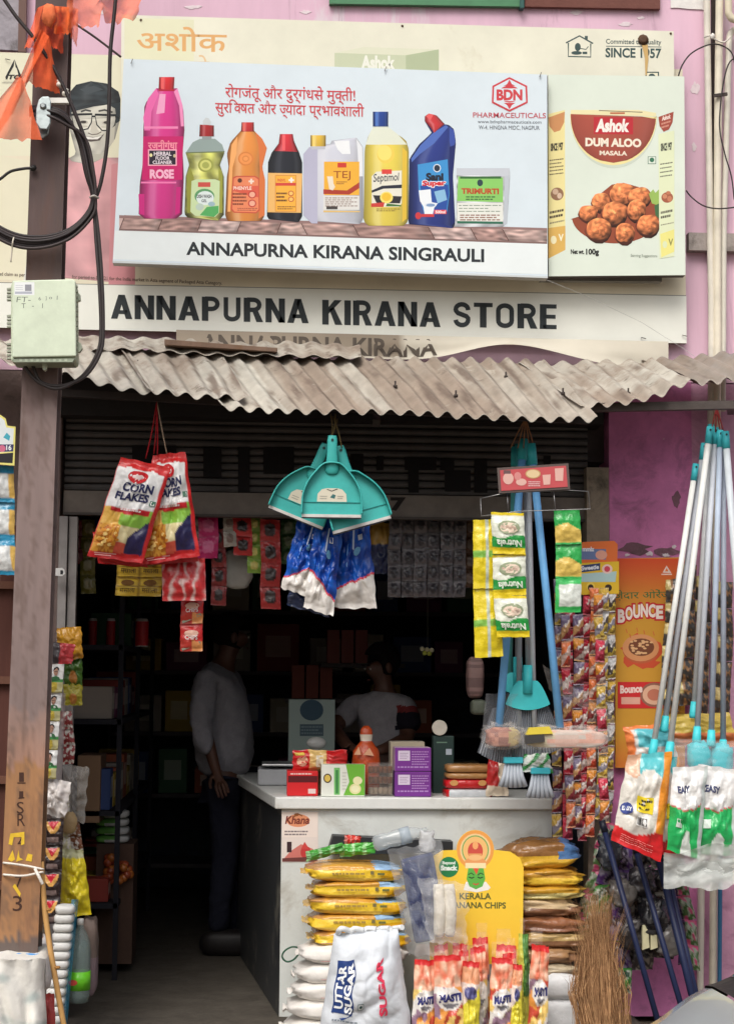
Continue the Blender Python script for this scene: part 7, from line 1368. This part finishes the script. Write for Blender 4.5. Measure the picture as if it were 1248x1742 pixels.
strip('black_sachet_strip', 'strip of four black sachets with orange and red emblem beside the bamboo stick', 92, 1392, 84, 1572, 4, 32, -.5, bo_, .022, nu=16, nv=20, wob=1)
for k, (x0, y0, x1, y1, n, w_, Y, c, nm) in enumerate(((112, 1210, 118, 1300, 3, 18, -.3, (150, 60, 60), 'dull red'), (104, 1340, 112, 1450, 4, 20, -.33, (196, 190, 150), 'cream'), (124, 1400, 132, 1450, 2, 20, -.25, (140, 90, 60), 'brown'), (70, 1560, 76, 1640, 3, 20, -.4, (190, 170, 160), 'pale'))):
    strip('small_sachet_strip', '%s sachet strip in the crowd beside the pole' % nm, x0, y0, x1, y1, n, w_, Y, lambda u, v, c=c: c if N(u * 4, v * 4, c[0]) > -.1 else (222, 216, 206), .02, nu=8, nv=10, wob=3, seed=k, group='small sachet strips beside the pole')
strip('black_sachet_strip', 'second black and orange sachet strip half hidden behind the pole', 74, 1396, 66, 1560, 4, 20, -.46, bo_, .022, nu=8, nv=14, wob=1)
m = MB(); bag(m, P(118, 1400, -.35), (.07, .06, .09), (176, 150, 110), .8, .8, 14, 10, 5, .3); m.build('beige_bundle', 'sack', label='small beige bundle above the yellow bag', cat='bundle')
pouch('yellow_bag', [(108, 1444), (140, 1446), (154, 1556), (104, 1562)], -.36, .09, lambda u, v: (226, 206, 40) if v > .12 else (190, 190, 150), nu=14, nv=20, seed=143, edge=.012, wrk=.6, label='bright yellow bag above the green labelled bottle', cat='bag')
wt = thing('white_tube_stack', P(104, 1742, -.55), 'stack of white rolls in blue plastic behind the bamboo stick', 'stack')
for k in range(14):
    y = 1546 + 15.5 * k; m = MB(); bag(m, P(112 - 1.7 * k, y, -.52), (.082, .10, .036), (232, 232, 228), .5, .5, 16, 8, k, .05); m.build('roll', 'sack', wt)
m = MB(); m.grid(lambda u, v: P(122 + 12 * u - 20 * v, 1530 + 220 * v, -.50 - .03 * math.sin(u * 3) + .012 * N(u * 3, v * 22)), 8, 44, (60, 170, 210)); m.build('blue_wrap', 'haze_film', wt)
bo = thing('soda_bottle', P(134, 1706, -.45), 'plastic soda bottle with green label and white cap standing by the pole', 'bottle'); sB = S(-.45); pB = P(134, 1706, -.45); r_ = 18.5 * sB
m = MB(); m.lathe(pB, [(r_ * .6, 0), (r_ * .85, .006), (r_ * .98, .03), (r_, .09), (r_ * .98, .17), (r_, .2), (r_ * .9, .245), (r_ * .6, .285), (r_ * .3, .305), (r_ * .28, .318)], (150, 170, 166), 20); m.build('body', 'clear', bo)
m = MB(); m.lathe(pB, [(r_ * .55, .004), (r_ * .93, .03), (r_ * .93, .2), (r_ * .7, .25)], (120, 140, 138), 18); m.build('water', 'clear', bo)
m = MB(); m.lathe(pB, [(r_ * 1.012, .055), (r_ * 1.012, .13)], (110, 206, 40), 20); m.build('label_band', 'pouch', bo)
m = MB(); m.lathe(pB + Vector((0, 0, .316)), [(.0135, 0), (.014, .022), (.012, .025)], (232, 232, 228), 12); m.build('cap', 'plastic', bo)
A = Art(-.45 - r_ * 1.05); A.ell(124, 1672, 8, 5, (196, 70, 60)); A.build('label_logo', 'print', bo)
m = MB(); bag(m, P(152, 1626, -.3), (.075, .12, .33), lambda x, y, z: (120, 104, 96) if z > .5 else (140, 120, 126), .55, .6, 18, 18, 7, .14); m.build('grey_sack', 'sack', label='narrow grey sack standing behind the soda bottle', cat='sack')
m = MB(); m.tube(pc([(70, 1466), (78, 1560), (92, 1650), (112, 1760), (122, 1800)], -1.28, 6), .0105, (206, 160, 100), 10)
for t in (.28, .62): p = P(70 + 42 * t * 1.05, 1466 + 290 * t, -1.28); m.lathe(p, [(.011, -.004), (.0125, 0), (.011, .004)], (170, 124, 70), 10)
m.build('bamboo_stick', 'wood', label='bamboo stick tied to the pole with white string', cat='stick')
ws = thing('tying_string', P(40, 1480, YP), 'white string wound twice round the pole and the bamboo stick', 'string')
for a, b in ((1468, 1478), (1488, 1484)):
    m = MB(); m.tube(pc([(8, a, YP + .03), (9, a, YP - .012), (40, (a + b) / 2 + (4 if a > 1480 else -1), YP - .016), (70, b, YP - .014), (74, b + 1, YP + .02)], YP, 5), .004, (232, 226, 216), 6); m.build('turn', 'cloth', ws)
m = MB(); m.tube(pc([(60, 1478, YP - .02), (66, 1490, YP - .035), (73, 1504, YP - .03)], YP, 5), .006, (236, 230, 220), 6); m.build('tail', 'cloth', ws)
# plastic sacking wrapped round the foot of the pole
def wrapf(u, v):
    x = -60 + 138 * u - 2 * math.sin(v * 7) ; y = 1632 + 160 * v + 4 * N(u * 6, 3)
    b = math.sin(math.pi * min(1, max(0, u))) ** .5
    return P(x, y, -1.36 - .10 * b + .03 * N(u * 3.2 + v * .6, v * 1.6) + .022 * (1 - min(1, abs(N(u * 3.4 - v * 1.2, v * 1.1 + u * .6, 7)) * 3)) - .02 * v)
m = MB(); m.grid(wrapf, 40, 40, lambda u, v: mix((228, 226, 218), (150, 168, 166), min(1, max(0, -2.2 * N(u * 3, v * 5, 4) - .35)))); m.grid(lambda u, v: P(-60 + 138 * (1 - u), 1632 + 160 * v, -1.12), 6, 6, (190, 186, 176)); m.grid(lambda u, v: wrapf(u, 0) + Vector((0, (-1.12 + 1.4) * v, .01 * v)), 20, 4, (226, 224, 216)); wpo = m.build('plastic_wrapping', 'sack', label='dirty white plastic sacking wrapped round the foot of the pole', cat='wrapping')
m = MB(); m.grid(lambda u, v: P(-10 + 76 * u, 1622 + 12 * v + 3 * N(u * 8, v), -1.33 - .03 * v), 16, 4, (60, 140, 206)); m.build('blue_edge', 'sack', wpo)
m = MB(); bag(m, P(76, 1640, -.9), (.06, .1, .20), (226, 220, 216), .7, .7, 16, 16, 9, .3); m.build('white_bag', 'sack', label='crumpled white bag squeezed between pole and bamboo stick', cat='bag')
for k in range(2): m = MB(); bag(m, P(77, 1600 + 12 * k, -.8), (.03, .05, .028), (232, 90, 40), .7, .7, 12, 8, k, .1); m.build('orange_packet', 'pouch', label=('upper' if k == 0 else 'lower') + ' small orange packet between pole and bamboo stick', cat='packet', group='small orange packets by the pole')
pouch('red_bag', [(78, 1690), (90, 1690), (94, 1780), (76, 1780)], -1.0, .04, (206, 80, 76), nu=8, nv=10, seed=150, label='red bag low beside the wrapped pole foot', cat='bag')

# ---------------------------------------------------------------- car in the bottom corner
c0 = P(1190, 1669, -4.6)
car = thing('parked_car', c0 + Vector((.4, -.75, 0)), 'silver car of which only bonnet and windscreen corner show at the bottom', 'car'); car.location.z = -.02; car['_o'] = tuple(car.location)
CW = 1.5; VV = [0, .015, .05, .12, .3, .5, .7, .88, .95, .985, 1]; VD = [.05, .012, .004, .0, -.006, -.008, -.006, 0, .008, .035, .14]
def span(pts, col, name, mat, dz=0.0, inset=0.0):
    m = MB(); n = len(VV); vs = [c0 + Vector((x, -inset - (CW - 2 * inset) * v, z + dz - d * (1 if inset == 0 else .15))) for x, z in pts for v, d in zip(VV, VD)]
    m.add(vs, [(i * n + k, i * n + k + 1, (i + 1) * n + k + 1, (i + 1) * n + k) for i in range(len(pts) - 1) for k in range(n - 1)], col, True); return m.build(name, mat, car)
CP = (196, 200, 202)
span([(-.72, -.72), (-.78, -.55), (-.74, -.40), (-.62, -.30), (-.40, -.205), (-.2, -.118), (-.082, -.05), (-.029, -.012), (.002, .004)], CP, 'bonnet', 'car_paint')
span([(.003, .006), (.02, .010), (.05, .022)], (22, 23, 25), 'cowl', 'rubber', .002)
span([(.045, .02), (.25, .16), (.5, .33), (.62, .40)], (46, 52, 56), 'windscreen', 'glass', .0, .03)
span([(.6, .40), (.9, .46), (1.5, .47), (2.0, .42)], CP, 'roof', 'car_paint', .0, .05)
span([(2.0, .41), (2.5, .05), (2.6, -.3), (2.5, -.7)], CP, 'tailgate', 'car_paint')
for v in (.02, CW - .02):
    pr = [(-.7, -.68), (-.74, -.42), (-.6, -.37), (-.2, -.2), (.0, -.09), (.5, -.07), (2.45, -.07), (2.5, -.68)]; m = MB(); m.add([c0 + Vector((x, -v, z)) for x, z in pr], [tuple(range(len(pr)))], CP); m.build('side_panel', 'car_paint', car)
    pr = [(.06, -.06), (.62, .36), (1.95, .36), (2.4, -.06)]; m = MB(); m.add([c0 + Vector((x, -.06 if v < .5 else -(CW - .06), z)) for x, z in pr], [(0, 1, 2, 3)], (40, 44, 48)); m.build('side_window', 'glass', car)
    for x in (-.3, 2.0):
        m = MB(); ce = c0 + Vector((x, -.11 if v < .5 else -(CW - .11), 0)); ce.z = .27; m.lathe(ce, [(.14, -.08), (.28, -.075), (.29, -.03), (.29, .03), (.28, .075), (.14, .08)], [(30, 30, 32)] * 5, 20, (0, 1, 0)); m.build('wheel', 'rubber', car)
m = MB(); m.tube([c0 + Vector((.05, -.25, .035)), c0 + Vector((.12, -.7, .085))], .007, (24, 24, 26), 6); m.build('wiper', 'rubber', car)
for o in bpy.data.objects:
    if '_o' in o: del o['_o']
